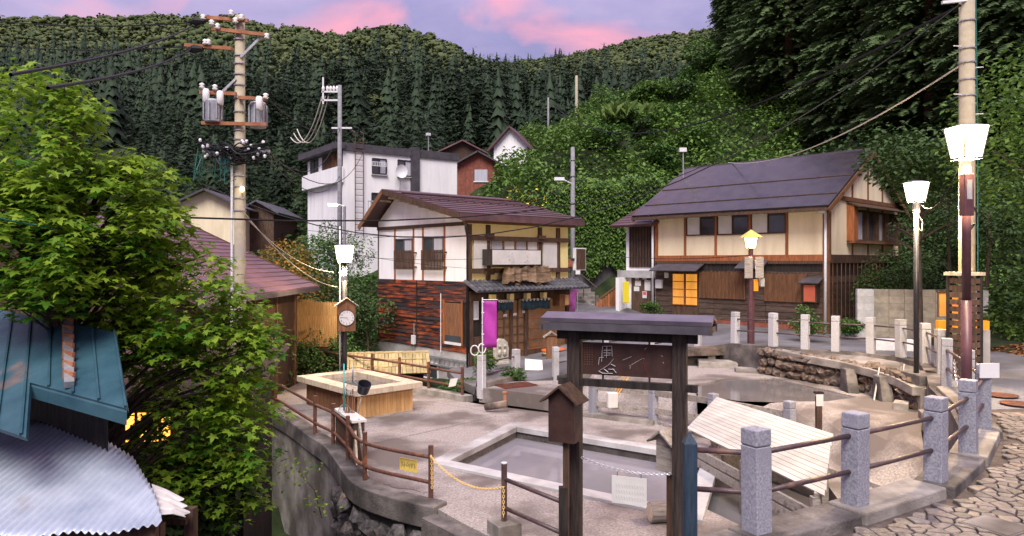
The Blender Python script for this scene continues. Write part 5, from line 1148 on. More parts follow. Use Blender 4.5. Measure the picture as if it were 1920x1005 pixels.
# chain with hanging notice across the gate
cc = thing('steel_chain', 'steel chain slung between the sign gate posts', 'chain', (0,0,0)); A_ = P(1090,857,10.42); B_ = P(1263,888,10.02); chain(cc, A_, B_, .09, .05, .0055, 'chain_steel', 'links')
hs = thing('hanging_notice', 'white laminated notice hanging from the gate chain', 'notice', P(1181,893,10.2), R(-21)); MB().bx(-.26,.24,-.006,.006,-.40,-.01).build('sheet', 'panel_white', hs); mb = MB()
for r_ in range(3):
    for k in range(11): xx = -.2+k*.038; mb.beam((xx,-.0075,-.12-r_*.085),(xx+.02,-.0075,-.17-r_*.085),.002,.012,up=(0,-1,0))
mb.build('faded_lettering', 'ink_grey', hs, kind='stuff')
for x_ in (-.18,.16): MB().bx(x_-.004,x_+.004,-.004,.004,-.02,.05).build('tie', 'metal_black', hs)
# house-shaped boxes on the gate
def hut_box(lab, q, w_, d_, h_, m, rz, pole):
    t = thing('post_box', lab, 'box', q, rz); MB().bx(-w_/2,w_/2,-d_/2,d_/2,0,h_).build('body', m, t); mb = MB().add([(-w_/2,-d_/2,h_),(w_/2,-d_/2,h_),(0,-d_/2,h_+w_*.4),(-w_/2,d_/2,h_),(w_/2,d_/2,h_),(0,d_/2,h_+w_*.4)],[(0,1,2),(3,5,4),(0,2,5,3),(1,4,5,2)]); mb.build('gable', m, t)
    for s_ in (-1,1): MB().slab([(0,-d_/2-.1,h_+w_*.4+.03),(0,d_/2+.06,h_+w_*.4+.03),(s_*(w_/2+.1),d_/2+.06,h_-.05),(s_*(w_/2+.1),-d_/2-.1,h_-.05)][::-s_],.025).build('roof', 'wood_grey' if m != 'sign_brown' else 'wood_dark', t)
    if pole: MB().bx(pole[0]-.035,pole[0]+.035,-.035,.035,ZT-q[2]-.2,.02).build('post', 'wood_dark', t)
    return t
q = P(1059,826,10.15); hut_box('dark brown house-shaped box with dark roof on the left gate post', q, .39, .26, .62, 'sign_brown', grz-.1, (.02,))
q = P(1253,882,10.35); hut_box('small weathered house-shaped box behind the right gate post', q, .26, .22, .47, 'wood_grey', grz-.5, (.03,))
q = G(1246,978,ZT); lg = thing('log_seat', 'short weathered log lying beside the right gate post', 'log', (q.x,q.y,ZT+.16), R(8)); MB().tube([(-.25,0,0),(.3,0,0)], .165, 14).build('bark_side', 'wood_grey', lg, smooth=False); MB().lathe([(.15,0),(.14,.006)],14).build('cut_end','wood_pale',lg); lg.children[1].rotation_euler=(0,-math.pi/2,0); lg.children[1].location=(-.251,0,0)

# ---- trough: boarded box under a broad timber frame
TF, TR_, TL_ = Vector((-4.09,18.7)), Vector((-2.5,19.95)), Vector((-6.26,20.8)); ex_, ey_ = (TR_-TF), (TL_-TF); tw, tl = 2.15, 3.35; trz = math.atan2(ex_.y, ex_.x)+R(4)
tr = thing('trough', 'square hot spring trough boxed in boards under a broad pale timber frame', 'trough', (TF.x,TF.y,ZT), trz); zt_ = .83
fwd = .42
for nm, b in (('frame_beam',(0,tw,0,fwd)),('frame_beam',(0,tw,tl-fwd,tl)),('frame_beam',(0,fwd,fwd+.004,tl-fwd-.004)),('frame_beam',(tw-fwd,tw,fwd+.004,tl-fwd-.004))): MB().bx(*b,zt_-.16,zt_+(.003 if b[2] > .1 else 0)).build(nm, 'wood_pale', tr, bev=.012)
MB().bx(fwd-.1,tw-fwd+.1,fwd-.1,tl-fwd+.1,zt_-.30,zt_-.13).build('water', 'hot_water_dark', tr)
ins = .2
for k in range(13): x0_ = ins+(tw-2*ins)*k/13; MB().bx(x0_+.003,x0_+(tw-2*ins)/13-.003,ins,ins+.03,0,zt_-.16).build('board', 'cladding_box', tr)
for k in range(20): y0_ = ins+.03+(tl-2*ins-.06)*k/20; MB().bx(ins,ins+.03,y0_+.003,y0_+(tl-2*ins-.06)/20-.003,0,zt_-.16).build('board', 'wood_brown', tr)
MB().bx(ins+.03,tw-ins,ins+.03,tl-ins,0,zt_-.31).build('core', 'wood_dark', tr); MB().bx(ins-.03,tw-ins+.02,ins-.02,ins,.0,.05).build('base_rail', 'wood_grey', tr)
MB().tube([(tw-ins+.02,.9,zt_-.2),(tw-ins+.1,.9,zt_-.25),(tw-ins+.1,.9,zt_-.42)], .06, 8).build('overflow_pipe', 'metal_grey', tr, smooth=True)
# tool bench at the railing bend with ladles
tbn = thing('tool_bench', 'narrow timber rack with pale top standing inside the pipe railing', 'rack', (-3.55,15.75,ZT), R(118)); MB().bx(-.75,.75,-.16,.16,.82,.87).build('top', 'panel_white', tbn)
for k in range(6): MB().bx(-.7+k*.24,-.48+k*.24,.1,.125,.15,.80).build('board', 'wood_dark', tbn)
for x_ in (-.68,.68): MB().bx(x_-.035,x_+.035,-.12,.12,0,.82).build('leg', 'wood_dark', tbn)
def ladle(lab, base, top, bowl, r, hm, bm_, net=False):
    t = thing('ladle', lab, 'ladle', base); b, tp = Vector((0,0,0)), Vector(top)-Vector(base); MB().tube([b, tp], .016, 8).build('handle', hm, t, smooth=True); c_ = Vector(bowl)-Vector(base)
    if net:
        ring = [c_+Vector((math.cos(a)*r, .02*math.sin(a), math.sin(a)*r)) for a in [2*math.pi*k/16 for k in range(17)]]; MB().tube(ring, .009, 6, False).build('hoop', 'metal_grey', t); g = MB()
        for k in range(-5,6): x_ = r*k/6; hh = math.sqrt(max(0,r*r-x_*x_)); g.tube([c_+Vector((x_,.03,-hh)),c_+Vector((x_,.05,0)),c_+Vector((x_,.03,hh))],.0035,4,False); g.tube([c_+Vector((-hh,.03,x_)),c_+Vector((0,.05,x_)),c_+Vector((hh,.03,x_))],.0035,4,False)
        g.build('mesh', 'metal_grey', t)
    else:
        ob = MB().lathe([(r*.82,-r*.75),(r,r*.75),(r*.93,r*.75),(r*.76,-r*.62)],16).build('bowl', bm_, t, smooth=False); ob.location = c_; ob.rotation_euler = (R(25),R(18),0)
P16 = lambda px, py: P(px, py, 15.8)
ladle('black plastic scoop on a long handle standing at the tool rack', P16(667,800), P16(678,742), P16(682,727), .15, 'wood_grey', 'plastic_black')
ladle('round wire skimmer with teal handle standing at the tool rack', P16(645,770), P16(645,682), P16(646,770), .13, 'plastic_teal', None, True)
ladle('grey wire skimmer leaning on the trough edge', P16(661,715), P16(662,684), P16(660,728), .14, 'metal_grey', None, True)
t = thing('broom_bundle', 'bundle of brown sticks standing in the tool rack', 'sticks', P16(655,790))
for k in range(7): MB().tube([(-.05+k*.025,0,0),(-.16+k*.045,.03,.55+.08*(k % 3))], .014, 6).build('stick', 'wood_brown', t)
for i, (a, b, lb) in enumerate(((P(672,800,15.2),P(690,905,14.0),'long grey plank leaning on the inside of the railing bend'),(P(664,808,15.3),P(668,880,14.7),'pale board leaning at the railing bend beside the grey plank'))):
    t = thing('leaning_plank', lb, 'plank', b); MB().beam(Vector(a)-Vector(b)+Vector((0,0,.1)), (0,0,0), .2 if i == 0 else .3, .04, up=(1,.4,0)).build('plank', 'wood_grey' if i == 0 else 'wood_pale', t)

# ---- street lamps
def lantern(parent, z, wt, wb, h, gm='lamp_glass', rot=0):
    g = MB(); a, b = wt/2, wb/2; g.hexa([(-b,-b,z),(b,-b,z),(b,b,z),(-b,b,z)],[(-a,-a,z+h),(a,-a,z+h),(a,a,z+h),(-a,a,z+h)]); g.build('lamp_glass', gm, parent, rz=rot)
    e = MB()
    for sx in (-1,1):
        for sy in (-1,1): e.tube([(sx*b*1.01,sy*b*1.01,z),(sx*a*1.01,sy*a*1.01,z+h)], .012, 5)
    e.bx(-b-.01,b+.01,-b-.01,b+.01,z-.03,z).build('lamp_frame', 'lamp_frame', parent, rz=rot)
    MB().hexa([(-a-.035,-a-.035,z+h),(a+.035,-a-.035,z+h),(a+.035,a+.035,z+h),(-a-.035,a+.035,z+h)],[(-a*.5,-a*.5,z+h+.05),(a*.5,-a*.5,z+h+.05),(a*.5,a*.5,z+h+.05),(-a*.5,a*.5,z+h+.05)]).build('lamp_roof', 'metal_grey', parent, rz=rot)
def lamp_light(parent, z, e, r=.25, c=(1,.74,.40)):
    l = bpy.data.lights.new('lamp_light', 'POINT'); l.energy = e; l.shadow_soft_size = r; l.color = c; o = bpy.data.objects.new('lamp_light', l); C.objects.link(o); o.parent = parent; o.location = (0,-.0,z)
q = P(1812,790,11.1); q.z = 0
L1 = thing('street_lamp', 'maroon street lamp with bright lantern beside the concrete utility pole', 'street lamp', q); MB().tube([(0,0,-.1),(0,0,1.9)], .075, 12).build('lower_shaft', 'metal_maroon', L1, smooth=True); MB().tube([(0,0,1.9),(0,0,4.05)], .062, 12).build('upper_shaft', 'metal_maroon', L1, smooth=True)
MB().bx(-.075,.075,-.075,.075,3.2,3.85).build('control_box', 'metal_maroon', L1, bev=.01); MB().bx(-.04,.04,-.082,-.075,3.45,3.75).build('hatch', 'metal_grey', L1); lantern(L1, 4.1, .42, .29, .46, rot=.12)
for k in range(3): MB().tube([(.08,0,3.3+k*.05),(.16,-.02,3.25),(.15,0,3.1),(.07,0,3.05-k*.03)], .008, 5).build('wire_coil', 'cable', L1)
L2p = P(1718,695,16.0); pil = thing('lamp_pillar', 'stained concrete pillar carrying the black street lamp', 'pillar', (L2p.x+.14,16.0,-.78)); MB().hexa([(-.28,-.35,-.4),(.42,-.35,-.4),(.42,.35,-.4),(-.28,.35,-.4)],[(-.24,-.35,.45),(.42,-.35,.45),(.42,.35,.45),(-.24,.35,.45)]).build('lower_block', 'concrete_wet', pil, bev=.02); MB().bx(-.28,.46,-.38,.38,.451,.80).build('upper_block', 'concrete_wet', pil, bev=.02)
L2 = thing('street_lamp', 'slim black street lamp with bright lantern standing on a concrete pillar', 'street lamp', (L2p.x,16.0,.02)); MB().tube([(0,0,-.05),(0,0,3.75)], .055, 12).build('shaft', 'metal_black', L2, smooth=True); MB().tube([(0,0,3.55),(0,0,3.8)], .075, 12).build('collar', 'metal_grey', L2); lantern(L2, 3.82, .36, .25, .40, rot=.2)
MB().tube([(.05,0,3.5),(.14,0,3.35),(.12,0,3.15),(.05,0,3.2)], .012, 5).build('wire_coil', 'cable_pale', L2)
L3 = thing('street_lamp', 'street lamp with bright lantern and a wooden clock case on its post', 'street lamp', (-5.26,22.6,ZT)); MB().tube([(0,0,-.05),(0,0,4.15)], .085, 12).build('shaft', 'metal_black', L3, smooth=True); MB().tube([(-.14,0,.3),(-.14,0,5.3)], .025, 8).build('conduit', 'metal_pale', L3, smooth=True); lantern(L3, 4.18, .52, .38, .50, rot=.1)
MB().tube([(.0,0,3.6),(.0,0,3.75)], .10, 12).build('band', 'metal_grey', L3)
ck = MB(); cw, ch = .27, .82; zc = 2.02
ck.bx(-cw,cw,-.2,.12,zc,zc+ch); ck.add([(-cw,-.2,zc+ch),(cw,-.2,zc+ch),(0,-.2,zc+ch+.2),(-cw,.12,zc+ch),(cw,.12,zc+ch),(0,.12,zc+ch+.2)],[(0,1,2),(3,5,4)]); cko = ck.build('clock_case', 'wood_brown', L3, loc=(.06,0,0), rz=R(16))
for s_ in (-1,1): MB().slab([(0,-.27,zc+ch+.24),(0,.18,zc+ch+.24),(s_*(cw+.1),.18,zc+ch-.03),(s_*(cw+.1),-.27,zc+ch-.03)][::-s_],.03).build('case_roof', 'wood_grey', cko)
cf = MB().lathe([(.235,0),(.235,.02)],28).build('clock_face', 'paper', cko); cf.rotation_euler = (R(90),0,0); cf.location = (.0,-.202,zc+.42)
rim = MB().tube([(math.cos(a)*.24,math.sin(a)*.24,.012) for a in [2*math.pi*k/28 for k in range(29)]], .014, 6, False).build('clock_rim', 'wood_dark', cko); rim.rotation_euler = cf.rotation_euler; rim.location = cf.location
for k in range(1,13):
    a = math.pi/2-2*math.pi*k/12; me = text_mesh(str(k), .082); me.materials.append(MATS['ink']); n_ = bpy.data.objects.new('numeral', me); C.objects.link(n_); n_.parent = cko; n_.rotation_euler = (R(90),0,0); n_.location = (math.cos(a)*.185,-.2245,zc+.42+math.sin(a)*.185)
for a, l_, w_ in ((R(-52),.10,.022),(R(172),.17,.016)): hnd = MB().beam((-.03*math.cos(a),-.226,-.03*math.sin(a)),(l_*math.cos(a),-.226,l_*math.sin(a)),.004,w_,up=(0,-1,0)).build('clock_hand', 'ink', cko, loc=(0,0,zc+.42))
# lantern on the maroon pole with timber boards
q = P(1408,668,22.6); L4 = thing('lantern_post', 'maroon post with small yellow lantern and two weathered name boards', 'lamp post', (q.x,q.y,-.5)); h0 = P(0,465,22.6).z+.5
MB().tube([(0,0,-.1),(0,0,1.8)], .115, 8).build('lower_shaft', 'metal_maroon', L4); MB().tube([(0,0,1.8),(0,0,h0)], .07, 8).build('upper_shaft', 'metal_maroon', L4); lantern(L4, h0, .30, .22, .32, 'lamp_glass_yellow')
MB().add([(-.28,-.28,h0+.34),(.28,-.28,h0+.34),(.28,.28,h0+.34),(-.28,.28,h0+.34),(0,0,h0+.58)],[(0,1,4),(1,2,4),(2,3,4),(3,0,4),(0,3,2,1)]).build('lantern_roof', 'yellow_sign', L4)
for dx in (-.24,.10): MB().bx(dx,dx+.26,-.14,-.08,h0-.95,h0-.28).build('name_board', 'wood_grey', L4, bev=.02)
mb = MB(); MB().bx(.08,.22,-.03,.03,h0-1.35,h0-.98).build('orange_frame', 'orange_paint', L4); MB().bx(.28,.4,-.08,.08,h0-1.2,h0-.95).build('junction_box', 'metal_grey', L4)
MB().bx(-.35,.35,-.35,.35,-.35,.06).build('footing', 'concrete', L4, bev=.02)
for o_, z_, e_ in ((L1,4.0,2000),(L2,3.72,1900),(L3,4.08,1900),(L4,h0-.06,240)): lamp_light(o_, z_, e_, .12)

# ---- white board roof over the basin
cvr = thing('board_roof', 'low lean-to roof of white boards over the dark basin', 'roof', (0,0,0)); TL, TRr, BL, BR = G(1344,744,-.55), G(1561,813,-.55), G(1287,803,-1.0), G(1546,930,-1.0)
nb = 13
for k in range(nb):
    t0, t1 = k/nb, (k+1)/nb-.006; a, b, c_, d_ = TL.lerp(BL,t0), TRr.lerp(BR,t0), TRr.lerp(BR,t1), TL.lerp(BL,t1); j = rnd.uniform(-.02,.02); e_ = (b-a).normalized()*j
    MB().slab([a,d_,c_+e_,b+e_], .03).build('board', 'board_white', cvr)
up_ = Vector((0,0,-.05))
for t_ in (.04,.5,.96): MB().beam(TL.lerp(TRr,t_)+up_, BL.lerp(BR,t_)+up_, .08, .07).build('rafter', 'wood_grey', cvr)
for a in (TL.lerp(TRr,.06), TL.lerp(TRr,.94), BL.lerp(BR,.05), BL.lerp(BR,.5), BL.lerp(BR,.95), TL.lerp(TRr,.5)): MB().bx(a.x-.06,a.x+.06,a.y-.06,a.y+.06,ZT-.6,a.z-.08).build('leg', 'wood_grey', cvr)
for z_ in (ZT+.12, ZT+.32): MB().beam(Vector((BL.x,BL.y,z_)), Vector((BR.x,BR.y,z_)), .06, .16).build('plank', 'wood_grey', cvr)
MB().beam(BL.lerp(BR,.08)+Vector((.1,.1,-.65)), BL.lerp(BR,.22)+Vector((.3,.4,-.12)), .1, .1).build('brace', 'wood_pale', cvr); MB().beam(BL.lerp(BR,.3)+Vector((.1,.1,-.65)), BL.lerp(BR,.16)+Vector((.3,.4,-.12)), .1, .1).build('brace', 'wood_pale', cvr)
# ---- low fence with wooden rails between the pools
mf = thing('spring_fence', 'granite posts with grey plank rails between the two pools', 'fence', (2.2,19.5,ZT)); o = Vector((2.2,19.5,ZT)); pp = [(2.2,19.5,ZT,.95),(3.65,18.6,ZT,.95),(4.75,17.0,-1.6,.98),(5.87,15.2,-1.55,1.1)]
for x,y,z,h in pp: gpost(mf, x-o.x, y-o.y, z-o.z, h, .19, .5, 'granite')
for a, b in zip(pp[:-1], pp[1:]):
    for zz in (.35,.8): MB().beam((a[0]-o.x,a[1]-o.y,a[2]-o.z+zz),(b[0]-o.x,b[1]-o.y,b[2]-o.z+zz),.05,.15).build('plank_rail', 'wood_grey', mf)
MB().beam((-.3,.2,.04),(1.5,-.95,.04),.4,.14).build('kerb_stone', 'concrete', mf)
t = thing('tool_holder', 'white plastic holder with brown handles hung on the spring fence', 'container', P(1148,765,19.0)); MB().prism([(-.14,-.08),(.14,-.08),(.14,.08),(-.14,.08)],0,.42).build('holder', 'panel_white', t, rz=.2, bev=.03)
for k in range(3): MB().tube([(-.04+k*.05,0,.2),(.28+k*.09,.02,.85)], .022, 6).build('handle', 'bamboo', t)
t = thing('marker_post', 'slim brown post with small white plate at the second pool', 'post', G(1535,800,-.8)); MB().bx(-.055,.055,-.04,.04,-.2,.60).build('shaft', 'wood_dark', t); MB().bx(-.07,.07,-.055,-.041,.42,.66).build('plate', 'panel_white', t); MB().bx(-.08,.08,-.06,.06,.661,.70).build('cap', 'wood_black', t)
# ---- channel slab, grating, pipes
sheet('bridge_slab', [(-.97,21.25),(.0,20.7),(1.1,19.95),(2.0,20.3),(1.6,22.6),(-.2,22.4)], [], lambda x,y: -1.235, 'terrace', skirt=.42, kind='structure')
t = thing('rusty_grating', 'reddish iron grating lying on the concrete slab', 'grating', G(952,728,-1.22)+Vector((.25,.55,0)), .55); mb = MB()
for k in range(15): mb.bx(-.55+k*.075,-.52+k*.075,-.33,.33,0,.022)
mb.build('bars', 'rail_rust', t); MB().bx(-.58,.56,-.36,.36,-.004,.006).build('plate', 'ink_red', t)
t = thing('outlet_pipe', 'stubby rusted valve pipe in the channel below the slab', 'pipe', G(940,768,-1.62)); MB().tube([(-.45,.1,.05),(-.1,0,.12),(.15,-.05,.18)], .10, 10).build('pipe', 'rock', t, smooth=True); MB().lathe([(.05,0),(.05,.25),(.08,.26),(.08,.3)],10,c=(.1,0,.2)).build('valve','rust',t)
t = thing('channel_plank', 'dark plank standing by the channel beside the railing end', 'plank', G(893,752,-1.7)); MB().beam((0,0,0),(.12,.1,.6),.08,.2).build('plank','wood_black',t)
for i, (px,py,zz,w_,h_,lb) in enumerate(((1385,680,-.75,.9,.3,'low mossy concrete block by the dark drain opening'),(1462,678,-.75,1.25,.5,'square concrete block below the granite fence'),(1420,700,-.8,1.3,.12,'flat concrete slab at the pool head'),(1500,705,-.8,.9,.22,'pale tilted concrete block beside the pool head'),(1345,690,-.8,1.2,.22,'broken concrete ledge left of the drain opening'))):
    q = G(px,py,zz); MB().hexa([(-w_/2,-.3,-.2),(w_/2,-.35,-.2),(w_/2,.35,-.2),(-w_/2,.3,-.2)],[(-w_/2+.03,-.27,h_),(w_/2-.02,-.3,h_-.03),(w_/2-.04,.3,h_),(-w_/2+.02,.28,h_+.03)]).build('concrete_block','concrete' if i != 3 else 'concrete_pale', loc=q, rz=rnd.uniform(-.3,.3), bev=.02, label=lb, cat='block')
t = thing('drain_opening', 'dark square culvert mouth under the granite fence', 'culvert', (6.25,22.75,-1.0), R(10))
for dx in (-1.0,.0,.8): MB().bx(dx-.12,dx+.12,-.15,.3,-.1,.72).build('pier','concrete',t)
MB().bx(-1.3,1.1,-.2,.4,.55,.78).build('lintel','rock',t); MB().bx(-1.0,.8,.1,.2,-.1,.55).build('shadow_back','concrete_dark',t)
# ---- leaning planks by the pillar
q = G(1660,752,-.78)
for k in range(9):
    b = q+Vector((-.25+k*.085+rnd.uniform(-.03,.03), -.1+rnd.uniform(-.12,.12), 0)); tp = b+Vector((.32+rnd.uniform(-.1,.15),.35,rnd.uniform(.55,.85)))
    t = thing('old_plank', 'weathered loose plank leaning in the heap beside the concrete pillar', 'plank', b, 0, 'loose planks by the pillar'); MB().beam((0,0,0), tp-b, rnd.uniform(.07,.15), .03, up=(1,-.3,0)).build('plank', 'wood_grey' if k % 3 else 'board_white', t)
for k,(px,py,sx,sy,sz) in enumerate(((1712,758,.5,.22,.3),(1690,770,.3,.4,.2),(1740,765,.3,.3,.35),(1760,790,.7,.35,.2))):
    q = G(px,py,-.8); MB().bx(-sx/2,sx/2,-sy/2,sy/2,-.2,sz).build('broken_slab','concrete', loc=q, rz=rnd.uniform(-.6,.6), bev=.02, label=['upright broken concrete slab before the lamp pillar','low broken concrete slab at the foot of the planks','squat broken concrete chunk beside the lamp pillar','wide flat concrete slab below the near fence'][k], cat='concrete slab')

# ---- utility poles
def upole(lab, x, y, zb, zt, r0, r1, m, nm='utility_pole'):
    t = thing(nm, lab, 'utility pole', (x,y,zb)); MB().tube([(0,0,-.5),(0,0,zt-zb)], [r0,r1], 14).build('shaft', m, t, smooth=True); return t
UPX = (450-960)/1350*16; U1 = upole('weathered concrete utility pole crowded with rusty arms and transformers', UPX, 16, -5, 7.95, .15, .105, 'pole_concrete')
hz = lambda py: P(0,py,16).z+5; hx = lambda px: (px-450)/1350*16
for py, a, b, dy in ((62,403,506,-.16),(92,352,440,-.15),(40,385,470,-.14),(176,380,448,-.16),(186,452,505,-.16),(233,384,505,-.16)): MB().beam((hx(a),dy,hz(py-4 if py < 100 else py)), (hx(b),dy,hz(py+ (8 if py==62 else 3))), .06, .075).build('cross_arm', 'rust', U1)
MB().beam((.05,-.1,hz(110)),(.5,-.1,hz(72)),.04,.05).build('brace','metal_grey',U1); MB().beam((-.05,-.1,hz(150)),(-.4,-.1,hz(178)),.04,.05).build('brace','metal_grey',U1)
for px, py in ((404,48),(415,55),(506,73),(386,165),(410,168),(504,184),(388,38),(392,84),(440,30),(448,44),(459,38),(398,84)): MB().lathe([(.03,-.06),(.065,-.03),(.03,0),(.065,.03),(.03,.06)],10,c=(hx(px),-.2,hz(py))).build('insulator','porcelain',U1,smooth=True)
for px, py in ((395,184),(421,188),(493,198)): MB().lathe([(.035,-.16),(.075,-.13),(.075,.1),(.05,.15)],10,c=(hx(px),-.24,hz(py))).build('cut_out','porcelain',U1,smooth=True)
for px, py0, py1 in ((405,190,232),(481,190,238)):
    c_ = MB().lathe([(.17,0),(.18,.02),(.18,(py1-py0)/1350*16-.04),(.15,(py1-py0)/1350*16)],14,c=(hx(px),-.16 if px < 450 else .1,hz(py1))).build('transformer','metal_grey',U1,smooth=False); mb = MB()
    for k in range(8): a = 2*math.pi*k/8; mb.bx(hx(px)+.2*math.cos(a)-.012,hx(px)+.2*math.cos(a)+.012,(-.16 if px<450 else .1)+.2*math.sin(a)-.03,(-.16 if px<450 else .1)+.2*math.sin(a)+.03,hz(py1)+.06,hz(py0)-.08)
    mb.build('cooling_fins','metal_grey',c_)
for py in (75,105,120,140,160,185,210,245,262,300,330,350,372,395): MB().lathe([(.135,-.012),(.135,.012)],14,c=(0,0,hz(py))).build('band','metal_grey',U1)
MB().tube([(-.15,-.08,hz(290)),(-.15,-.08,hz(650))], .03, 6).build('conduit','metal_pale',U1)
mb = MB(); mbs = []
for k in range(46):
    a = Vector((hx(rnd.uniform(372,446)),-.15+rnd.uniform(-.15,.15),hz(rnd.uniform(265,285)))); b = Vector((hx(rnd.uniform(452,512)),-.15+rnd.uniform(-.15,.15),hz(rnd.uniform(270,298)))); c_ = (a+b)/2-Vector((0,rnd.uniform(-.1,.2),rnd.uniform(-.05,.35)))
    (mb if k % 3 else mb).tube(smooth_path([a, a.lerp(c_,.5)-Vector((0,0,rnd.uniform(-.1,.15))), c_, b.lerp(c_,.5)+Vector((0,0,rnd.uniform(-.1,.1))), b], 3), rnd.uniform(.008,.016), 4, False)
mb.build('cable_bundle','cable',U1); mb = MB()
for k in range(22): px = rnd.uniform(372,510); mb.rock((hx(px),-.2+rnd.uniform(-.1,.1),hz(rnd.uniform(265,300))),(.04,.04,.05),k)
mb.build('clamps','metal_pale',U1,kind='stuff'); mb = MB()
for k in range(14): a = Vector((hx(rnd.uniform(375,440)),-.2,hz(rnd.uniform(275,300)))); mb.tube([a, a+Vector((rnd.uniform(-.15,.15),rnd.uniform(-.1,.1),-rnd.uniform(.3,.8))), a+Vector((rnd.uniform(-.1,.3),0,-rnd.uniform(.2,.5)))], .009, 4, False)
mb.build('loose_cables','cable_green',U1); MB().beam((hx(385),-.12,hz(285)),(hx(510),-.12,hz(285)),.05,.06).build('cross_arm','metal_grey',U1)
MB().lathe([(.02,-.05),(.05,0),(.03,.06)],10,c=(.13,-.22,hz(357))).build('small_lamp','lamp_glass_yellow',U1); MB().tube([(.05,0,hz(362)),(.13,-.22,hz(364))],.02,5).build('lamp_arm','metal_grey',U1)
U2 = upole('pale concrete utility pole beside the maroon street lamp', (1813-960)/1350*15.6, 15.6, 0, 8.6, .165, .15, 'pole_concrete'); h2 = lambda py: P(0,py,15.6).z
MB().beam((-.6,-.1,h2(8)),(.05,-.1,h2(2)),.06,.06).build('cross_arm','metal_pale',U2); 
for py in (40,92,118,150,180): MB().lathe([(.175,-.012),(.175,.012)],14,c=(0,0,h2(py))).build('band','metal_grey',U2)
for k, py in enumerate((88,128,178,215)): s_ = 1 if k % 2 else -1; MB().tube([(s_*.15,-.05,h2(py)),(s_*.32,-.05,h2(py)+.01)],.012,5).build('step_bolt','metal_pale',U2)
MB().tube([(.19,0,8.4),(.2,-.05,5),(.17,-.1,3),(.17,-.1,.5)],.012,5).build('ground_wire','cable_green',U2)
cs = thing('pole_casing', 'dark slatted timber casing round the foot of the utility pole', 'casing', ((1811-960)/1350*15.3,15.35,0), R(20)); 
for sx in (-.2,.2):
    for sy in (-.2,.2): MB().bx(sx-.04,sx+.04,sy-.04,sy+.04,0,2.2).build('post','wood_black',cs)
for k in range(14): MB().bx(-.2,.2,-.235,-.215,.08+k*.15,.19+k*.15).build('slat','wood_dark',cs); MB().bx(-.235,-.215,-.2,.2,.08+k*.15,.19+k*.15).build('slat','wood_dark',cs)
MB().bx(-.27,.27,-.27,.27,2.2,2.27).build('cap','wood_pale',cs)
U3 = upole('grey utility pole before the white building', (637-960)/1350*40, 40, 0, P(0,160,40).z, .15, .11, 'pole_grey'); h3 = lambda py: P(0,py,40).z; x3 = lambda px: (px-637)/1350*40
for py, a, b in ((172,603,640),(188,603,640),(240,622,660)): MB().beam((x3(a),0,h3(py)),(x3(b),0,h3(py)),.08,.09).build('cross_arm','metal_pale',U3)
MB().beam((x3(606),0,h3(195)),(x3(606),0,h3(145)),.08,.08).build('riser','metal_pale',U3)
for px in (606,614,620,626,632): MB().lathe([(.05,-.14),(.09,0),(.05,.14)],8,c=(x3(px),0,h3(166))).build('insulator','porcelain',U3)
U4 = upole('slim grey utility pole between the shop and the ivy wall', (1074-960)/1350*36, 36, .2, P(0,276,36).z, .13, .10, 'pole_grey'); h4 = lambda py: P(0,py,36).z-.2
MB().beam((0,0,h4(345)),(-.55,-.3,h4(337)),.05,.06).build('lamp_arm','metal_pale',U4); MB().bx(-.95,-.45,-.45,-.2,h4(340),h4(334)).build('lamp_head','metal_pale',U4)
MB().bx(-.32,.05,-.3,-.1,h4(500),h4(486)).build('meter_box','siding_red',U4); MB().bx(.12,.36,-.2,.0,h4(515),h4(488)).build('junction_box','metal_pale',U4,bev=.03)
for py in (300,330,380,420): MB().lathe([(.14,-.02),(.14,.02)],10,c=(0,0,h4(py))).build('band','metal_grey',U4)
upole('thin steel pole on the hilltop beyond the vines', (1028-960)/1350*75, 75, 14, P(0,183,75).z, .12, .09, 'pole_grey'); U5 = upole('taller concrete pole on the hilltop beyond the vines', (1081-960)/1350*80, 80, 14, P(0,142,80).z, .2, .14, 'pole_concrete')
for k,(px,py,Y,lb) in enumerate(((1281,283,36,'slim pole with pale speaker head behind the cream house'),)): q = P(px,py,Y); t = thing('speaker_pole', lb, 'pole', (q.x,q.y,2)); MB().tube([(0,0,0),(0,0,q.z-2)],.03,6).build('shaft','metal_grey',t); MB().bx(-.2,.15,-.1,.1,q.z-2.05,q.z-1.85).build('head','metal_pale',t)
q = P(628,383,34); t = thing('street_light', 'arm street light glowing warm above the lane', 'street light', (q.x+.45,q.y,-1)); MB().tube([(0,0,-.5),(0,0,q.z+.9)],.07,8).build('shaft','pole_grey',t); MB().tube([(0,0,q.z+.9),(-.45,0,q.z+1.05)],.03,6).build('arm','metal_pale',t); MB().bx(-.75,-.35,-.12,.12,q.z+.93,q.z+1.0).build('lens','lamp_glass',t); MB().bx(-.78,-.32,-.14,.14,q.z+1.0,q.z+1.08).build('hood','metal_pale',t)
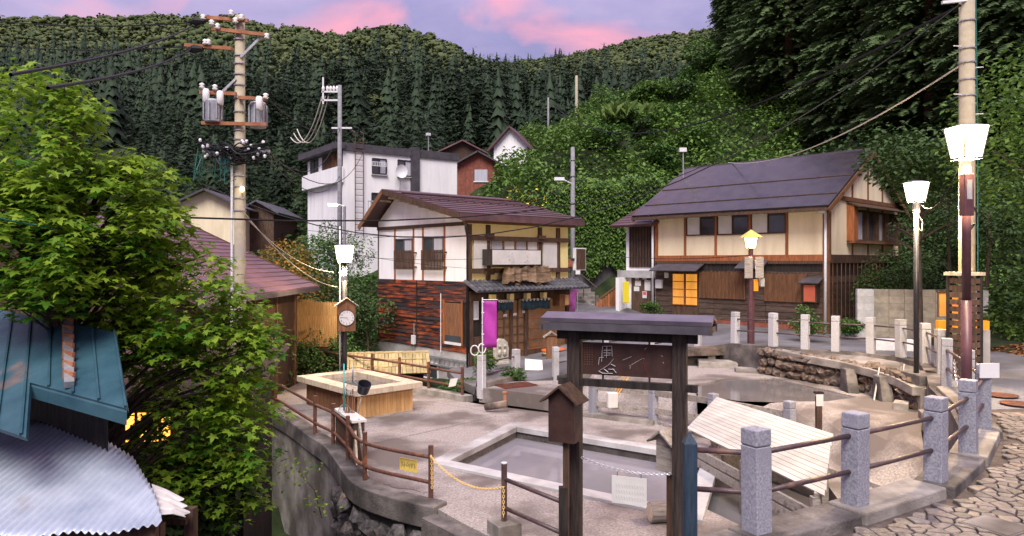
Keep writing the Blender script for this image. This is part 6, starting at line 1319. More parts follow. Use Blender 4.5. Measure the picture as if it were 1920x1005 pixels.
# ---- cables
def cable(lab, a, b, sag, r=.012, m='cable', group='overhead cables'):
    a, b = Vector(a), Vector(b); mb = MB().tube([a.lerp(b,i/16)-Vector((0,0,sag*4*(i/16)*(1-i/16))) for i in range(17)], r, 5, False); o_ = mb.build('cable', m, loc=(0,0,0), label=lab, cat='cable', group=group); return o_
T1 = lambda px,py: P(px,py,15.8)
LABL = 'black overhead cable running from the crowded pole over the maple'
for a, b, s_ in ((T1(388,40),P(-120,18,26),.3),(T1(388,84),P(-120,64,26),.3),(T1(358,50),P(20,140,5.5),.1),(T1(358,92),P(90,165,5.5),.1)): cable(LABL,a,b,s_,.016)
for px,py in ((372,40),(368,92)): t = thing('cable_sleeve','black cable sleeve on the crowded pole arm','sleeve',T1(px,py),0,'cable sleeves'); MB().tube([(-.22,0,-.02),(-.05,0,0),(.15,0,0)],[.02,.1,.05],8).build('sleeve','cable',t)
LABR = 'overhead cable strung from the crowded pole towards the grey pole'
for a, b, s_ in ((T1(505,188),P(637,240,40),.5),(T1(500,285),P(637,242,40),1.2),(T1(508,290),P(690,262,44),1.5),(T1(490,285),P(637,330,40),.9)): cable(LABR,a,b,s_,.014)
for k,(dx) in enumerate((0,6,12)): cable('pale cable looping down from the grey pole arm', P(604+dx,180,40), P(545+k*6,258-k*8,44), 1.2+.2*k, .03, 'cable_pale','looping cables')
cable('thin cable crossing above the shop roof', P(-50,385,9), P(1480,200,40), 2.2, .016); cable('long cable from the hill pole to the right edge of the cedars', P(380,345,20), P(1800,8,15.5), 3.0, .015)
cable('cable from the pale pole down to the cream house ridge', P(1808,118,15.5), P(1365,305,36), .7, .02, 'cable_pale'); cable('upper cable from the pale pole towards the valley', P(1800,10,15.5), P(1040,200,60), 2.5, .03)
cable('cable strung from the shop eave to the slim grey pole', P(700,445,30), P(1074,345,36), .6, .014); cable('second cable from the shop eave to the slim grey pole', P(872,418,27), P(1074,330,36), .5, .014); cable('cable from the slim grey pole to the hill poles', P(1074,290,36), P(1300,175,70), 1.0, .02)
for k,(py0,py1) in enumerate(((430,455),(470,500),(455,520))): cable('thin wire sagging across the shop house side wall', P(560,py0,26.4), P(905,py1-15,26.3), .15, .008)
cable('cable from the clock lamp post up to the crowded pole', P(632,538,22.5), T1(455,395), .35, .013, 'cable_pale'); cable('second cable from the clock lamp to the crowded pole', P(626,510,22.5), T1(458,405), .3, .011, 'cable_pale')
cable('cable looping between the black and maroon street lamps', P(1728,385,16), P(1806,290,11.1), .35, .01); cable('pale wire sagging in front of the maple', P(-20,405,7), P(330,422,10), .12, .008, 'cable_green'); cable('cable above the cream house wall band', P(1085,470,36), P(1410,478,23), .25, .012)

# ---- right: block wall, orange board, chain
bwl = thing('block_wall', 'concrete block wall with pale end pillars behind the granite fence', 'wall', (12.55,26.2,-.25), R(-17)); bme = MB().bx(0,.485,-.07,.07,0,.245).mesh('block')
for r_ in range(7):
    for k in range(6): inst('block', bme, 'block_wall', bwl, (.55+k*.495-(.24 if r_ % 2 else 0)*0, 0, r_*.25), (0,0,0))
bme2 = MB().bx(-.27,.27,-.2,.2,0,.245).mesh('pillar_block')
for x_ in (.25, 3.82):
    for r_ in range(7): inst('pillar_block', bme2, 'block_pale', bwl, (x_, -.05, r_*.25))
MB().bx(.5,3.6,.08,.14,0,1.74).build('mortar_backing','concrete',bwl)
q = P(1759,600,17.5); ob = thing('orange_notice_board', 'bare orange plywood notice board under a dark lid', 'notice board', (q.x,q.y,0), R(-25)); zz = lambda py: P(0,py,17.5).z
MB().bx(0,.42,-.03,.03,zz(592),zz(548)).build('board','orange_board',ob); MB().bx(-.04,.46,-.07,.07,zz(548),zz(543)).build('lid','wood_black',ob); MB().bx(.17,.23,.031,.08,-.05,zz(560)).build('post','wood_dark',ob); MB().bx(-.02,.02,-.05,.05,zz(594),zz(548)).build('side','wood_dark',ob)
q = P(1757,604,16.9); orl = thing('orange_barrier', 'bright orange rail on pale blocks behind the pole casing', 'barrier', (q.x,q.y,0), R(-6)); MB().bx(0,1.12,-.07,.07,zz(613),zz(597)).build('rail','orange_paint',orl)
for x_ in (.1,1.0): MB().bx(x_-.12,x_+.12,-.1,.1,-.05,zz(613)).build('foot','concrete_pale',orl)
t = thing('white_kerb_block', 'long low white concrete block behind the granite fence', 'block', P(1672,634,20.6), R(-15)); t.location.z = 0; MB().bx(-.55,.55,-.15,.15,-.05,.28).build('block','paint_white',t,bev=.02)
chn = thing('steel_chain', 'short steel chain hanging on the fence beside the maroon lamp', 'chain', (0,0,0)); chain(chn, P(1789,675,12.0), P(1806,690,11.3), .35, .05, .007, 'chain_steel', 'links')
# ---- shop banners
bn = thing('banner', 'tall purple cloth banner on a white pole before the shop', 'banner', G(903,738,-1.25)+Vector((0,.6,0))); hb = lambda py: P(0,py,21.9).z+1.25
MB().tube([(0,0,0),(0,0,hb(555))],.018,6).build('pole','metal_pale',bn); mb = MB(); n_ = 10
for k in range(n_+1):
    z_ = hb(645)+(hb(561)-hb(645))*k/n_
    for j in range(5): mb.v.append((.02+.40*j/4, -.03+.035*math.sin(k*.9+j*.9), z_))
mb.f = [(k*5+j,k*5+j+1,(k+1)*5+j+1,(k+1)*5+j) for k in range(n_) for j in range(4)]; o_ = mb.build('cloth','purple_cloth',bn,smooth=True); o_.modifiers.new('thick','SOLIDIFY').thickness = .006
for k in range(5): z_ = hb(640)+(hb(563)-hb(640))*k/4; MB().bx(-.025,.05,-.03,.0,z_-.015,z_+.015).build('loop','paper',bn)
MB().tube([(0,0,hb(559)),(.44,0,hb(559))],.012,6).build('top_rod','metal_pale',bn)
q = P(1072,585,31.5); pb = thing('pink_banner', 'pink cloth banner fluttering at the shop right corner', 'banner', q); mb = MB(); n_ = 9
for k in range(n_+1):
    for j in range(4): mb.v.append((-.18+.1*j+.03*math.sin(k)+.02*k, .05*math.sin(k*1.2+j), 1.2*k/n_))
mb.f = [(k*4+j,k*4+j+1,(k+1)*4+j+1,(k+1)*4+j) for k in range(n_) for j in range(3)]; o_ = mb.build('cloth','pink_cloth',pb,smooth=True); o_.modifiers.new('thick','SOLIDIFY').thickness = .006
MB().tube([(.2,0,-.6),(.28,0,1.35)],.015,6).build('pole','metal_pale',pb)
t = thing('paper_sign', 'white sheet sign propped on the sloping road before the shop', 'sign', G(1000,695,-1.28), .3); MB().slab([(-.32,-.05,.04),(.3,-.15,.02),(.36,.1,.34),(-.24,.2,.40)],.012).build('sheet','panel_white',t)
t = thing('vent_hut', 'small brown house-shaped stand on the shop step', 'stand', P(1034,660,27.2)); t.location.z = -1.35; MB().bx(-.2,.2,-.15,.15,0,1.0).build('body','wood_brown',t); 
for s_ in (-1,1): MB().slab([(0,-.22,1.22),(0,.22,1.22),(s_*.32,.22,1.0),(s_*.32,-.22,1.0)][::-s_],.03).build('roof','wood_grey',t)
for i,(px,py) in enumerate(((890,657),(904,653))): q = P(px,py,23.5); MB().tube([(.13*math.cos(a),0,.16*math.sin(a)) for a in [2*math.pi*k/16 for k in range(17)]],.02,6,False).build('white_hoop','paper',loc=q,rz=.5*i,label=['white hoop hanging by the shop corner pipe','white hoop hanging by the purple banner pole'][i],cat='hoop')
# ================================================================== vegetation
TRI = np.array([[0,1,2]])
LEAF_V = np.array([(0,0,0),(.5,.28,.06),(1,0,-.05),(.5,-.28,.06)]); LEAF_F = np.array([[0,1,2],[0,2,3]])
def maple_leaf():
    pts = [(0,-.02)]; 
    for a, r in ((-100,.35),(-78,.30),(-52,.62),(-33,.36),(-22,.55),(0,.40)): pass
    out_ = []
    for a, r in ((-150,.22),(-118,.52),(-92,.30),(-62,.82),(-34,.42),(-20,.62),(0,1.0),(20,.62),(34,.42),(62,.82),(92,.30),(118,.52),(150,.22)):
        out_.append((r*math.cos(R(a)), r*math.sin(R(a)), -.10*r*r+.03*(abs(a) % 60)/60))
    v = [(0,0,.03)]+out_; f = [(0,i,i+1) for i in range(1,13)]
    return np.array(v), np.array(f)
ML_V, ML_F = maple_leaf()
def frond(nside=5, seed=0, droop=.35, w=.32):
    rs = np.random.RandomState(seed); v = []; f = []
    for s_ in (-1, 1):
        for k in range(nside):
            t = (k+.2)/nside; x0 = t; l_ = w*(1-.75*t)*rs.uniform(.7,1.2); z0 = -droop*x0*x0
            b = len(v); v += [(x0-.06,0,z0),(x0+.13,0,-droop*(x0+.13)**2),(x0+.16+rs.uniform(0,.08), s_*l_, z0-rs.uniform(.02,.14))]; f.append((b,b+1,b+2) if s_ < 0 else (b,b+2,b+1))
    return np.array(v), np.array(f)
def cedar(h, rmax, n, seed, tv, tf, base=.12, pw=.8, lf=1.0):
    rs = np.random.RandomState(seed); t = base+(1-base)*rs.rand(n)**.9; z = t*h
    prof = rmax*np.clip((1-t)/(1-base), 0, 1)**pw+.25; lump = 1+.22*np.sin(t*23+seed)*np.cos(seed+t*51); r = prof*lump
    yaw = rs.rand(n)*2*np.pi; ln = (r*.55+.45*rmax*.5)*rs.uniform(.5,.9,n)*lf; start = (r-ln*.8)*np.sqrt(rs.uniform(.12,1.0,n)); start = np.maximum(start, 0)
    pos = np.stack([np.cos(yaw)*start, np.sin(yaw)*start, z], 1)
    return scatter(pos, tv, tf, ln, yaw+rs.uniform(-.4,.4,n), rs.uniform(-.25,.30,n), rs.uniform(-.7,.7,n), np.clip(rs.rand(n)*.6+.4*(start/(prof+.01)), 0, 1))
def crown(rx, ry, rz, n, size, seed, tv=LEAF_V, tf=LEAF_F, lumps=9, c=(0,0,0), fill=.45):
    """leaves through a lumpy crown made of sub-clumps of unequal size"""
    rs = np.random.RandomState(seed); cs = rs.normal(size=(lumps,3)); cs /= np.linalg.norm(cs,axis=1)[:,None]; cs *= rs.uniform(.35,.72,lumps)[:,None]; rr = rs.uniform(.28,.52,lumps)
    pick = rs.choice(lumps, n, p=rr**2/np.sum(rr**2)); d_ = rs.normal(size=(n,3)); d_ /= np.linalg.norm(d_,axis=1)[:,None]; rad = rs.uniform(fill,1,n)**.6
    p = (cs[pick]+d_*(rr[pick]*rad)[:,None])*np.array([rx,ry,rz])+np.array(c)
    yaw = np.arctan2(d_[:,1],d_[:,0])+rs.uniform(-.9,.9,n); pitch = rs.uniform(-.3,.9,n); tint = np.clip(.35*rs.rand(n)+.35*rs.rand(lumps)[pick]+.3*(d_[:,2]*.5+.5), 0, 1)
    return scatter(p, tv, tf, size*rs.uniform(.6,1.25,n), yaw, pitch, rs.uniform(-.8,.8,n), tint)
def limb_tree(t, h, r, n, spread, m, seed, zs=.35):
    rs = random.Random(seed); mb = MB().tube([(0,0,-.4),(.05*h*rs.uniform(-1,1),.05*h*rs.uniform(-1,1),h*.5),(.06*h*rs.uniform(-1,1),0,h*.95)], [r,r*.7,r*.2], 8, False)
    for k in range(n):
        a = rs.uniform(0,6.3); z = h*rs.uniform(zs,.8); l_ = spread*rs.uniform(.5,1); mb.tube([(0,0,z),(math.cos(a)*l_*.5,math.sin(a)*l_*.5,z+l_*.3),(math.cos(a)*l_,math.sin(a)*l_,z+l_*.5)], [r*.35,r*.2,r*.06], 5, False)
    return mb.build('trunk', m, t, smooth=True)
# ---- far forest: thousands of crowns reading as one mass
fv, ff = frond(2, 1, .3, .5); rs = np.random.RandomState(5); pts = []
y_ = 128.0
while y_ < 660:
    sp = 4.6+y_*.0052; xs_ = np.arange(-.80*y_-20, .80*y_+20, sp); pts.append(np.stack([xs_+rs.uniform(-.42,.42,len(xs_))*sp, np.full(len(xs_),y_)+rs.uniform(-.45,.45,len(xs_))*sp], 1)); y_ += sp*.95
pts = np.concatenate(pts); gz = ground_z(pts[:,0], pts[:,1]); ppx = CX+F*pts[:,0]/pts[:,1]; ppy = HY-(gz-HC)/pts[:,1]*F
# keep what the front of the hills shows
nearer = np.stack([ground_z(pts[:,0]*k, pts[:,1]*k)/k-HC/k for k in (.55,.65,.75,.85,.93)]).max(0); vis_ = (gz-HC)/1 > (nearer-12/1.0)
ok = vis_ & (ppx > -160) & (ppx < 2080); pts, gz, ppx, ppy = pts[ok], gz[ok], ppx[ok], ppy[ok]
blend = ppy+rs.normal(0,28,len(ppy)); con = (blend > np.where(ppx < 480, 172, np.where(ppx < 1000, 228, 205)))
clear = np.zeros(len(pts), bool); con |= rs.rand(len(pts)) < .07; con &= ppy > 118
parts_c, parts_b = [], []
def tier_tree(tiers, spikes, seed, rmax, pw=.9, droop=.10):
    """conifer of ragged drooping tiers of boughs, unit height"""
    rs_ = np.random.RandomState(seed); V = []; Fc = []; T = []
    for i in range(tiers):
        t = (i+.3)/tiers; z = .06+.90*t; r = rmax*(1-t)**pw*rs_.uniform(.82,1.15)+.012; a0 = rs_.rand()*6.28; b = len(V); tn = rs_.uniform(.15,.85); ox, oy = rs_.normal(0,.006,2)
        V.append((ox,oy,min(1.0,z+1.25/tiers))); T.append(tn)
        for j in range(spikes*2):
            aa = a0+math.pi*j/spikes+rs_.uniform(-.12,.12); rr = r*(rs_.uniform(.85,1.2) if j % 2 == 0 else rs_.uniform(.45,.62)); V.append((ox+rr*math.cos(aa), oy+rr*math.sin(aa), z-droop*rr/rmax*rs_.uniform(.6,1.2)*(1 if j % 2 == 0 else .3))); T.append(min(1,max(0,tn+rs_.uniform(-.2,.3))))
        for j in range(spikes*2): Fc.append((b, b+1+j, b+1+(j+1) % (spikes*2)))
    return np.array(V), np.array(Fc), np.array(T)
def lump_tree(n, seed):
    rs_ = np.random.RandomState(seed); mb = MB(); T = []
    for k in range(n):
        d_ = rs_.normal(size=3); d_ /= np.linalg.norm(d_); d_[2] = abs(d_[2])*.9-.15; c_ = d_*rs_.uniform(.22,.36); r_ = rs_.uniform(.14,.25); b = len(mb.v); mb.rock(c_, (r_,r_,r_*.85), seed*50+k); T += [rs_.uniform(.1,.9)]*(len(mb.v)-b)
    return np.array(mb.v), np.array(mb.f), np.array(T)
qv = np.array([(-.5,-.5,0),(.5,-.5,.12),(.5,.5,0),(-.5,.5,.14)]); qf = np.array([[0,1,2],[0,2,3]])
CV = [join_np([tier_tree(9, 5, 50+k, .17, .95), cedar(1, .19, 34, 50+k, fv, ff, .06, 1.0, .6)]) for k in range(4)]
BV = [join_np([lump_tree(6, 70+k), crown(.46,.46,.40, 44, .15, 70+k, qv, qf, 7, (0,0,.05), .8)]) for k in range(4)]
for k in range(4):
    for isC, src, dst in ((True, CV[k], parts_c), (False, BV[k], parts_b)):
        sel = np.where((con == isC) & (np.arange(len(pts)) % 4 == k))[0]; n_ = len(sel); h = (rs.uniform(9,17,n_) if isC else rs.uniform(5.5,10,n_)); wd = h*(rs.uniform(.9,1.25,n_) if isC else rs.uniform(.8,1.1,n_))
        V, Fc, tt = src; a = rs.rand(n_)*6.28; ca, sa = np.cos(a), np.sin(a)
        X = (V[None,:,0]*ca[:,None]-V[None,:,1]*sa[:,None])*wd[:,None]+pts[sel,0][:,None]; Y_ = (V[None,:,0]*sa[:,None]+V[None,:,1]*ca[:,None])*wd[:,None]+pts[sel,1][:,None]
        Z = (V[None,:,2]+(0 if isC else .42))*h[:,None]+gz[sel][:,None]-.3
        tb = np.clip(rs.rand(n_)*.75, 0, 1); T = np.clip(tb[:,None]*.7+tt[None,:]*.45, 0, 1)
        dst.append((np.stack([X,Y_,Z],-1).reshape(-1,3), (Fc[None]+(np.arange(n_)*len(V))[:,None,None]).reshape(-1,3), T.ravel()))

np_obj('conifer_forest', *join_np(parts_c)[:2], 'needle_far', att=join_np(parts_c)[2], kind='stuff', label='dense dark cedar forest on the mountain slope', cat='forest')
np_obj('broadleaf_forest', *join_np(parts_b)[:2], 'broadleaf_far', att=join_np(parts_b)[2], kind='stuff', label='lighter broadleaf forest along the mountain ridge', cat='forest')
# ---- cedars one can tell apart, in front of the forest
fv2, ff2 = frond(5, 2, .4, .42)
CM = []
for k in range(5):
    V, Fc, tt = join_np([tier_tree(18, 7, 90+k, .145, .9, .07), cedar(1, .185, 420, 90+k, fv2, ff2, .05, .95, .42)]); me_o = np_obj('crown', V, Fc, 'needle_far', att=tt); CM.append(me_o.data); bpy.data.objects.remove(me_o)
trunk_me = MB().tube([(0,0,-.05),(0,0,.6)], [.016,.006], 7, False).mesh('trunk')
cn = 0
for k in range(118):
    px = 340+k*14.2+rnd.uniform(-9,9); Y = rnd.uniform(128,200)
    if k >= 70: px = rnd.uniform(-60,900); Y = rnd.uniform(70,126)
    x = (px-CX)/F*Y
    z = float(ground_z(x, Y)[0]); h = rnd.uniform(12,18) if k < 70 else rnd.uniform(7,11)
    t = thing('cedar_tree', 'tall dark cedar standing in the belt before the mountain forest', 'cedar tree', (x,Y,z), rnd.uniform(0,6), 'cedars before the mountain forest')
    inst('trunk', trunk_me, 'bark_cedar', t, scale=(h,h,h)); inst('crown', CM[k % 5], 'needle_far', t, scale=(h*rnd.uniform(.95,1.25),h*rnd.uniform(.95,1.25),h))
# ---- great cedars right
fv3, ff3 = frond(7, 3, .45, .40)
BIG = []
for k in range(3):
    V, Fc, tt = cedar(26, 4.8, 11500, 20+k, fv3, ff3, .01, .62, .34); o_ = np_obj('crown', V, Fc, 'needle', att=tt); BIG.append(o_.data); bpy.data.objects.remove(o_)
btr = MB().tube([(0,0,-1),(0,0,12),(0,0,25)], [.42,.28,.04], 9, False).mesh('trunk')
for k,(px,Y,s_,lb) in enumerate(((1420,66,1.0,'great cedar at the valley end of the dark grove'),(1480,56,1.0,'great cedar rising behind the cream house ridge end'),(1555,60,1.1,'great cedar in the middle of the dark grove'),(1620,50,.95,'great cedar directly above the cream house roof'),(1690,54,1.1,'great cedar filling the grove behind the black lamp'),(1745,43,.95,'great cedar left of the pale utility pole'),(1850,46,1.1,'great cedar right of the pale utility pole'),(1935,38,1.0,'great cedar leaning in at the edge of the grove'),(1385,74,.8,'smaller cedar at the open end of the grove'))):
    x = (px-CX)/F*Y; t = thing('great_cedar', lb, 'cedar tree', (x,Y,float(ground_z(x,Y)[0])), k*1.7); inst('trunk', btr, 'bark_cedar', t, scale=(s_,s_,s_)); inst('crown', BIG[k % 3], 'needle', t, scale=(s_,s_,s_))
# ---- broadleaf trees and shrubs
def tree(name, lab, cat, px, py_base, Y, w_, h, n, size, m, seed, zb=None, trunk_h=None, group=None, tv=LEAF_V, tf=LEAF_F, lumps=9, rz=None):
    x = (px-CX)/F*Y; z = zb if zb is not None else float(ground_z(x,Y)[0]); t = thing(name, lab, cat, (x,Y,z), 0, group); th = trunk_h or h*.55
    limb_tree(t, max(.4,h*.75), max(.02,.022*h), 7, w_*.42, 'bark', seed)
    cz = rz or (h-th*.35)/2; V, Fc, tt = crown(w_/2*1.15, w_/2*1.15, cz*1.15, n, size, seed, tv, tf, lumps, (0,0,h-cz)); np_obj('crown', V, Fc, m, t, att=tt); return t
tree('round_tree', 'dark rounded tree on the crest of the vine hill', 'tree', 1318, 0, 66, 5.4, 6.6, 5200, .34, 'leaf_bush', 1)
tree('autumn_tree', 'tree turning orange behind the clock lamp', 'tree', 555, 0, 33, 4.6, 4.9, 4200, .17, 'leaf_autumn', 2, zb=-1.5)
tree('leafy_tree', 'slender leafy tree before the white building', 'tree', 640, 0, 37, 2.9, 5.6, 3400, .15, 'leaf_bush', 3, zb=-.4)
tree('leafy_tree', 'green tree between the autumn tree and the white building', 'tree', 575, 0, 40, 4.2, 4.4, 3600, .18, 'leaf_bush', 13, zb=-.5)
tree('leafy_tree', 'dark green tree behind the crowded pole', 'tree', 515, 0, 42, 4.5, 4.2, 3600, .2, 'leaf_dark', 14, zb=-.5)
for k,(px,Y,w_,h,zb,m,lb) in enumerate(((690,30.5,2.6,3.6,-2.2,'leaf_dark','dark shrub against the charred board wall'),(612,27.5,2.6,2.9,-2.5,'leaf_bush','bright green shrub below the clock case'),(560,25.6,2.6,2.5,-2.7,'leaf_bush','green shrub before the bamboo screen'),(660,27.0,2.0,2.6,-2.5,'leaf_bush','green shrub right of the clock post'),(640,31.5,3.4,4.4,-2.2,'leaf_dark','tall dark shrub behind the clock lamp'),(585,30,2.6,3.4,-2.4,'leaf_dark','dark shrub at the end of the purple roof'),
   (1513,24.5,1.1,1.25,-.2,'leaf_bush','small bright bush behind the far granite fence'),(1222,32.4,.9,.75,-.1,'leaf_bush','low bush by the white drain pipe of the cream house'),(1640,27.2,2.0,2.6,-.2,'leaf_bush','leafy shrub at the gable end of the cream house'),(1700,28.5,3.2,3.0,.2,'leaf_dark','dark shrub behind the block wall'),(1590,25.4,1.0,.7,-.2,'leaf_bush','low plants beside the block wall pillar'),
   (962,22.6,.75,.55,-1.3,'leaf_bush','broad leaved plant inside the short granite fence'),(905,24.6,.8,.95,-1.4,'leaf_bush','potted flowers by the shop corner'),(870,23.6,.9,.45,-1.75,'leaf_bush','weeds along the far railing kerb'),(840,22.9,.9,.4,-1.75,'leaf_bush','weeds beside the rusty railing posts'),(1780,30,4.5,4.2,2.5,'leaf_dark','dark shrub on the bank behind the maroon lamp'),(1850,25,3.6,3.4,2.0,'leaf_dark','shrub on the bank right of the utility pole'))):
    tree('shrub', lb, 'shrub', px, 0, Y, w_, h, int(900+w_*h*190), .10+.012*h, m, 30+k, zb=zb, trunk_h=h*.3, lumps=11)
tree('lit_tree', 'light green tree caught by the lamp at the edge of the bank', 'tree', 1945, 0, 19, 5.0, 7.6, 6500, .17, 'leaf_ivy', 60, zb=1.0, lumps=14)
tree('overhanging_tree', 'loose dark tree hanging over the gable of the cream house', 'tree', 1722, 0, 24.2, 3.5, 6.9, 4200, .2, 'leaf_dark', 61, zb=.6, trunk_h=5, lumps=16, rz=1.5)
for k in range(20):
    px = 985+rnd.uniform(0,330); Y = rnd.uniform(45,64); tree('hill_shrub', 'rounded shrub standing out of the vines on the hill', 'shrub', px, 0, Y, rnd.uniform(1.8,3.4), rnd.uniform(1.4,2.6), 900, .3, ['leaf_bush','leaf_ivy','leaf_dark'][k % 3], 300+k, group='shrubs on the vine hill', trunk_h=.5, lumps=7)
# ---- the near maple
mp_ = thing('maple_tree', 'big maple with broad lobed leaves coloured lamplit yellow green over the near roofs', 'maple tree', (-4.9,9.2,-5.2)); o = Vector((-4.9,9.2,-5.2))
EL = [(60,270,8.6,150,165,.8),(190,390,8.8,150,130,.9),(40,430,8.2,150,140,.8),(290,430,9.0,70,90,.6),(330,560,9.2,120,130,.8),(200,540,9.6,160,120,.9),(440,570,9.3,50,60,.4),(430,660,9.4,80,90,.6),(450,780,9.6,80,110,.7),(340,740,9.8,120,130,.9),(300,880,9.6,120,80,.8),(400,900,9.8,100,80,.7),(250,340,8.8,70,60,.5),(120,185,8.6,45,45,.4),(480,620,9.4,45,60,.4),(110,535,8.3,130,60,.6),(260,620,9.0,90,60,.6)]
rs = np.random.RandomState(3); tw_p = []; wts = np.array([a[3]*a[4] for a in EL], float); wts /= wts.sum()
for k in rs.choice(len(EL), 1400, p=wts):
    px, py, Y, rx, ry, rd = EL[k]; d_ = rs.normal(size=3); d_ /= np.linalg.norm(d_); rad = rs.uniform(.25,1)**.45; q = P(px+d_[0]*rx*rad, py+d_[2]*ry*rad, Y+d_[1]*rd*rad); tw_p.append((q, Vector((d_[0],d_[1],-d_[2]))))
pos, yaw, pit, rol, tin, szz = [], [], [], [], [], []
for q, d_ in tw_p:
    a0 = rs.uniform(0,6.28); tn = rs.rand()
    for j in range(17):
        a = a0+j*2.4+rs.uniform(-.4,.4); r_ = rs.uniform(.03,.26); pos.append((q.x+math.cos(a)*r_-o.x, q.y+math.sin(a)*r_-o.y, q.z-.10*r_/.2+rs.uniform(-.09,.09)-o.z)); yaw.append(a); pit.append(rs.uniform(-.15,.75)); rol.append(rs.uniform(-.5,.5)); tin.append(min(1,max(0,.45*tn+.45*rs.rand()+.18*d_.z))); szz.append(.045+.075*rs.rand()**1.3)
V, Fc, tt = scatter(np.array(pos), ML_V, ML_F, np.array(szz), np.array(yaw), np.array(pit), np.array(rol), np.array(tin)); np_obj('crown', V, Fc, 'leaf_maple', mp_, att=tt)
tk = MB(); tk.tube([(0,0,-.3),(.1,.0,2.2),(-.1,-.2,4.4),(-.5,-.4,6.4),(-.9,-.6,8.2)], [.17,.14,.11,.07,.025], 9, False)
for q, d_ in tw_p[::9]:
    e = q-o; s_ = Vector((.0,-.1,max(1.2,min(7.5,e.z-1.0)))); s_.x = -.9*max(0,(s_.z-2.2)/6)**1.2; md = s_.lerp(e,.55)+Vector((0,0,.18)); tk.tube([s_,md,e], [.035,.02,.006], 5, False)
tk.build('trunk','bark',mp_,smooth=True)
# undergrowth below the maple
for k,(px,py,Y,w_,h,lb) in enumerate(((395,930,10.2,1.5,1.7,'dark undergrowth shrub at the foot of the maple'),(330,960,9.6,1.2,1.2,'low dark shrub beside the torn sheet'))):
    q = P(px,py,Y); tree('shrub', lb, 'shrub', px, 0, Y, w_, h, 2200, .16, 'leaf_dark', 80+k, zb=q.z-h*.5, trunk_h=h*.3)
q = P(566,880,11.8); t = thing('wall_sapling', 'thin yellowing sapling growing out of the retaining wall', 'sapling', (q.x+.25,q.y+.3,q.z-.9)); MB().tube([(0,0,0),(-.1,-.1,.5),(-.35,-.2,.85)],[.012,.009,.004],5,False).build('stem','bark',t)
ps = np.array([(-.35+rs.normal()*.22,-.2+rs.normal()*.1,.85+rs.normal()*.13) for k in range(90)]+[(-.05+rs.normal()*.15,-.1+rs.normal()*.08,.25+rs.normal()*.1) for k in range(50)]); V,Fc,tt = scatter(ps, LEAF_V, LEAF_F, rs.uniform(.05,.1,140), rs.rand(140)*6.28, rs.uniform(-.2,.8,140), rs.uniform(-.5,.5,140)); np_obj('leaves',V,Fc,'leaf_maple',t,att=tt)
# ---- hillside cover
def cover(name, lab, m, region, n, size, seed, tv=LEAF_V, tf=LEAF_F, lift=.5, clump=1.2, kind='stuff', lean=1.0, cond=None):
    rs = np.random.RandomState(seed); x = rs.uniform(region[0],region[1],n*2); y = rs.uniform(region[2],region[3],n*2); keep = np.ones(len(x),bool)
    if cond is not None: keep = cond(x,y)
    x, y = x[keep][:n], y[keep][:n]; z = ground_z(x,y); bump = np.sin(x*clump*1.3+seed)*np.cos(y*clump+seed*2)+.6*np.sin(x*clump*2.9)*np.sin(y*clump*2.3+1)
    z = z+lift*(.5+.5*np.clip(bump,-1,1))*rs.uniform(.2,1.15,len(x)); nn_ = len(x)
    V,Fc,tt = scatter(np.stack([x,y,z],1), tv, tf, size*rs.uniform(.6,1.4,nn_), rs.rand(nn_)*6.28, rs.uniform(-.4,1.0,nn_)*lean, rs.uniform(-.9,.9,nn_), np.clip(.5+.25*bump+rs.normal(0,.2,nn_),0,1))
    return np_obj(name, V, Fc, m, att=tt, kind=kind, label=lab, cat='ground cover')
cover('vine_cover','kudzu vines smothering the hill above the retaining wall','leaf_ivy',(-3,27,41.5,76),70000,.30,1,lift=2.3,clump=.62,cond=lambda x,y:(x<.40*y) & (x > (y-47)*.12-2.5))
cover('grove_cover','dark undergrowth on the slope beneath the great cedars','leaf_dark',(15,44,38,64),26000,.34,11,lift=1.2,cond=lambda x,y:(x>.36*y)&~((x<18.8)&(y<40)))
cover('slope_cover','mixed scrub on the slope between houses and mountain','leaf_dark',(-46,0,52,130),30000,.55,12,lift=1.6,clump=.5,cond=lambda x,y:(np.abs(x)<.75*y)&~((y<68)&(x>-13)))
cover('verge_cover','weeds and creepers on the near bank right of the pole','leaf_ivy',(14.6,25,18.5,31),16000,.17,13,lift=.6,cond=lambda x,y:(x>14.7+.1*(y-18))&~((x<17.9)&(y>25.5)))
cover('bank_cover','low leafy cover on the bank right of the cream house','leaf_dark',(14.8,34,17,44),26000,.26,2,lift=1.0,cond=lambda x,y:(x-14.8 > (y-20)*.25)&~((x<18.8)&(y>26)&(y<36)))
cover('lane_cover','rough greenery on the slope below the white building','leaf_bush',(-22,-1.5,31.5,52),26000,.22,3,lift=.9,cond=lambda x,y:~((y>45)&(x>-13))&~((x>-6.5)&(y<36)))
cover('left_cover','weeds on the low ground left of the terrace','leaf_dark',(-12,-2.2,7,31),16000,.2,4,lift=.7,cond=lambda x,y:(x < -4.6-(y-15)*.62) & (y>7) | ((y < 11.0)&(x<-3.6)))
cover('leaf_litter','brown fallen leaves on the bank beside the road','leaf_litter',(13.2,19,13,20.5),9000,.13,5,lift=.05,lean=.4,cond=lambda x,y: x > 14.3-.25*np.abs(y-16.5))
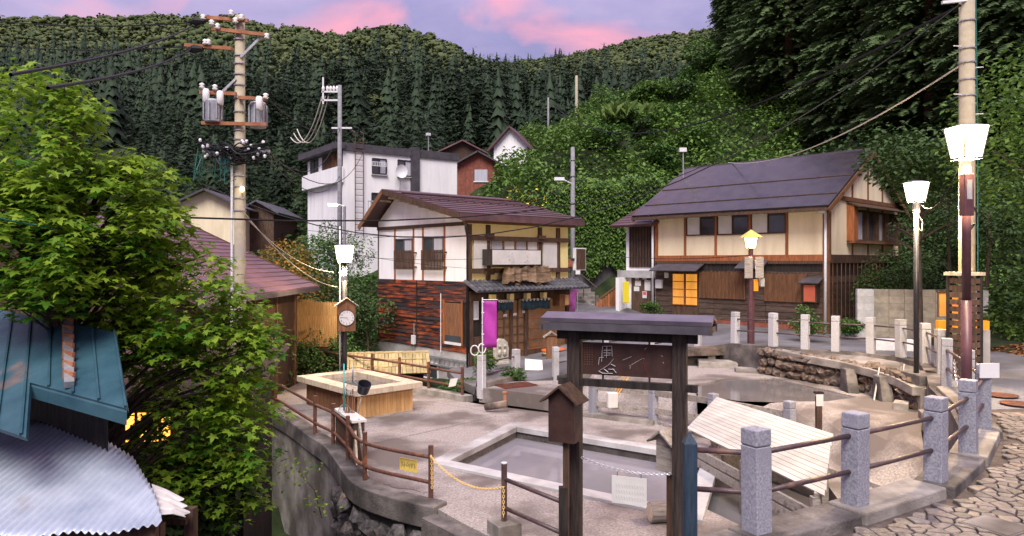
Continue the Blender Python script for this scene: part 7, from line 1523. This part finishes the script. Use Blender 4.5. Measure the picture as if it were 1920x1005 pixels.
cover('yellow_flowers','yellow flowers scattered at the foot of the vine hill','flower_yellow',(-.5,5,42.5,46),700,.2,6,lift=1.9)
# tall grass tufts on the hill
gv = np.array([(0,-.012,0),(0,.012,0),(.22,.0,.62),(.62,0,.78)]); gf = np.array([[0,1,2],[1,3,2]])
for k,(px,py,Y,lb) in enumerate(((1140,235,57,'arching pampas grass tuft high on the vine hill'),(1165,262,54,'arching pampas grass tuft below the highest one'),(1205,250,57,'arching pampas grass tuft at the right of the vine hill'))):
    x = (px-CX)/F*Y; z = float(ground_z(x,Y)[0]); n_ = 420; ps = np.stack([x+rs.normal(0,.5,n_), Y+rs.normal(0,.5,n_), np.full(n_,z+.6)],1); V,Fc,tt = scatter(ps-np.array([x,Y,z]), gv, gf, rs.uniform(.8,1.7,n_), rs.rand(n_)*6.28, rs.uniform(-.3,.2,n_), rs.uniform(-.2,.2,n_))
    np_obj('grass_tuft', V, Fc, 'grass_blade', att=tt, loc=(x,Y,z), label=lb, cat='grass')
# dark retaining wall with ivy
wall_strip('ivy_wall', [(2.3,39.4),(5.2,39.9),(9.2,40.6)], lambda x,y: 5.9+.12*(x-2), -.4, .6, 'concrete_dark', label='tall dark concrete retaining wall hung with ivy', cat='retaining wall')
n_ = 17000; x = rs.uniform(1.9,9.2,n_); dr_ = rs.rand(n_)**1.2; drop = 3.2+1.3*(.5+.5*np.sin(x*2.1)*np.cos(x*.9+1)); z = 6.5-dr_*drop*1.25+.1*(x-2)+.35*np.sin(x*3.1)*np.sin(x*1.3)+rs.normal(0,.12,n_); y = 39.3+(x-2.3)*.174-.12-.4*rs.rand(n_)*(1-dr_*.6); V,Fc,tt = scatter(np.stack([x,y,z],1), LEAF_V, LEAF_F, rs.uniform(.12,.26,n_), -np.pi/2+rs.uniform(-1,1,n_), rs.uniform(.3,1.3,n_), rs.uniform(-.6,.6,n_)); np_obj('hanging_ivy',V,Fc,'leaf_ivy',att=tt,kind='stuff',label='ivy curtain hanging over the dark retaining wall',cat='ivy')
